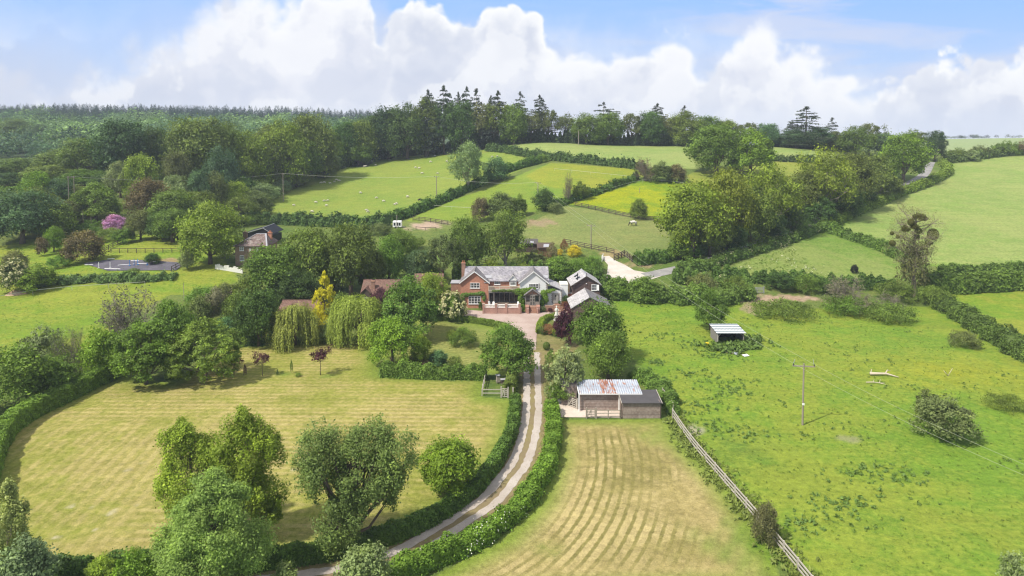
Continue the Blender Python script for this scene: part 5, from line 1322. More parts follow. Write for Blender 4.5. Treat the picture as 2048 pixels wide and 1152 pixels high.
M_oak = simple_mat('grey-green oak frame', (.24,.215,.185), .75, .15, 3.0)
M_door = simple_mat('grey painted door', (.33,.31,.27), .55, .06, 2.0)
M_glass = glass_mat('dark window glass')
M_black = simple_mat('black sheet roof', (.018,.018,.022), .6, .2, 1.0)
M_felt = simple_mat('roofing felt', (.075,.070,.072), .9, .15, 1.2)
M_stone = simple_mat('pale stone', (.66,.64,.58), .85, .1, 4.0)
M_quoin = simple_mat('grey quoin stone', (.30,.27,.24), .9, .15, 4.0)
M_lead = simple_mat('lead flashing', (.36,.36,.38), .5, .08, 2.0)
M_dark = simple_mat('dark interior', (.012,.011,.010), 1, .1)
M_steel = simple_mat('galvanised steel', (.48,.50,.52), .45, .12, 2.0, metal=.6)
M_pole = simple_mat('grey pole timber', (.27,.23,.18), .85, .15, 2.0, (4,4,.6))
M_wire = simple_mat('pale wire', (.42,.43,.34), .5, .05)
M_blue = simple_mat('blue painted plastic', (.03,.22,.55), .4, .06)
M_yellow = simple_mat('yellow plastic', (.75,.55,.02), .45, .08)
# rusty corrugated iron
def tin_mat(name, base, rust_x0=None, rust_x1=None, striped=False):
    m, nt, bs = material(name); p = nt.new('ShaderNodeTexCoord').outputs['Object']; s = nt.new('ShaderNodeSeparateXYZ'); nt.put(s.inputs[0], p)
    n = nt.noise(p, 1.3, 6, .65); st = nt.new('ShaderNodeVectorMath', operation='MULTIPLY'); nt.put(st.inputs[0], p); st.inputs[1].default_value = (3.2, .45, .45)
    n2 = nt.noise(st.outputs[0], 1.5, 5, .65)
    c = nt.mix(nt.smooth(n, .35, .65), base, tuple(b * 1.18 for b in base))
    if rust_x0 is not None:
        zone = nt.math('MULTIPLY', nt.smooth(s.outputs[0], rust_x0 - .25, rust_x0 + .1), nt.smooth(s.outputs[0], rust_x1 + .25, rust_x1 - .05))
        r = nt.math('ADD', nt.math('MULTIPLY', zone, .16), n2)
        lap = nt.math('FRACT', nt.math('DIVIDE', s.outputs[0], .92)); c = nt.scale(c, nt.smooth(lap, .0, .05, .72, 1.0)); mid = nt.math('ABSOLUTE', nt.math('SUBTRACT', s.outputs[1], 4.2)); c = nt.scale(c, nt.smooth(mid, .02, .06, .75, 1.0))
        c = nt.mix(nt.math('MULTIPLY', nt.smooth(n2, .50, .66), .45), c, (.36,.27,.23))
        c = nt.mix(nt.math('MULTIPLY', nt.smooth(r, .56, .70), .92), c, nt.mix(nt.smooth(n, .4, .62), (.22,.075,.035), (.36,.16,.085))); c = nt.mix(nt.smooth(n, .64, .74), c, (.30,.20,.17))
    if striped:
        w_ = nt.math('FRACT', nt.math('DIVIDE', nt.math('ADD', s.outputs[1], .15), 1.15)); c = nt.mix(nt.smooth(w_, .38, .46), c, (.20,.235,.255))
    nt.put(bs.inputs['Base Color'], c); bs.inputs['Roughness'].default_value = .55; bs.inputs['Metallic'].default_value = .15
    return m
M_tin = tin_mat('rusted corrugated iron', (.33,.36,.41), -1.65, .15)
M_tin_stripe = tin_mat('corrugated iron with clear strips', (.62,.63,.63), striped=True)

# ------------------------------------------------------------------ building parts
def corrugated(name, mat, parent, x0, x1, ya, za, yb, zb_, pitch=.30, amp=.035, thick=.02):
    n = int((x1 - x0) / pitch * 6); xs = np.linspace(x0, x1, n + 1); off = amp * np.cos(2 * PI * (xs - x0) / pitch)
    V = []
    for t in (0, -thick):
        for y, z in ((ya, za), ((ya + yb) / 2, (za + zb_) / 2), (yb, zb_)): V.append(np.c_[xs, np.full(n + 1, y), z + off + t])
    m = n + 1; V = np.vstack(V); q = []
    for r in (0, 1, 3, 4):
        a = np.arange(n) + r * m; q.append(np.stack([a, a + 1, a + m + 1, a + m], -1) if r < 3 else np.stack([a, a + m, a + m + 1, a + 1], -1))
    for r in (0, 2):
        a = np.arange(n) + r * m; q.append(np.stack([a, a + 3 * m, a + 3 * m + 1, a + 1], -1))
    return link(name, mesh_np(name, V, [np.vstack(q)], mat, smooth=False), parent)

def window(parent, x, y, z, w_, h, lights=3, rows=2, mat=None, sill=True, depth=.07, name='window', frame=.085, bar=.04):
    """casement window facing -y, centre of its sill at (x, y, z)"""
    m = MB(); x0, x1 = x - w_/2, x + w_/2; f = frame; yo = y - depth
    m.box(x0, x1, yo, y + .02, z, z + f); m.box(x0, x1, yo, y + .02, z + h - f, z + h)
    m.box(x0, x0 + f, yo, y + .02, z + f, z + h - f); m.box(x1 - f, x1, yo, y + .02, z + f, z + h - f)
    for i in range(1, lights):
        c = x0 + w_ * i / lights; m.box(c - f*.5, c + f*.5, yo, y + .02, z + f, z + h - f)
    lw = w_ / lights
    for i in range(lights):
        a = x0 + lw * i; m.box(a + lw/2 - bar/2, a + lw/2 + bar/2, yo + .012, y + .01, z + f, z + h - f)
        for r in range(1, rows + 1):
            zz = z + h * r / (rows + 1); m.box(a + f*.55, a + lw - f*.55, yo + .018, y + .008, zz - bar/2, zz + bar/2)
    if sill: m.box(x0 - .08, x1 + .08, yo - .06, y + .018, z - .07, z - .003)
    o = m.build(name, mat or M_paint, parent)
    MB().box(x0 + f*.6, x1 - f*.6, y - .028, y + .012, z + f*.6, z + h - f*.6).build('pane', M_glass, o)
    return o

def pent(x0, x1, y0, y1, zb_, ze, za, xa=None):
    xa = (x0 + x1) / 2 if xa is None else xa
    f = [(x0,y0,zb_),(x1,y0,zb_),(x1,y0,ze),(xa,y0,za),(x0,y0,ze)]
    return MB().poly(f, (0, y1 - y0, 0))

def gable_y(parent, mat, x0, x1, y0, y1, ze, za, over=.28, th=.13, xa=None, name='roof', ridge=None):
    """pitched roof with its ridge along y"""
    xa = (x0 + x1) / 2 if xa is None else xa; m = MB()
    for xs, sg in ((x0, -1), (x1, 1)):
        sl = (za - ze) / abs(xa - xs); xe = xs + sg * over; zz = ze - sl * over
        m.poly([(xa, y0, za + .02), (xe, y0, zz + .02), (xe, y1, zz + .02), (xa, y1, za + .02)], (0, 0, th))
    o = m.build(name, mat, parent)
    if ridge: MB().tube([(xa, y0 - .005, za + th + .02), (xa, y1 + .005, za + th + .02)], .09, 8).build('ridge_tile', ridge, o)
    return o
def gable_x(parent, mat, x0, x1, y0, y1, ze, za, over=.28, th=.13, name='roof', ridge=None):
    """pitched roof with its ridge along x"""
    ya = (y0 + y1) / 2; m = MB()
    for ysd, sg in ((y0, -1), (y1, 1)):
        sl = (za - ze) / abs(ya - ysd); ye = ysd + sg * over; zz = ze - sl * over
        m.poly([(x0, ya, za + .02), (x0, ye, zz + .02), (x1, ye, zz + .02), (x1, ya, za + .02)], (0, 0, th))
    o = m.build(name, mat, parent)
    if ridge: MB().tube([(x0 - .005, ya, za + th + .02), (x1 + .005, ya, za + th + .02)], .09, 8).build('ridge_tile', ridge, o)
    return o
def barge(parent, x0, x1, y, ze, za, mat, over=.28, w_=.22, t=.05, name='bargeboard'):
    xa = (x0 + x1) / 2; m = MB()
    for xs, sg in ((x0, -1), (x1, 1)):
        sl = (za - ze) / abs(xa - xs); xe = xs + sg * over; zz = ze - sl * over
        m.poly([(xa, y, za + .165), (xe, y, zz + .165), (xe, y, zz + .165 - w_), (xa, y, za + .165 - w_)], (0, -t, 0))
    return m.build(name, mat, parent)
def chimney(parent, x, y, z0, z1, w_=.75, d=.55, pots=2, mat=None):
    m = MB(); m.box(x - w_/2, x + w_/2, y - d/2, y + d/2, z0, z1 - .22); m.box(x - w_/2 - .07, x + w_/2 + .07, y - d/2 - .07, y + d/2 + .07, z1 - .218, z1 - .08); m.box(x - w_/2, x + w_/2, y - d/2, y + d/2, z1 - .078, z1)
    o = m.build('chimney', mat or M_brick_old, parent)
    for i in range(pots):
        c = x + (i - (pots - 1) / 2) * .34; MB().lathe([(.12, 0), (.10, .08), (.095, .32), (.12, .38)], 10, (c, y, z1)).build('chimney_pot', simple_mat('terracotta', (.42,.17,.09), .85), o)
    return o

# ------------------------------------------------------------------ the country house
d0 = 138.5; hx = -1.52
hz = tz(hx, d0)
H = empty('country_house', (hx, d0, hz), 'brick and white rendered country house with slate roof and balcony', 'house')
# wings and main block
pent(-9.0, -3.3, 0, 4.6, -1.2, 5.4, 7.62).build('brick_wing', M_brick, H, label='red brick gabled wing')
pent(3.12, 8.8, 0, 4.6, -1.2, 5.35, 7.62).build('white_wing', M_white, H, label='white rendered gabled wing')
MB().box(-8.2, 9.0, 1.8, 8.4, -1.2, 5.4).build('main_wall', M_brick, H)
m = MB()
for x_ in (-8.2, 9.0): m.poly([(x_ - .12 if x_ > 0 else x_, 1.81, 5.39), (x_ - .12 if x_ > 0 else x_, 8.39, 5.39), (x_ - .12 if x_ > 0 else x_, 5.1, 7.5)], (.12, 0, 0))
m.build('gable_wall', M_brick, H)
rf = gable_x(H, M_slate, -8.45, 9.2, 1.8, 8.4, 5.42, 7.5, .32, ridge=M_lead)
gable_y(H, M_slate_dark, -9.0, -3.3, -.28, 5.0, 5.4, 7.62, name='wing_roof', ridge=M_slate_dark)
gable_y(H, M_slate_dark, 3.12, 8.8, -.28, 5.0, 5.35, 7.62, name='wing_roof', ridge=M_slate_dark)
barge(H, -9.0, -3.3, -.30, 5.4, 7.62, M_paint); barge(H, 3.12, 8.8, -.30, 5.35, 7.62, M_paint)
MB().tube([(6.9,1.35,7.55),(8.9,1.5,5.6)], .06, 6).build('lead_valley', M_lead, rf); MB().box(-4.2,-3.05,-.1,.35,5.32,5.45).build('valley_gutter', M_lead, rf)
for x0_, x1_ in ((-4.0, -2.7), (8.0, 9.0)):
    MB().poly([(x0_,2.05,5.87),(x1_,2.05,5.87),(x1_,2.75,6.31),(x0_,2.75,6.31)],(0,0,.03)).build('roof_light', M_lead, rf)
chimney(H, -8.75, 4.9, 3.0, 8.6, .8, .6, 2)
# first-floor windows
window(H, -6.10, 0, 4.22, 1.95, 1.12, 3, 1); window(H, 5.95, 0, 4.10, 1.95, 1.05, 3, 1)
q = MB()
for k in range(5): q.box(6.97 + (.0 if k % 2 else .0), 7.18 + (.10 if k % 2 else 0), -.035, .02, 4.08 + k*.225, 4.28 + k*.225)
q.build('window_quoins', M_quoin, H)
q = MB()
for k in range(24): q.box(8.45 + (.0 if k % 2 else .12), 8.81, -.03, .15, .3 + k*.21, .49 + k*.21)
q.build('corner_quoins', M_quoin, H)
window(H, -1.55, 1.8, 4.55, 1.25, .72, 3, 1)
# gabled dormer
pent(1.0, 2.45, 1.55, 2.9, 4.3, 5.72, 6.55).build('dormer', M_white, H); gable_y(H, M_slate_dark, 1.0, 2.45, 1.42, 3.4, 5.72, 6.55, .2, .08, name='dormer_roof')
barge(H, 1.0, 2.45, 1.40, 5.66, 6.5, M_paint, .2, .14, .04); window(H, 1.72, 1.55, 4.45, 1.2, 1.12, 2, 1)
# ground-floor window of the brick wing
window(H, -6.15, 0, .95, 2.45, 1.6, 4, 2)
m = MB(); m.box(-7.5,-4.8,-.03,.05,2.60,2.82); m.build('lintel', M_brick_old, H)
# balcony and veranda under it
m = MB(); m.box(-3.3, 3.12, -.35, 1.79, 3.52, 3.72); m.build('balcony_floor', M_oak, H)
m = MB(); m.box(-3.28, 3.1, -.33, -.27, 4.62, 4.70); m.box(-3.28, 3.1, -.325, -.275, 3.78, 3.83)
for k in range(54): xx = -3.2 + k * .118; m.box(xx, xx + .035, -.318, -.282, 3.83, 4.62)
for xx in (-3.28, -1.1, 1.05, 3.02): m.box(xx, xx + .09, -.345, -.255, 3.725, 4.78)
m.build('balcony_railing', M_cream, H)
m = MB(); m.box(-3.28, 3.1, -.36, -.22, 3.30, 3.515)
for xx in (-3.26, -2.25, 3.0): m.box(xx, xx + .12, -.34, -.22, .85, 3.30)
m.build('veranda_posts', M_oak, H)
m = MB()
for k in range(7):
    xx = -3.2 + k * 1.04; m.box(xx, xx + .11, 1.66, 1.785, .85, 3.45)
m.box(-3.2, 3.1, 1.68, 1.78, 3.15, 3.28); m.box(-3.2, 3.1, 1.68, 1.78, .85, 1.0)
gl = m.build('garden_doors', M_oak, H); MB().box(-3.2, 3.1, 1.72, 1.76, .95, 3.5).build('pane', M_glass, gl)
# raised terrace with brick piers and white balusters
MB().box(-4.15, 3.3, -3.1, 1.65, -.8, .84).build('terrace', simple_mat('terrace paving', (.36,.28,.22), .9, .15), H)
m = MB(); m.box(-4.3, 3.42, -3.42, -3.11, -1.0, .98); m.box(-4.34, 3.46, -3.46, -3.07, .98, 1.04); m.build('terrace_wall', M_brick_pink, H)
for xx in (-4.18, -1.68, .36, 3.02): MB().box(xx - .2, xx + .2, -3.50, -3.06, -1.0, 1.72).box(xx - .25, xx + .25, -3.55, -3.01, 1.72, 1.80).build('terrace_pier', M_brick_pink, H)
m = MB()
for a, b_ in ((-3.98, -1.88), (-1.48, .16), (.56, 2.82)):
    m.box(a, b_, -3.36, -3.18, 1.58, 1.68); m.box(a, b_, -3.36, -3.18, 1.042, 1.10)
    n_ = int((b_ - a) / .19)
    for k in range(n_): m.lathe([(.045,0),(.06,.10),(.035,.22),(.05,.40),(.045,.48)], 8, (a + (k + .5) * (b_ - a) / n_, -3.27, 1.10))
m.build('balustrade', M_paint, H)
# porch with steps
P0, P1 = 4.2, 7.15
MB().box(P0, P1, -1.5, -.02, -.9, .98).build('porch_base', M_brick, H)
m = MB()
for xx in (P0 + .03, P1 - .17): m.box(xx, xx + .14, -1.45, -1.31, .98, 3.06)
m.box(P0 + .03, P1 - .03, -1.44, -1.32, 3.06, 3.19); m.bar((P0 + .1, -1.38, 3.2), ((P0+P1)/2, -1.38, 4.12), .12); m.bar((P1 - .1, -1.38, 3.2), ((P0+P1)/2, -1.38, 4.12), .12); m.bar(((P0+P1)/2, -1.38, 3.2), ((P0+P1)/2, -1.38, 4.1), .11)
for xx in (P0 + .95, P1 - 1.05): m.box(xx, xx + .1, -1.43, -1.33, .98, 3.06)
m.box(P0 + .17, P0 + .95, -1.41, -1.35, .98, 1.75); m.box(P1 - .95, P1 - .17, -1.41, -1.35, .98, 1.75)
pf = m.build('porch_frame', M_oak, H)
MB().poly([(P0 + .2, -1.30, 3.2), (P1 - .2, -1.30, 3.2), ((P0+P1)/2, -1.30, 4.05)], (0, .05, 0)).build('porch_gable', M_brick_old, pf)
m = MB(); m.box(P0 + .17, P0 + .95, -1.385, -1.37, 1.76, 3.05); m.box(P1 - .95, P1 - .17, -1.385, -1.37, 1.76, 3.05); m.build('pane', M_glass, pf)
gable_y(H, M_slate_dark, P0, P1, -1.75, -.02, 3.2, 4.25, .28, .10, name='porch_roof')
m = MB(); cx_ = (P0 + P1) / 2
for sx in (-1, 1):
    a = cx_ + sx * .02; b_ = cx_ + sx * .5; lo, hi = min(a, b_), max(a, b_)
    m.box(lo, lo + .07, -1.46, -1.36, 1.0, 3.04); m.box(hi - .07, hi, -1.46, -1.36, 1.0, 3.04)
    for zz in (1.0, 1.7, 2.35, 2.97): m.box(lo + .07, hi - .07, -1.455, -1.365, zz, zz + .07)
    m.box((lo + hi) / 2 - .02, (lo + hi) / 2 + .02, -1.45, -1.37, 1.07, 2.97)
fd = m.build('front_door', M_door, H); MB().box(cx_ - .5, cx_ + .5, -1.405, -1.39, 1.05, 3.0).build('pane', M_glass, fd)
m = MB()
for k in range(5): m.box(cx_ - .75, cx_ + .75, -1.52 - .33 * (k + 1) + .002 * k, -1.52 - .33 * k, -.5, .82 - k * .19)
m.build('porch_steps', M_brick_old, H)
m = MB()
for sx in (-1, 1):
    xx = cx_ + sx * 1.1; m.box(xx - .33, xx + .33, -3.1, -1.53, -.5, 1.1)
    m.box(xx - .36, xx + .36, -3.13, -1.52, 1.1, 1.17); xx = cx_ + sx * .95; m.box(xx - .16, xx + .16, -3.42, -3.15, -.5, .9)
m.build('step_walls', M_brick_pink, H)
# white lobby with grey door on the right
MB().box(8.82, 11.75, .35, 4.4, -1.0, 3.75).build('lobby_wall', M_white, H)
MB().poly([(8.83,.05,5.05),(8.83,4.6,5.25),(12.0,4.6,3.95),(11.9,.05,3.72)],(0,0,.14)).build('lobby_roof', M_slate_pale, H)
MB().box(11.55, 13.1, 1.6, 4.6, -.5, 4.55).build('white_annexe', M_white, H); MB().box(11.48, 13.17, 1.53, 4.67, 4.55, 4.66).build('annexe_coping', M_stone, H)
m = MB(); m.box(9.95, 11.05, .27, .345, 1.0, 3.12); m.box(10.03, 10.97, .235, .269, 1.02, 3.04); do = m.build('lobby_door', M_door, H); MB().box(10.38, 10.62, .225, .236, 2.35, 2.75).build('pane', M_glass, do); MB().box(10.86,10.91,.18,.236,1.95,2.06).build('handle', M_steel, do)
for a, b_, n_, z_, y_ in ((9.72, 9.94, 10, 1.0, .349), (11.06, 11.28, 10, 1.0, .349), (11.62, 11.77, 16, .3, .6)):
    q = MB()
    for k in range(n_): q.box(a - (.12 if k % 2 else 0), b_ + (.0 if a < 11 else .04 * (k % 2)), .30, y_, z_ + k*.21, z_ + .19 + k*.21)
    q.build('quoins', M_quoin, H)
m = MB()
for k in range(5): m.box(10.2, 11.4, -.5 - .38 * (k + 1), .33 - .38 * k if k == 0 else -.5 - .38 * k, -.6, .95 - .2 * k)
m.build('lobby_steps', M_brick_old, H)
MB().box(8.2, 9.8, -2.3, -2.0, -.6, 1.2).box(9.801, 10.15, -2.35, -1.95, -.6, 1.35).build('garden_wall', M_brick_old, H); MB().box(11.45, 14.0, -2.0, -1.7, -.6, .9).build('garden_wall', M_brick_old, H)
m = MB(); m.box(13.1, 14.6, 2.2, 2.5, -.5, 2.6); m.build('link_wall', M_brick, H); MB().box(13.1, 14.6, 2.1, 2.6, 2.6, 2.7).build('link_coping', M_stone, H)
MB().box(-11.2, -9.02, 2.2, 5.0, -.5, 4.7).build('side_extension', M_brick_old, H); MB().box(-11.3, -9.0, 2.1, 5.1, 4.7, 4.82).build('flat_roof', M_lead, H)
# climbing plants on the house
def climber(label, blobs, n, col, seed, leaf=.22):
    rs = np.random.default_rng(seed); Pn, Nn = [], []
    tot = sum(a * c for _, _, _, a, _, c in blobs)
    for x, y, z, a, t, c in blobs:
        k = max(20, int(n * a * c / tot)); d = unit(rs.normal(size=(k, 3))) * rs.uniform(.6, 1.05, (k, 1))
        Pn.append(d * [a, t, c] + [x, y, z]); Nn.append(d * [.6, .9, .8] + [0, -.5, .35])
    V, Fq = leaf_quads(np.vstack(Pn), unit(np.vstack(Nn) + rs.normal(size=(len(np.vstack(Nn)), 3)) * .35), leaf * rs.uniform(.6, 1.3, len(np.vstack(Pn))), rs)
    o = link('climbing_plant', mesh_np('climbing_plant', V, [Fq], M_leaf, tint=np.clip(1 + rs.normal(size=len(Fq)) * .14, .5, 1.5)), None, H.location, C[col]); return tag(o, label, 'climber')
climber('climbing plant across the brick gable between its windows', [(-7.9,-.12,2.9,.7,.3,.45),(-7.0,-.12,3.0,.8,.25,.3),(-5.9,-.12,3.05,.9,.25,.28),(-4.8,-.12,3.15,.8,.3,.45),(-4.2,-.12,2.2,.35,.3,.7),(-8.6,-.1,2.4,.5,.3,.8)], 1500, 'fern', 1)
climber('wisteria-like climber trailing along the balcony beam', [(-1.8,-.4,3.75,.9,.25,.22),(-.4,-.4,3.8,.9,.25,.28),(1.0,-.4,3.78,.9,.25,.25),(2.2,-.4,3.7,.8,.3,.4)], 1000, 'olive', 2)
climber('big green climber between balcony and porch', [(2.9,-.5,3.6,.9,.5,.7),(3.9,-.45,3.4,1.0,.5,.9),(4.9,-.35,3.9,.9,.4,.6),(5.7,-.3,4.1,.7,.3,.4),(3.2,-.6,2.2,.5,.5,1.2),(3.7,-.5,1.4,.5,.5,.9)], 2200, 'bright', 3)
climber('bright green climber between porch and lobby door', [(8.0,-.4,3.2,.7,.45,.8),(8.3,-.4,2.1,.7,.45,1.0),(9.0,-.2,3.6,.7,.35,.4),(7.7,-.5,1.3,.5,.45,.7),(9.9,.0,3.85,.7,.3,.25)], 1700, 'bright', 4)
def hbush(x, y, z, w_, h, col, lab, kind='shrub', name='bush'): return plant(name, kind, 0, 0, 0, 0, col, lab, at=(np.array([hx + x, d0 + y, hz + z]), h, w_))
hbush(-4.9, -.7, 0, .9, 1.6, 'dark', 'small dark shrub against the corner of the brick gable'); hbush(3.7, -2.7, 0, 1.1, 1.6, 'fern', 'shrub beside the terrace wall left of the porch steps'); hbush(7.9, -2.2, 0, 1.3, 1.0, 'drab', 'low shrub right of the porch steps')
hbush(9.2, -2.6, .1, 1.0, .7, 'purple', 'low dark purple shrub by the garden wall'); hbush(12.6, .4, .5, 1.6, 2.2, 'dark', 'dark evergreen by the white annexe'); hbush(12.4, -1.4, .3, 1.9, 1.6, 'rust', 'coppery shrub by the white annexe')
hbush(11.25, -.1, .95, .5, .7, 'dark', 'clipped pot plant beside the grey lobby door', 'ball')
# terrace furniture
def chair(x, y, lab, rz):
    r = empty('garden_chair', (hx + x, d0 + y, hz + .84), lab, 'chair', rz, 'white chairs on the terrace'); m = MB()
    MB().box(-.27,.27,-.25,.25,.42,.47).build('seat', M_paint, r, bevel=.01); MB().poly([(-.27,.23,.48),(.27,.23,.48),(.30,.36,1.15),(0,.38,1.3),(-.30,.36,1.15)],(0,.05,0)).build('backrest', M_paint, r)
    for sx in (-1,1):
        for sy in (-1,1): MB().box(sx*.24-.03,sx*.24+.03,sy*.22-.03,sy*.22+.03,0,.42).build('leg', M_paint, r)
    r.scale = (.8,)*3
    return r
chair(-3.0,-1.6,'white garden chair at the left end of the terrace',.5); chair(-2.3,-1.9,'white garden chair second from the left on the terrace',-.3); chair(2.6,-1.8,'white garden chair at the right end of the terrace',-.6)
r = empty('garden_table', (hx - .2, d0 - 1.6, hz + .84), 'long dark garden table on the terrace', 'table'); MB().box(-1.1,1.1,-.45,.45,.70,.75).build('tabletop', M_timber_dark, r)
for sx in (-1,1):
    for sy in (-1,1): MB().box(sx*1.0-.04,sx*1.0+.04,sy*.38-.04,sy*.38+.04,0,.70).build('leg', M_timber_dark, r)
# statue
b = P(1113, 641); r = empty('statue', b, 'white stone statue on a plinth in the hedged bed', 'statue')
MB().box(-.55,.55,-.55,.55,-.2,.18).box(-.42,.42,-.42,.42,.18,.32).box(-.32,.32,-.32,.32,.32,.95).box(-.40,.40,-.40,.40,.95,1.05).build('plinth', M_stone, r)
MB().lathe([(.30,1.05),(.33,1.2),(.27,1.55),(.21,1.85),(.25,2.1),(.26,2.3),(.14,2.45),(.08,2.52),(.12,2.62),(.135,2.74),(.09,2.86),(.02,2.92)], 14).tube([(-.24,0,2.32),(-.34,-.1,2.05),(-.12,-.25,1.9)],[.08,.07,.05],8).tube([(.24,0,2.32),(.36,-.05,2.0),(.30,-.18,1.75)],[.08,.07,.05],8).build('figure', M_stone, r, smooth=True)

# ------------------------------------------------------------------ timber outbuildings right of the house
X1 = 15.4; Y1 = 140.0; z1 = tz(X1, Y1)
r = empty('timber_outbuilding', (X1, Y1, z1), 'dark boarded outbuilding with a slate roof and skylights', 'outbuilding', R(2.5))
pent(-2.9, 2.9, 0, 7, -1.0, 6.2 - z1 - 1.75, 6.25 - z1).build('wall', M_board_dark, r)
ez = 6.2 - z1 - 1.75
ro = gable_y(r, M_slate_pale, -2.9, 2.9, -.3, 7.2, ez, 6.25 - z1, .35, .12, ridge=M_lead); barge(r, -2.9, 2.9, -.32, ez, 6.25 - z1, M_timber_dark, .35, .2)
sl = (6.25 - z1 - ez) / 2.9
for y_ in (1.6, 3.9): MB().poly([(-1.1, y_, 6.25 - z1 - 1.1*sl + .16), (-1.9, y_, 6.25 - z1 - 1.9*sl + .16), (-1.9, y_ + 1.1, 6.25 - z1 - 1.9*sl + .16), (-1.1, y_ + 1.1, 6.25 - z1 - 1.1*sl + .16)], (0, 0, .05)).build('skylight', M_glass, ro)
MB().tube([(-1.7, 1.0, ez + .5), (-1.7, 1.0, 6.25 - z1 + .5)], .09, 8).build('flue', M_black, ro)
wd_ = window(r, 1.6, 0, ez - 1.15, 1.1, 1.3, 2, 1); MB().poly([(2.17,-.03,ez-1.1),(2.55,-.45,ez-1.1),(2.55,-.45,ez+.1),(2.17,-.03,ez+.1)],(.03,.03,0)).build('open_casement', M_paint, wd_)
MB().box(-.1,.1,-.15,-.005,ez+.25,ez+.4).build('wall_lamp', M_paint, r); MB().bar((0,-.34,6.25-z1-.1),(0,-.34,6.25-z1+.75),.12).build('finial', M_timber_dark, r)
MB().box(-2.93,-2.905,.5,2.2,0,2.4).build('door', M_brick, r)
X2 = 15.2; Y2 = 130.6; z2 = tz(X2, Y2)
r = empty('slate_outbuilding', (X2, Y2, z2), 'lower outbuilding with pale slates on its left slope', 'outbuilding', R(1.0))
pent(-3.5, 3.9, 0, 7.4, -.6, 2.6, 4.6, -.2).build('wall', M_board_dark, r); m = MB()
m.poly([(-.2,-.2,4.62),(-3.85,-.2,2.42),(-3.85,7.6,2.42),(-.2,7.6,4.62)],(0,0,.12)).build('roof_slope', M_slate_pale, r, label='pale slated left roof slope')
MB().poly([(-.195,-.2,4.62),(4.3,-.2,2.42),(4.3,7.6,2.42),(-.195,7.6,4.62)],(0,0,.115)).build('roof_slope', M_slate_dark, r, label='dark slated right roof slope'); MB().tube([(-.2,-.22,4.76),(-.2,7.62,4.76)],.09,8).build('ridge_tile', M_slate_dark, r)

# ------------------------------------------------------------------ brown tiled annexe and garage left of the house
X3 = -26.2; Y3 = 137.5; z3 = tz(X3, Y3)
r = empty('tiled_annexe', (X3, Y3, z3), 'brick annexe with a brown tiled roof behind the willow', 'outbuilding')
MB().box(-4.4, 4.6, .3, 6.4, -1, 3.3).build('wall', M_brick, r); m = MB()
m.poly([(-4.39,.31,3.3),(-4.39,6.39,3.3),(-4.39,3.35,5.25)],(.12,0,0)).poly([(4.47,.31,3.3),(4.47,6.39,3.3),(4.47,3.35,5.25)],(.12,0,0)).build('gable_wall', M_brick, r)
ro = gable_x(r, M_tile, -4.7, 4.9, .3, 6.4, 3.3, 5.25, .35, .12, ridge=M_tile)
pent(-4.4,-2.6,-.5,.8,-1,3.5,4.4).build('entrance_gable', M_timber_dark, r); gable_y(r, M_tile, -4.4,-2.6,-.7,2.4,3.5,4.4,.25,.1,name='entrance_roof')
pent(-1.3,.2,.1,1.4,2.8,3.6,4.3).build('dormer', M_brick_old, r); gable_y(r, M_tile, -1.3,.2,-.05,2.2,3.6,4.3,.2,.08,name='dormer_roof')
chimney(r, -2.3, 1.3, 3.6, 5.6, .7, .5, 0); window(r, -3.5, -.5, 2.0, 1.1, .5, 2, 0)
r2 = empty('tiled_cottage_roofed_shed', (X3 + 8.2, Y3 + 7, tz(X3 + 8, Y3 + 7)), 'second mossy tiled roof behind the brown annexe', 'outbuilding'); MB().box(-3,3,0,5,-1,3.0).build('wall', M_brick_old, r2); gable_x(r2, M_tile, -3.2,3.2,0,5,3.0,4.6,.3,.12)
X4 = -41.3; Y4 = 130.5; z4 = tz(X4, Y4)
r = empty('tiled_garage', (X4, Y4, z4), 'low garage with brown tiled roof behind the first willow', 'garage'); MB().box(-3.6,3.6,0,5,-1,2.1).build('wall', M_brick_old, r)
m = MB(); m.poly([(-3.59,.01,2.1),(-3.59,4.99,2.1),(-3.59,2.5,3.25)],(.12,0,0)).poly([(3.47,.01,2.1),(3.47,4.99,2.1),(3.47,2.5,3.25)],(.12,0,0)).build('gable_wall', M_brick_old, r)
gable_x(r, M_tile, -3.9,3.9,0,5,2.1,3.25,.35,.12,ridge=M_tile); pent(-2.4,-.8,-.5,1.0,-1,2.2,2.9).build('porch', M_brick_old, r); gable_y(r, M_tile, -2.4,-.8,-.7,1.8,2.2,2.9,.2,.08,name='porch_roof')
# far brown shed
p = at_depth(1090, 503, 172); zs = tz(p[0], 172)
r = empty('brown_shed', (p[0], 172, zs), 'brown walled shed with a pale roof panel above the house', 'shed'); MB().box(-1.7,1.6,0,4,-1,2.3).build('wall', simple_mat('brown shed wall', (.27,.135,.085), .9), r)
ro = MB().poly([(-2.0,-.4,2.3),(1.9,-.4,2.3),(1.9,4.3,2.9),(-2.0,4.3,2.9)],(0,0,.12)).build('roof', simple_mat('dark brown roof', (.10,.07,.055), .85), r); MB().poly([(-.4,.2,2.52),(1.0,.2,2.52),(1.2,2.8,2.85),(-.2,2.8,2.85)],(0,0,.03)).build('roof_panel', M_lead, ro)
p = at_depth(1056, 492, 176); r = empty('long_stable', (p[0], 176, tz(p[0],176)), 'long low dark stable with two pale roof sheets among the trees', 'stable'); MB().box(-3.2,2.4,0,4,-1,2.2).build('wall', M_timber_dark, r); ro = MB().poly([(-3.5,-.4,2.2),(2.7,-.4,2.2),(2.7,4.3,2.8),(-3.5,4.3,2.8)],(0,0,.12)).build('roof', simple_mat('dark stable roof', (.09,.08,.075), .85), r)
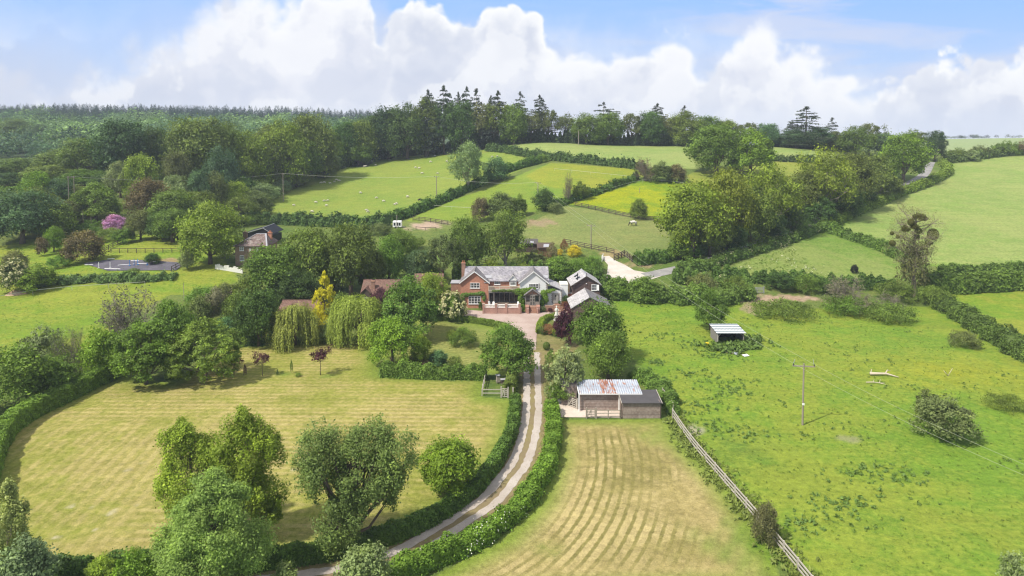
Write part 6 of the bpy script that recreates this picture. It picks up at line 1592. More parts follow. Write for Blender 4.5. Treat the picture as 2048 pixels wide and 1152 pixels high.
for xx in (-2.4, .6): MB().poly([(xx,.1,2.46),(xx+.9,.1,2.46),(xx+.9,1.6,2.66),(xx,1.6,2.66)],(0,0,.03)).build('roof_sheet', M_lead, ro)

# ------------------------------------------------------------------ brick cottage with hipped roof, black barn behind
Yc = 165.0; xc = -63.6; zc = 4.1
r = empty('brick_cottage', (xc, Yc, zc), 'brown brick cottage with a mottled hipped roof and two chimneys', 'cottage')
MB().box(-3.8, 3.7, 0, 8, -2, 4.3).build('wall', M_brick_cot, r)
e = (-4.15, 4.05, -.35, 8.35, 4.3); ra, rb, zt = (0.1, 4.0, 6.75), (2.3, 4.0, 6.75), 6.75
m = MB(); a_ = [(e[0],e[2],4.3),(e[1],e[2],4.3),(e[1],e[3],4.3),(e[0],e[3],4.3), ra, rb]; m.add(a_, [(0,1,5,4),(1,2,5),(2,3,4,5),(3,0,4),(3,2,1,0)]); ro = m.build('roof', M_tile_old, r)
MB().bar((e[1],e[2],4.34),(rb[0],rb[1],zt+.04),.34,.10).bar((e[0],e[2],4.34),(ra[0],ra[1],zt+.04),.16,.08).bar(ra,rb,.2,.16).build('hip_tiles', M_lead, ro)
MB().box(-4.1,4.0,-.30,-.02,4.18,4.29).build('eaves_board', M_timber_dark, r)
chimney(r, -2.9, 4.2, 3.5, 7.2, .95, .7, 1, M_brick_cot); chimney(r, 3.0, 5.0, 3.5, 7.0, .9, .7, 2, M_brick)
window(r,-2.2,0,3.15,1.0,1.0,2,1); window(r,-.15,0,3.1,.42,.62,1,1); window(r,1.75,0,3.0,.9,.95,2,1); window(r,-2.15,0,.7,1.05,1.3,2,2); window(r,1.8,0,.7,1.05,1.3,2,2)
MB().box(-4.05,-3.81,.6,1.6,0,2.05).build('door', M_paint, r); MB().box(-4.6,-3.805,.4,1.8,2.15,2.3).build('door_hood', M_timber_dark, r)
p = at_depth(520, 500, 186); zb_ = tz(p[0], 186)
r = empty('black_barn', (p[0], 186, zb_), 'black roofed barn standing behind the cottage', 'barn')
MB().box(-4.2, 3.0, .3, 9, -1, 9.0 - zb_ - 1.6).build('wall', M_black, r); gz1 = 9.75 - zb_
ro = gable_y(r, M_black, -4.4, 3.2, 0, 9, gz1 - 1.5, gz1, .3, .15, xa=.9); pent(-4.2,3.0,.25,.35,0,gz1-1.5,gz1-.05,.9).build('gable_wall', M_black, r); MB().bar((.9,-.03,gz1+.12),(-4.6,-.03,gz1-1.50),.05,.14).bar((.9,-.03,gz1+.12),(3.4,-.03,gz1-1.50),.05,.14).bar((.9,0,gz1+.2),(.9,9,gz1+.2),.12).build('roof_edge', M_lead, ro)
p0 = P(430, 538); p1 = P(485, 547); m = MB()
for k in range(12):
    t0, t1 = k / 12, (k + 1) / 12; q0 = p0 + (p1 - p0) * t0; q1 = p0 + (p1 - p0) * t1
    hgt = 1.1 + .25 * math.sin(k * 1.7)
    m.poly([tuple(q0 - [0,0,.4]), tuple(q1 - [0,0,.4]), tuple(q1 + [0,0,hgt]), tuple(q0 + [0,0,hgt - .08])], (0, .4, 0))
tag(m.build('stone_wall', M_stone), 'pale stone garden wall below the cottage', 'wall')
# ------------------------------------------------------------------ timber barn with rusty roof
Xb = 13.63; Yb = 86.2; zb0 = tz(Xb, Yb)
r = empty('timber_barn', (Xb, Yb, zb0), 'weathered boarded barn with a rust streaked corrugated roof', 'barn')
MB().box(-4.6, .55, 2.5, 2.62, -.4, 2.32).build('front_wall', M_board, r); MB().box(-4.6, 3.4, 6.0, 6.12, -.4, 2.66).box(3.3, 3.42, 2.7, 5.99, -.4, 2.5).box(-4.66, -4.56, 2.63, 5.99, -.4, 2.5).build('side_wall', M_board, r)
corrugated('roof', M_tin, r, -4.8, 3.55, 2.18, 2.44, 6.35, 2.78, .30)
m = MB(); m.box(-4.86,-4.72,2.12,2.24,-.2,2.36); m.box(.45,.6,2.38,2.49,-.2,2.36); m.bar((-4.8,2.14,2.36),(3.55,2.14,2.36),.07,.12); m.bar((-4.84,2.15,2.42),(-4.84,6.35,2.76),.09,.12); m.build('roof_trim', M_paint, r)
m = MB(); m.box(-6.95, -4.88, 4.25, 4.37, -.4, 3.0); m.build('left_screen_wall', M_board, r); MB().poly([(-7.05,4.1,3.02),(-4.87,4.1,3.02),(-4.87,6.3,2.9),(-7.05,6.3,2.9)],(0,0,.06)).build('left_roof', M_felt, r)
s = MB(); s.box(.62, 5.45, 0, .1, -.4, 2.02); s.box(5.35, 5.45, .101, 3.4, -.4, 2.2); s.box(.62, .72, .101, 2.48, -.4, 2.1); s.box(.73, 5.34, 3.3, 3.4, -.4, 2.2); sw = s.build('shed_wall', M_board, r)
MB().poly([(.5,-.22,2.05),(5.62,-.22,2.05),(5.62,3.55,2.36),(.5,3.55,2.36)],(0,0,.07)).build('shed_roof', M_felt, r)
MB().bar((5.66,-.24,2.10),(5.66,3.57,2.41),.06,.15).bar((.46,-.24,2.10),(.46,2.1,2.30),.05,.13).build('shed_trim', M_timber_pale, r)
MB().box(.35,.48,-.12,-.02,-.3,2.04).box(5.46,5.56,-.1,0,-.3,2.04).build('corner_post', M_timber_dark, r)

def five_bar(name, p, q, lab, mat, h=1.2, parent_z=None, cat='gate', bars=5):
    p = np.array(p, float); q = np.array(q, float); L = math.hypot(q[0]-p[0], q[1]-p[1]); rz = math.atan2(q[1]-p[1], q[0]-p[0])
    r = empty(name, p, lab, cat, rz); m = MB()
    for k in range(bars): zz = .15 + (h - .22) * (k / (bars - 1)) ** .85; m.box(.05, L - .05, -.03, .03, zz, zz + .09)
    m.build('rails', mat, r); m = MB()
    for xx in (0, L/2 - .04, L - .09): m.box(xx, xx + .09, -.045, .045, .1, h)
    m.bar((.06, -.05, .2), (L * .5, -.05, h - .05), .05, .09); m.build('frame', mat, r)
    for xx in (-.12, L + .02): MB().box(xx, xx + .14, -.07, .07, -.3, h + .25).build('post', mat, r)
    return r
def W3(x, y): return np.array([Xb + x, Yb + y, tz(Xb + x, Yb + y)])
five_bar('field_gate', W3(-4.0, .05), W3(-2.9, .05), 'small slatted gate in the barn yard fence', M_timber)
five_bar('field_gate', W3(-6.0, 4.0), W3(-5.0, 2.9), 'pale five-bar gate standing open against the barn screen wall', M_timber_pale, 1.25)

def fence(lab, pts, h, mat, rails=3, gap=2.6, post=.12, rail=.09, name='rail_fence', group=None, wire=False):
    """posts (each a part) and rails following the ground"""
    path, s = resample(pts, gap) if len(pts) > 2 else (np.array([np.array(pts[0])[:2] + (np.array(pts[-1])[:2] - np.array(pts[0])[:2]) * t for t in np.linspace(0, 1, max(2, int(np.hypot(*(np.array(pts[-1]) - np.array(pts[0]))[:2]) / gap) + 1))]), None)
    z = terrain(path[:, 0], path[:, 1]); o = np.array([path[0, 0], path[0, 1], z[0]])
    r = empty(name, o, lab, 'fence', 0, group); pm = MB().box(-post/2, post/2, -post/2, post/2, -.3, h + .06).mesh('post', mat)
    Q = np.c_[path, z] - o
    for q in Q: link('post', pm, r, q)
    for k in range(rails):
        m = MB(); zz = h * (k + 1) / rails - .06
        for a, b_ in zip(Q[:-1], Q[1:]): m.bar(a + [0, -post/2 - rail*.2, zz], b_ + [0, -post/2 - rail*.2, zz + .01 * (k % 2)], rail * .5 if not wire else .03, rail)
        m.build('rail', mat, r)
    return r
fence('short rail fence in front of the barn yard', [W3(-2.75, .05), W3(.3, .05)], 1.15, M_timber, 3, 1.5)
fence('long sloping silver rail fence between hay field and rough pasture', [P(u, v) for u, v in FENCE_PIX], 1.15, M_timber_pale, 3, 2.4, .13, .14)
fence('fence climbing beside the brambles behind the barn', [P(u, v) for u, v in [(1325,792),(1345,818),(1345,838)]], 1.1, M_timber_pale, 2, 2.4)
fence('dark post and rail fence along the bottom of the horse paddock', [P(u, v) for u, v in [(1128,487),(1150,492),(1175,497),(1200,502),(1228,508)]], 1.3, M_timber_dark, 3, 2.2, .15, .15)
fence('dark railed pen beside the gravel track', [P(u, v) for u, v in [(1228,521),(1240,517),(1249,512),(1256,517),(1264,524)]], 1.5, M_timber_dark, 4, 1.6, .2, .17)
fence('dark fence between paddock and buttercup field', [P(u, v) for u, v in [(1150,412),(1185,419),(1220,427),(1260,435),(1300,441),(1325,441)]], 1.3, M_timber_dark, 3, 2.6, .17, .16)
fence('dark fence slanting down to the riding arena', [P(u, v) for u, v in [(178,520),(200,509),(222,497),(245,486)]], 1.3, M_timber_dark, 3, 2.4, .13, .13)
fence('dark fence along the top of the arena bank', [P(u, v) for u, v in [(222,506),(260,506),(310,506),(362,506)]], 1.2, M_timber_dark, 2, 2.4, .13, .13)
fence('fence at the right end of the riding arena', [P(u, v) for u, v in [(343,543),(356,536),(371,529)]], 1.2, M_timber_dark, 2, 2.0, .13, .13)
fence('fence along the top of the sandy pen', [P(u, v) for u, v in [(826,441),(850,443),(875,447),(896,450)]], 1.3, M_timber_dark, 3, 2.6, .18, .15)
fence('low rail along the bottom of the sandy pen', [P(u, v) for u, v in [(832,459),(855,461),(872,461)]], .9, M_timber_dark, 1, 3.0, .15, .13)
fence('short fence stub behind the house roof', [P(u, v) for u, v in [(953,530),(970,527),(990,524)]], 1.2, M_timber_dark, 3, 2.2, .13, .12)
fence('silver rail fence round the beehive plot', [P(u, v) for u, v in [(973,752),(966,780),(964,792)]], 1.0, M_timber_pale, 2, 1.6, .13, .13)
fence('double pale rail in front of the beehive plot', [P(964,792)[:2], P(1003,792)[:2]], 1.0, M_timber_pale, 2, 2.6, .12, .12)
tape = dict(rails=1, post=.06, rail=.09, name='tape_fence', wire=True)
fence('white electric tape across the upper yellow strip', [P(u, v) for u, v in [(1109,342),(1160,347),(1210,352),(1264,358)]], 1.0, M_wire, gap=8, **tape)
fence('white electric tape above the buttercup field', [P(u, v) for u, v in [(1144,404),(1200,388),(1250,373),(1294,364),(1366,370)]], 1.0, M_wire, gap=8, **tape)
fence('white electric tape across the left pasture', [P(u, v) for u, v in [(-20,604),(60,590),(130,582),(210,577),(290,572)]], 1.0, M_wire, gap=7, **tape)
fence('white tape across the green strip', [P(u, v) for u, v in [(868,416),(905,419),(945,421)]], 1.0, M_wire, gap=8, **tape)
five_bar('field_gate', P(1003,795), P(1015,796), 'small pale slatted gate beside the beehives', M_timber_pale, 1.3)
five_bar('field_gate', P(1501,588), P(1527,587), 'grey metal field gate at the bare earth entrance', M_steel, 1.4)
five_bar('field_gate', P(1204,523), P(1206,516), 'pale gate at the top of the gravel track', M_paint, 1.3)
# beehives
def hive(u, v, lab, lifts, mat):
    b = P(u, v); r = empty('beehive', b, lab, 'beehive', .2, 'beehives in the fenced plot')
    for sx in (-1,1):
        for sy in (-1,1): MB().box(sx*.2-.03,sx*.2+.03,sy*.2-.03,sy*.2+.03,-.1,.22).build('leg', M_timber, r)
    for k in range(lifts): MB().box(-.27+.012*k,.27-.012*k,-.27+.012*k,.27-.012*k,.22+k*.24,.455+k*.24).build('hive_box', mat, r, bevel=.012)
    zt_ = .22 + lifts*.24; MB().add([(-.32,-.32,zt_),(.32,-.32,zt_),(.32,.32,zt_),(-.32,.32,zt_),(-.32,0,zt_+.16),(.32,0,zt_+.16)],[(0,1,5,4),(2,3,4,5),(1,2,5),(3,0,4),(3,2,1,0)]).build('roof', M_lead, r)
    MB().box(-.2,.2,-.34,-.275,.22,.25).build('entrance', M_timber, r)
hive(996,766,'tall grey beehive, leftmost in the plot',4,M_timber); hive(1005,768,'short dark beehive in the middle of the plot',2,M_timber_dark); hive(1013,767,'squat grey beehive, rightmost in the plot',2,M_timber)
# trough, post, yard things
b = P(1122, 805); r = empty('water_trough', b, 'grey galvanised water trough by the barn yard', 'trough'); MB().box(-.45,.45,-.25,.25,0,.08).box(-.45,.45,-.25,-.2,.081,.5).box(-.45,.45,.2,.25,.081,.5).box(-.45,-.4,-.199,.199,.081,.5).box(.4,.45,-.199,.199,.081,.5).build('basin', M_steel, r); MB().box(-.39,.39,-.195,.195,.3,.42).build('water', M_glass, r)
b = P(1104, 801); r = empty('gate_post', b, 'white gate leaf folded back at the drive edge', 'gate'); MB().box(-.07,.07,-.07,.07,-.2,1.5).build('post', M_paint, r); m = MB(); [m.bar((.05,0,.25+k*.25),(.25,-.8,.25+k*.25),.05,.09) for k in range(5)]; m.bar((.25,-.8,.1),(.25,-.8,1.35),.07); m.build('rails', M_timber_pale, r)
b = P(1026, 797); r = empty('gate_post', b, 'pale gate post on the beehive side of the drive', 'post'); MB().box(-.09,.09,-.09,.09,-.2,1.45).box(-.11,.11,-.11,.11,1.45,1.5).build('post', M_timber_pale, r)
# ------------------------------------------------------------------ open field shelter
b = P(1462, 688); r = empty('field_shelter', (b[0], b[1], b[2]), 'open fronted field shelter with striped corrugated roof', 'shelter')
MB().box(-2.35,-2.25,.1,4.2,-.3,1.95).box(2.15,2.25,.1,4.2,-.3,1.95).box(-2.249,2.149,4.1,4.2,-.3,2.05).build('wall', simple_mat('grey shelter boards', (.20,.185,.175), .85, .2, 3, (1,1,6)), r)
MB().box(-2.2,2.1,4.0,4.09,-.1,2.0).build('back_shade', M_dark, r)  # near-black panel standing in for the shade inside the shelter
corrugated('roof', M_tin_stripe, r, -2.6, 2.55, -.35, 1.98, 4.5, 2.28, .25, .03)
for xx in (-2.3, 2.15): MB().box(xx-.07,xx+.07,-.05,.09,-.3,1.95).build('post', M_timber_pale if xx < 0 else M_timber, r)
MB().bar((-2.3,0,1.9),(2.2,0,1.9),.12).bar((1.6,0,1.86),(2.13,0,1.3),.08).bar((-1.75,0,1.86),(-2.25,0,1.3),.08).build('beam', M_timber, r)
def sheet_thing(u, v, lab, w_, l, rz, tilt, mat):
    b = P(u, v); r = empty('corrugated_sheet', b + [0,0,.12], lab, 'metal sheet', rz); r.rotation_euler = (tilt, 0, rz); corrugated('sheet', mat, r, -l/2, l/2, -w_/2, 0, w_/2, .03, .15, .02)
sheet_thing(1464,707,'pale blue corrugated sheet lying in front of the shelter',.8,1.9,-.5,.15,M_tin); sheet_thing(1491,712,'white sheet lying on the grass right of the blue one',.7,1.1,.4,.1,M_paint); sheet_thing(1508,690,'small white scrap leaning in weeds beside the shelter',.5,.8,1.2,.9,M_paint)
b = P(1414, 691); r = empty('plastic_tub', b, 'yellow plastic tub in the grass by the shelter', 'tub'); MB().lathe([(.20,0),(.30,.42),(.33,.44),(.33,.47),(.28,.47),(.2,.06)], 14).build('tub', M_yellow, r, smooth=True)
b = P(1604, 580); r = empty('straw_bale', b, 'yellow wrapped bale half hidden in the meadow hedge', 'bale', .3); MB().box(-1.1,1.1,-.5,.5,.2,1.3).build('bale', simple_mat('straw', (.62,.47,.20), .95, .2, 5), r, bevel=.12)
b = P(1709, 542); B('round', 1709, 546, 529, 14, (.02,.02,.018), 'black dead looking bush in the flowery meadow') if False else B('bush', 1709, 547, 529, 15, (.022,.022,.018), 'nearly black small bush in the flowery meadow')
# soil heap
b = P(32, 588); me = MB(); rs = np.random.default_rng(4); n = 22; Vh = []; Fh = []
for i in range(8):
    for k in range(n):
        a = 2*PI*k/n; q = 1 - i/7.0; rr = (1 + .15*math.sin(3*a+1) + .12*math.sin(5*a)) * q + .0; Vh.append((2.3*rr*math.cos(a), 1.2*rr*math.sin(a), -.15 + .95*(1-q**1.7) + rs.normal()*.04))
for i in range(7):
    for k in range(n): a0 = i*n+k; a1 = i*n+(k+1) % n; Fh.append((a0,a1,a1+n,a0+n))
me.add(Vh, Fh); tag(me.build('soil_heap', surface_mat('heap of bare soil', (.40,.26,.17), (.46,.32,.22), (.3,.2,.13)), None, b, smooth=True), 'heap of bare pinkish soil in the left pasture', 'heap')
# fallen dead branches
def dead_log(u, v, lab, segs, name='fallen_branch'):
    b = P(u, v); m = MB()
    for pts_, rr in segs: m.tube(pts_, rr, 7)
    tag(m.build(name, simple_mat('bleached dead wood', (.50,.43,.34), .9, .2, 3), None, b + [0,0,.05], smooth=True), lab, 'dead branch')
dead_log(1764,752,'large bleached fallen bough lying in the rough pasture',[([(-1.7,.2,.25),(-.6,.1,.28),(.6,0,.3),(1.7,-.5,.1),(2.1,-.8,.05)],[.20,.18,.15,.08,.04]),([(.5,0,.3),(1.0,.4,.7),(1.5,.45,.6)],[.11,.08,.03]),([(-1.6,.2,.3),(-1.2,.7,.75)],[.08,.04])])
dead_log(1755,768,'thin forked dead branch below the large bough',[([(-1.5,.3,.1),(-.5,.1,.2),(.4,-.2,.15),(1.1,0,.1)],[.07,.06,.05,.03]),([(.2,-.1,.2),(.7,.5,.5)],[.04,.02]),([(.3,-.2,.15),(.9,-.6,.1)],[.04,.02]),([(-.6,.1,.2),(-.2,.6,.4)],[.04,.02])])
dead_log(1896,752,'small V shaped dead branch standing up in the pasture',[([(0,0,0),(-.4,.1,.5),(-.6,.15,.75)],[.05,.04,.02]),([(0,0,0),(.4,0,.7),(.7,.1,1.1)],[.05,.04,.02])])
# ------------------------------------------------------------------ riding arena jumps
def jump(u, v, lab, w_, mat, n=2, rz=0.0):
    b = P(u, v) + [0,0,.1]; r = empty('show_jump', b, lab, 'jump', rz, 'jumps in the riding arena')
    for sx in (-1,1):
        MB().box(sx*w_/2-.05,sx*w_/2+.05,-.05,.05,0,1.5).box(sx*w_/2-.3,sx*w_/2+.3,-.04,.04,0,.08).box(sx*w_/2-.04,sx*w_/2+.04,-.3,.3,.081,.15).build('stand', mat, r)
    for k in range(n): MB().tube([(-w_/2,-.06,.35+.4*k),(w_/2,-.06,.35+.4*k)],.06,8).build('pole', M_paint, r)
jump(209,537,'white jump at the left end of the arena',2.6,M_paint,0,.1); jump(285,531,'blue and white jump right of the arena centre',2.4,M_blue,1,-.1); jump(264,532,'blue low jump in the arena centre',1.0,M_blue,1,.8)
def ground_pole(u, v, L, rz, lab): b = P(u, v) + [0,0,.17]; tag(MB().tube([(-L/2*math.cos(rz),-L/2*math.sin(rz),0),(L/2*math.cos(rz),L/2*math.sin(rz),0)],.08,8).build('jump_pole', M_paint, None, b), lab, 'pole')
ground_pole(225,539,4.0,-.1,'white pole lying along the near arena edge'); ground_pole(270,523,2.0,0,'white pole at the far arena edge'); ground_pole(178,531,2.0,.1,'white pole at the left arena corner'); ground_pole(247,531,2.4,.5,'white pole lying aslant in the arena'); ground_pole(310,524,1.4,.0,'white pole right at the far arena edge'); ground_pole(222,519,1.6,.3,'white poles heaped at the arena corner by the copper bush')
# ------------------------------------------------------------------ white trailer, parked car
b = P(795, 456); r = empty('horse_trailer', b, 'white horse trailer with dark windows by the sheep field hedge', 'trailer')
MB().add([(-1.5,-.9,.45),(1.5,-.9,.45),(1.5,.9,.45),(-1.5,.9,.45),(-1.5,-.9,2.3),(1.5,-.9,2.3),(1.5,.9,2.3),(-1.5,.9,2.3),(-1.4,-.7,2.55),(1.4,-.7,2.55),(1.4,.7,2.55),(-1.4,.7,2.55)],[(3,2,1,0),(0,1,5,4),(1,2,6,5),(2,3,7,6),(3,0,4,7),(4,5,9,8),(5,6,10,9),(6,7,11,10),(7,4,8,11),(8,9,10,11)]).build('body', M_paint, r)
for xx in (-.85, .1, .9): MB().box(xx-.32,xx+.32,-.93,-.905,.95,1.95).build('window', M_glass, r)
for xx in (-.5,.5): MB().tube([(xx,-.95,.33),(xx,-.7,.33)],.33,14).build('wheel', M_black, r)
MB().bar((1.5,0,.5),(2.6,0,.5),.1).build('tow_bar', M_steel, r); r.scale = (.88,.88,.88)
p = np.array([(1164-1024)/F*151.5, 151.5, 0]); p[2] = tz(p[0], p[1]); r = empty('parked_car', p, 'dark estate car with a pale roof parked behind the boarded outbuilding', 'car', R(6))
prof = [(-2.2,.35),(-2.25,.75),(-2.0,.95),(-1.2,1.02),(-.55,1.45),(1.6,1.47),(2.1,1.0),(2.2,.6),(2.15,.35)]
MB().poly([(x_, -.85, z_) for x_, z_ in prof], (0,1.7,0)).build('body', simple_mat('dark car paint', (.03,.033,.04), .3, .05, spec=.5), r, bevel=.03)
MB().poly([(-.5,-.7,1.475),(1.55,-.7,1.495),(1.55,.7,1.495),(-.5,.7,1.475)],(0,0,.03)).build('roof', M_paint, r); MB().poly([(-1.12,-.872,1.08),(-.55,-.872,1.40),(1.5,-.872,1.41),(1.9,-.872,1.06)],(0,.02,0)).build('side_window', M_glass, r); MB().poly([(-1.14,-.72,1.06),(-.60,-.72,1.43),(-.60,.72,1.43),(-1.14,.72,1.06)],(-.02,0,.02)).build('windscreen', M_glass, r)
for xx in (-1.35,1.35):
    for yy in (-.90,.72): w_o = MB().tube([(xx,yy,.32),(xx,yy+.18,.32)],.32,16).build('wheel', M_black, r); MB().tube([(xx,yy-.012,.32),(xx,yy+.19,.32)],.19,12).build('rim', M_steel, w_o)
# ------------------------------------------------------------------ power poles and wires
def pole(u, vb, vt, lab, arm=0.0, rz=0.0, d=None, r0=.13, mat=None, name='power_pole', ins=2, twin=False):
    if d: x = (u-1024)/F*d; b = np.array([x, d, tz(x, d)])
    else: b = P(u, vb)
    h = CAM_H + ray(u, vt)[2]*b[1] - b[2]; r = empty(name, b, lab, 'pole', rz)
    for sx in ((-.9,.9) if twin else (0,)): MB().tube([(sx,0,-.5),(sx,0,h)],[r0,r0*.72],10).build('post', mat or M_pole, r)
    if arm:
        MB().bar((-arm/2,0,h-.35),(arm/2,0,h-.35),.13,.13).build('crossarm', M_pole, r)
        for k in range(ins):
            xx = -arm/2 + .12 + (arm-.24)*k/(ins-1); MB().lathe([(.05,0),(.09,.05),(.05,.1),(.08,.15),(.04,.22),(.02,.3)],8,(xx,0,h-.285)).build('insulator', M_black, r)
    return r, b, h
def wire(name, a, b_, sag, lab, rad=.018, group='overhead wires', n=24):
    a = np.array(a, float); b_ = np.array(b_, float); m = MB()
    pts_ = [a + (b_-a)*t - np.array([0,0,sag*4*t*(1-t)]) - a for t in np.linspace(0,1,n)]
    m.tube(pts_, rad, 5); tag(m.build(name, M_wire, None, a), lab, 'wire', group)
r1, b1, h1 = pole(1605, 850, 727, 'timber electricity pole with crossarm in the rough pasture', 2.7, -.15, r0=.125, ins=2)
m = MB(); m.bar((-1.3,0,h1-.3),(-1.05,.1,h1+.45),.05); m.bar((1.25,0,h1-.3),(1.1,.1,h1+.55),.05); m.build('bracket', M_steel, r1); MB().box(-.14,.14,-.19,-.15,2.6,2.85).build('warning_plate', M_paint, r1)
r2_, b2, h2 = pole(1182, 497, 449, 'electricity pole at the bottom of the horse paddock', 2.4, -.6, r0=.15)
r3_, b3, h3 = pole(1076, 412, 364, 'electricity pole among the bushes left of the buttercup field', 2.2, -.5, d=232, r0=.17)
def armpt(b_, h, arm, rz, k): xx = (-arm/2+.12) if k == 0 else (arm/2-.12); return b_ + np.array([xx*math.cos(rz), xx*math.sin(rz), h-.05])
b0 = np.array([36.5, 41.0, tz(36.5, 41)]); h0 = 7.6
pole(0, 0, 0, 'near electricity pole', 0) if False else None
for k in (0, 1):
    sd = ('left', 'right')[k]
    wire('overhead_wire', armpt(b1,h1,2.7,-.15,k), armpt(b2,h2,2.4,-.6,k), 1.3, f'{sd} wire from the pasture pole up to the paddock pole', .010)
    wire('overhead_wire', armpt(b2,h2,2.4,-.6,k), armpt(b3,h3,2.2,-.5,k), .6, f'{sd} wire from the paddock pole up to the bush pole', .014)
    e = np.array([47.5 + 1.9*k, 47.0 + .8*k, 7.2]); wire('overhead_wire', armpt(b1,h1,2.7,-.15,k), e, .8, f'{sd} wire from the pasture pole towards the near right corner', .009)
r5, b5, h5 = pole(873, 403, 352, 'thin pole in the right of the sheep field', 1.6, 0, r0=.16); r6, b6, h6 = pole(565, 400, 346, 'thin pole at the left edge of the sheep field', 1.6, 0, d=262, r0=.16); r7, b7, h7 = pole(140, 400, 352, 'twin-legged pole in the left wood', 2.6, 0, d=215, r0=.14, twin=True)
wire('overhead_wire', b7+[0,0,h7-.1], b6+[0,0,h6-.1], 2.0, 'wire from the twin-legged pole to the sheep field', .03); wire('overhead_wire', b6+[0,0,h6-.1], b5+[0,0,h5-.1], 1.0, 'wire crossing the sheep field', .03); wire('overhead_wire', b5+[0,0,h5-.1], b3+[0,0,h3-.1], 1.2, 'wire from the sheep field to the bush pole', .03)
pole(375, 537, 474, 'tall dark pole beside the riding arena', r0=.16, mat=M_timber_dark); pole(183, 466, 434, 'thin pole below the lilac rhododendron', r0=.10); pole(368, 602, 566, 'short thin post in the left pasture', r0=.07, mat=M_timber); pole(794, 462, 430, 'pole standing in front of the white trailer', r0=.14); pole(1280, 436, 376, 'thin pole in the buttercup field', d=236, r0=.12); pole(1157, 300, 261, 'pale pole at the gap in the ridge trees', d=338, r0=.22); pole(167, 466, 422, 'thin pole against the glossy round tree', r0=.08)
# ------------------------------------------------------------------ animals
DG = None
def skinned(name, nodes, edges, mat_list, face_mat=None, sub=2):
    """one continuous body grown over a skeleton; nodes: (x, y, z, radius)"""
    me = bpy.data.meshes.new(name); me.from_pydata([n[:3] for n in nodes], edges, [])
    o = bpy.data.objects.new(name, me); COL.objects.link(o); sk = o.modifiers.new('skin', 'SKIN'); sk.use_smooth_shade = True
    for i, nd in enumerate(nodes):
        rr = nd[3]; me.skin_vertices[0].data[i].radius = (rr, nd[4] if len(nd) > 4 else rr)
    me.skin_vertices[0].data[0].use_root = True
    sb = o.modifiers.new('sub', 'SUBSURF'); sb.levels = sub; sb.render_levels = sub
    dg = bpy.context.evaluated_depsgraph_get(); out = bpy.data.meshes.new_from_object(o.evaluated_get(dg)); out.name = name
    bpy.data.objects.remove(o); bpy.data.meshes.remove(me)
    out.materials.clear(); [out.materials.append(m_) for m_ in mat_list]
    if face_mat:
        for p_ in out.polygons: p_.material_index = face_mat(p_.center)
    return out
M_wool = simple_mat('sheep wool', (.52,.48,.40), .95, .1, 8); M_wool_b = simple_mat('black wool', (.02,.018,.016), .95, .1, 8); M_face = simple_mat('sheep face', (.42,.38,.32), .9, .1, 8)
def sheep_body(graze, m_body, m_face):
    hd = [(.62,0,.66,.12),(.80,0,.58 if not graze else .36,.085),(.93,0,.50 if not graze else .16,.055)]
    nodes = [(-.05,0,.62,.30),(.35,0,.64,.27),(-.48,0,.62,.26),*hd,(-.66,0,.56,.06),(-.74,0,.40,.035)]
    edges = [(0,1),(0,2),(1,3),(3,4),(4,5),(2,6),(6,7)]
    for sx, par in ((.36,1),(-.48,2)):
        for sy in (-.14,.14):
            k = len(nodes); nodes += [(sx,sy,.38,.085),(sx - (.03 if sx < 0 else 0),sy,.20,.048),(sx,sy,.0,.04)]; edges += [(par,k),(k,k+1),(k+1,k+2)]
    for sy in (-.09,.09): k = len(nodes); nodes.append((.72,sy*1.6,.62 if not graze else .46,.03)); edges.append((4,k))
    return skinned('sheep', nodes, edges, [m_body, m_face], lambda c: 1 if (c.x > .70 or c.z < .30) else 0, 1)
SH = [sheep_body(True, M_wool, M_face), sheep_body(False, M_wool, M_face)]; SHB = sheep_body(True, M_wool_b, M_wool_b)
spots = [(895,655),(926,649),(880,688),(868,692),(955,680),(1277,700),(1305,705),(1327,747),(1453,747),(1430,607),(1396,655),(1527,650),(665,808),(643,800),(625,814),(593,826),(547,820),(520,824),(837,902),(965,943),(1020,970),(1212,935),(1110,996),(1125,990),(545,968),(573,965),(480,980),(563,1005),(303,1003),(450,1055),(885,1043),(895,1055),(225,1090),(130,995),(100,997),(1890,615),(1930,613)]
rnd = random.Random(12)
for i, (a, c) in enumerate(spots):
    b = P(512 + a/4, 160 + c/4 + 1.5); o = link('sheep', SH[i % 3 == 0], None, b); o.rotation_euler = (0,0,rnd.choice((0,PI)) + rnd.uniform(-.6,.6)); o.scale = (rnd.uniform(.8,1.0),)*3
    tag(o, 'white sheep on the grass of the big sheep field', 'sheep', 'flock in the sheep field')
b = P(512 + 1312/4, 160 + 965/4 + 1.5); o = link('sheep', SHB, None, b); o.scale = (1.2,)*3; tag(o, 'the one black sheep in the big sheep field', 'sheep')
M_horse_w = simple_mat('white horse coat', (.74,.70,.66), .8, .08, 3); M_horse_d = simple_mat('dark horse coat', (.035,.028,.026), .75, .15, 4)
nodes = [(0,0,1.15,.31),(.50,0,1.13,.30),(-.55,0,1.17,.30),(.80,0,1.22,.22),(1.05,0,.95,.16),(1.25,0,.62,.13),(1.36,0,.38,.11),(1.46,0,.14,.075),(-.85,0,1.12,.08),(-.93,0,.75,.07),(-.92,0,.45,.05)]
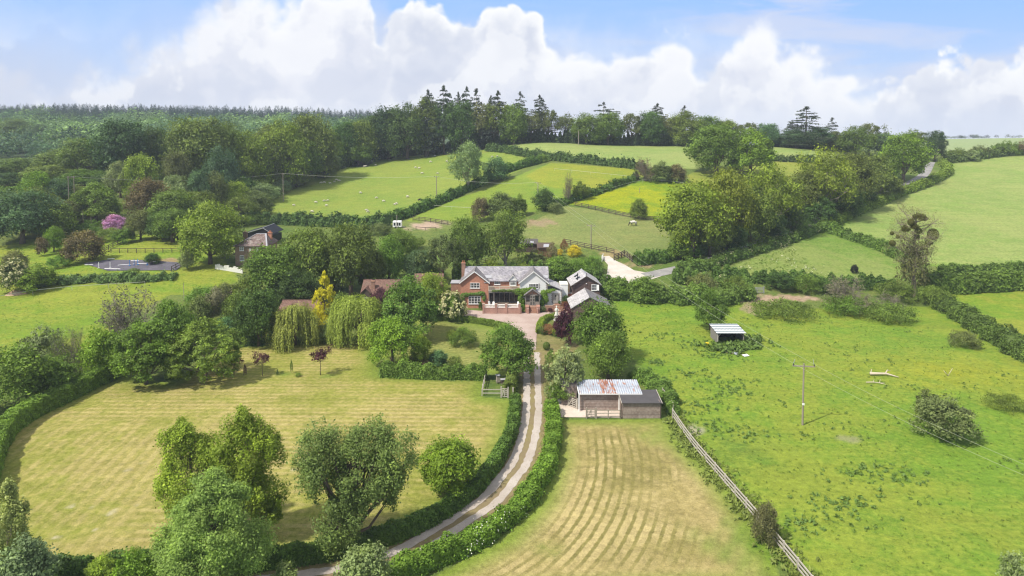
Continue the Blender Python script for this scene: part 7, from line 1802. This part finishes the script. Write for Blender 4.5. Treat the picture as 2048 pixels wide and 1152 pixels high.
edges = [(0,1),(0,2),(1,3),(3,4),(4,5),(5,6),(6,7),(2,8),(8,9),(9,10)]
for sx, par, pts_ in ((.52,1,[(.0,.80,.13),(.03,.50,.075),(.02,.26,.05),(.05,.04,.06)]),(-.62,2,[(.04,.85,.17),(.08,.62,.10),(-.10,.46,.065),(-.06,.25,.05),(-.02,.04,.06)])):
    for sy, st in ((-.17,.10),(.17,-.12)):
        k = len(nodes)
        for j, (dx, zz, rr) in enumerate(pts_): nodes.append((sx + dx + st*(1-zz)*.8, sy, zz, rr)); edges.append((par if j == 0 else k+j-1, k+j))
for sy in (-.07,.07): k = len(nodes); nodes.append((1.18,sy*1.3,.74,.03)); edges.append((5,k))
def hm(c):
    return 1 if (c.z < .55 or c.x > 1.0 or c.x < -.84 or (c.z < .8 and c.x > .2) or math.sin(c.x*5+c.z*7+1.3) > .93) else 0
hme = skinned('horse', nodes, edges, [M_horse_w, M_horse_d], hm, 2)
b = P(1267, 452); r = empty('horse', b, 'white horse with dark head and legs grazing in the paddock', 'horse', PI + .25); o = link('body', hme, r); o.scale = (1.12,)*3
o = link('mane', MB().poly([(.62,-.03,1.50),(.85,-.03,1.46),(1.08,-.03,1.12),(1.28,-.03,.80),(1.22,-.03,.72),(.95,-.03,1.1),(.75,-.03,1.34)],(0,.06,0)).mesh('mane', M_horse_d), r)
# ------------------------------------------------------------------ air between the viewer and the far hills
hzm = bpy.data.materials.new('haze'); hzm.use_nodes = True; hn = hzm.node_tree; hn.nodes.clear()
ho = hn.nodes.new('ShaderNodeOutputMaterial'); hv = hn.nodes.new('ShaderNodeVolumePrincipled'); hv.inputs['Color'].default_value = (.78,.87,1.0,1); hv.inputs['Density'].default_value = .00019; hv.inputs['Anisotropy'].default_value = 0.0
hn.links.new(hv.outputs[0], ho.inputs['Volume'])
zlo = float(gz.min()) - 1.5; zhi = 84.0
hb = MB().box(-2300, 2300, -60, 1800, zlo, zhi).build('haze', hzm); tag(hb, kind='stuff')
S.cycles.volume_step_rate = 4.0; S.cycles.volume_max_steps = 64
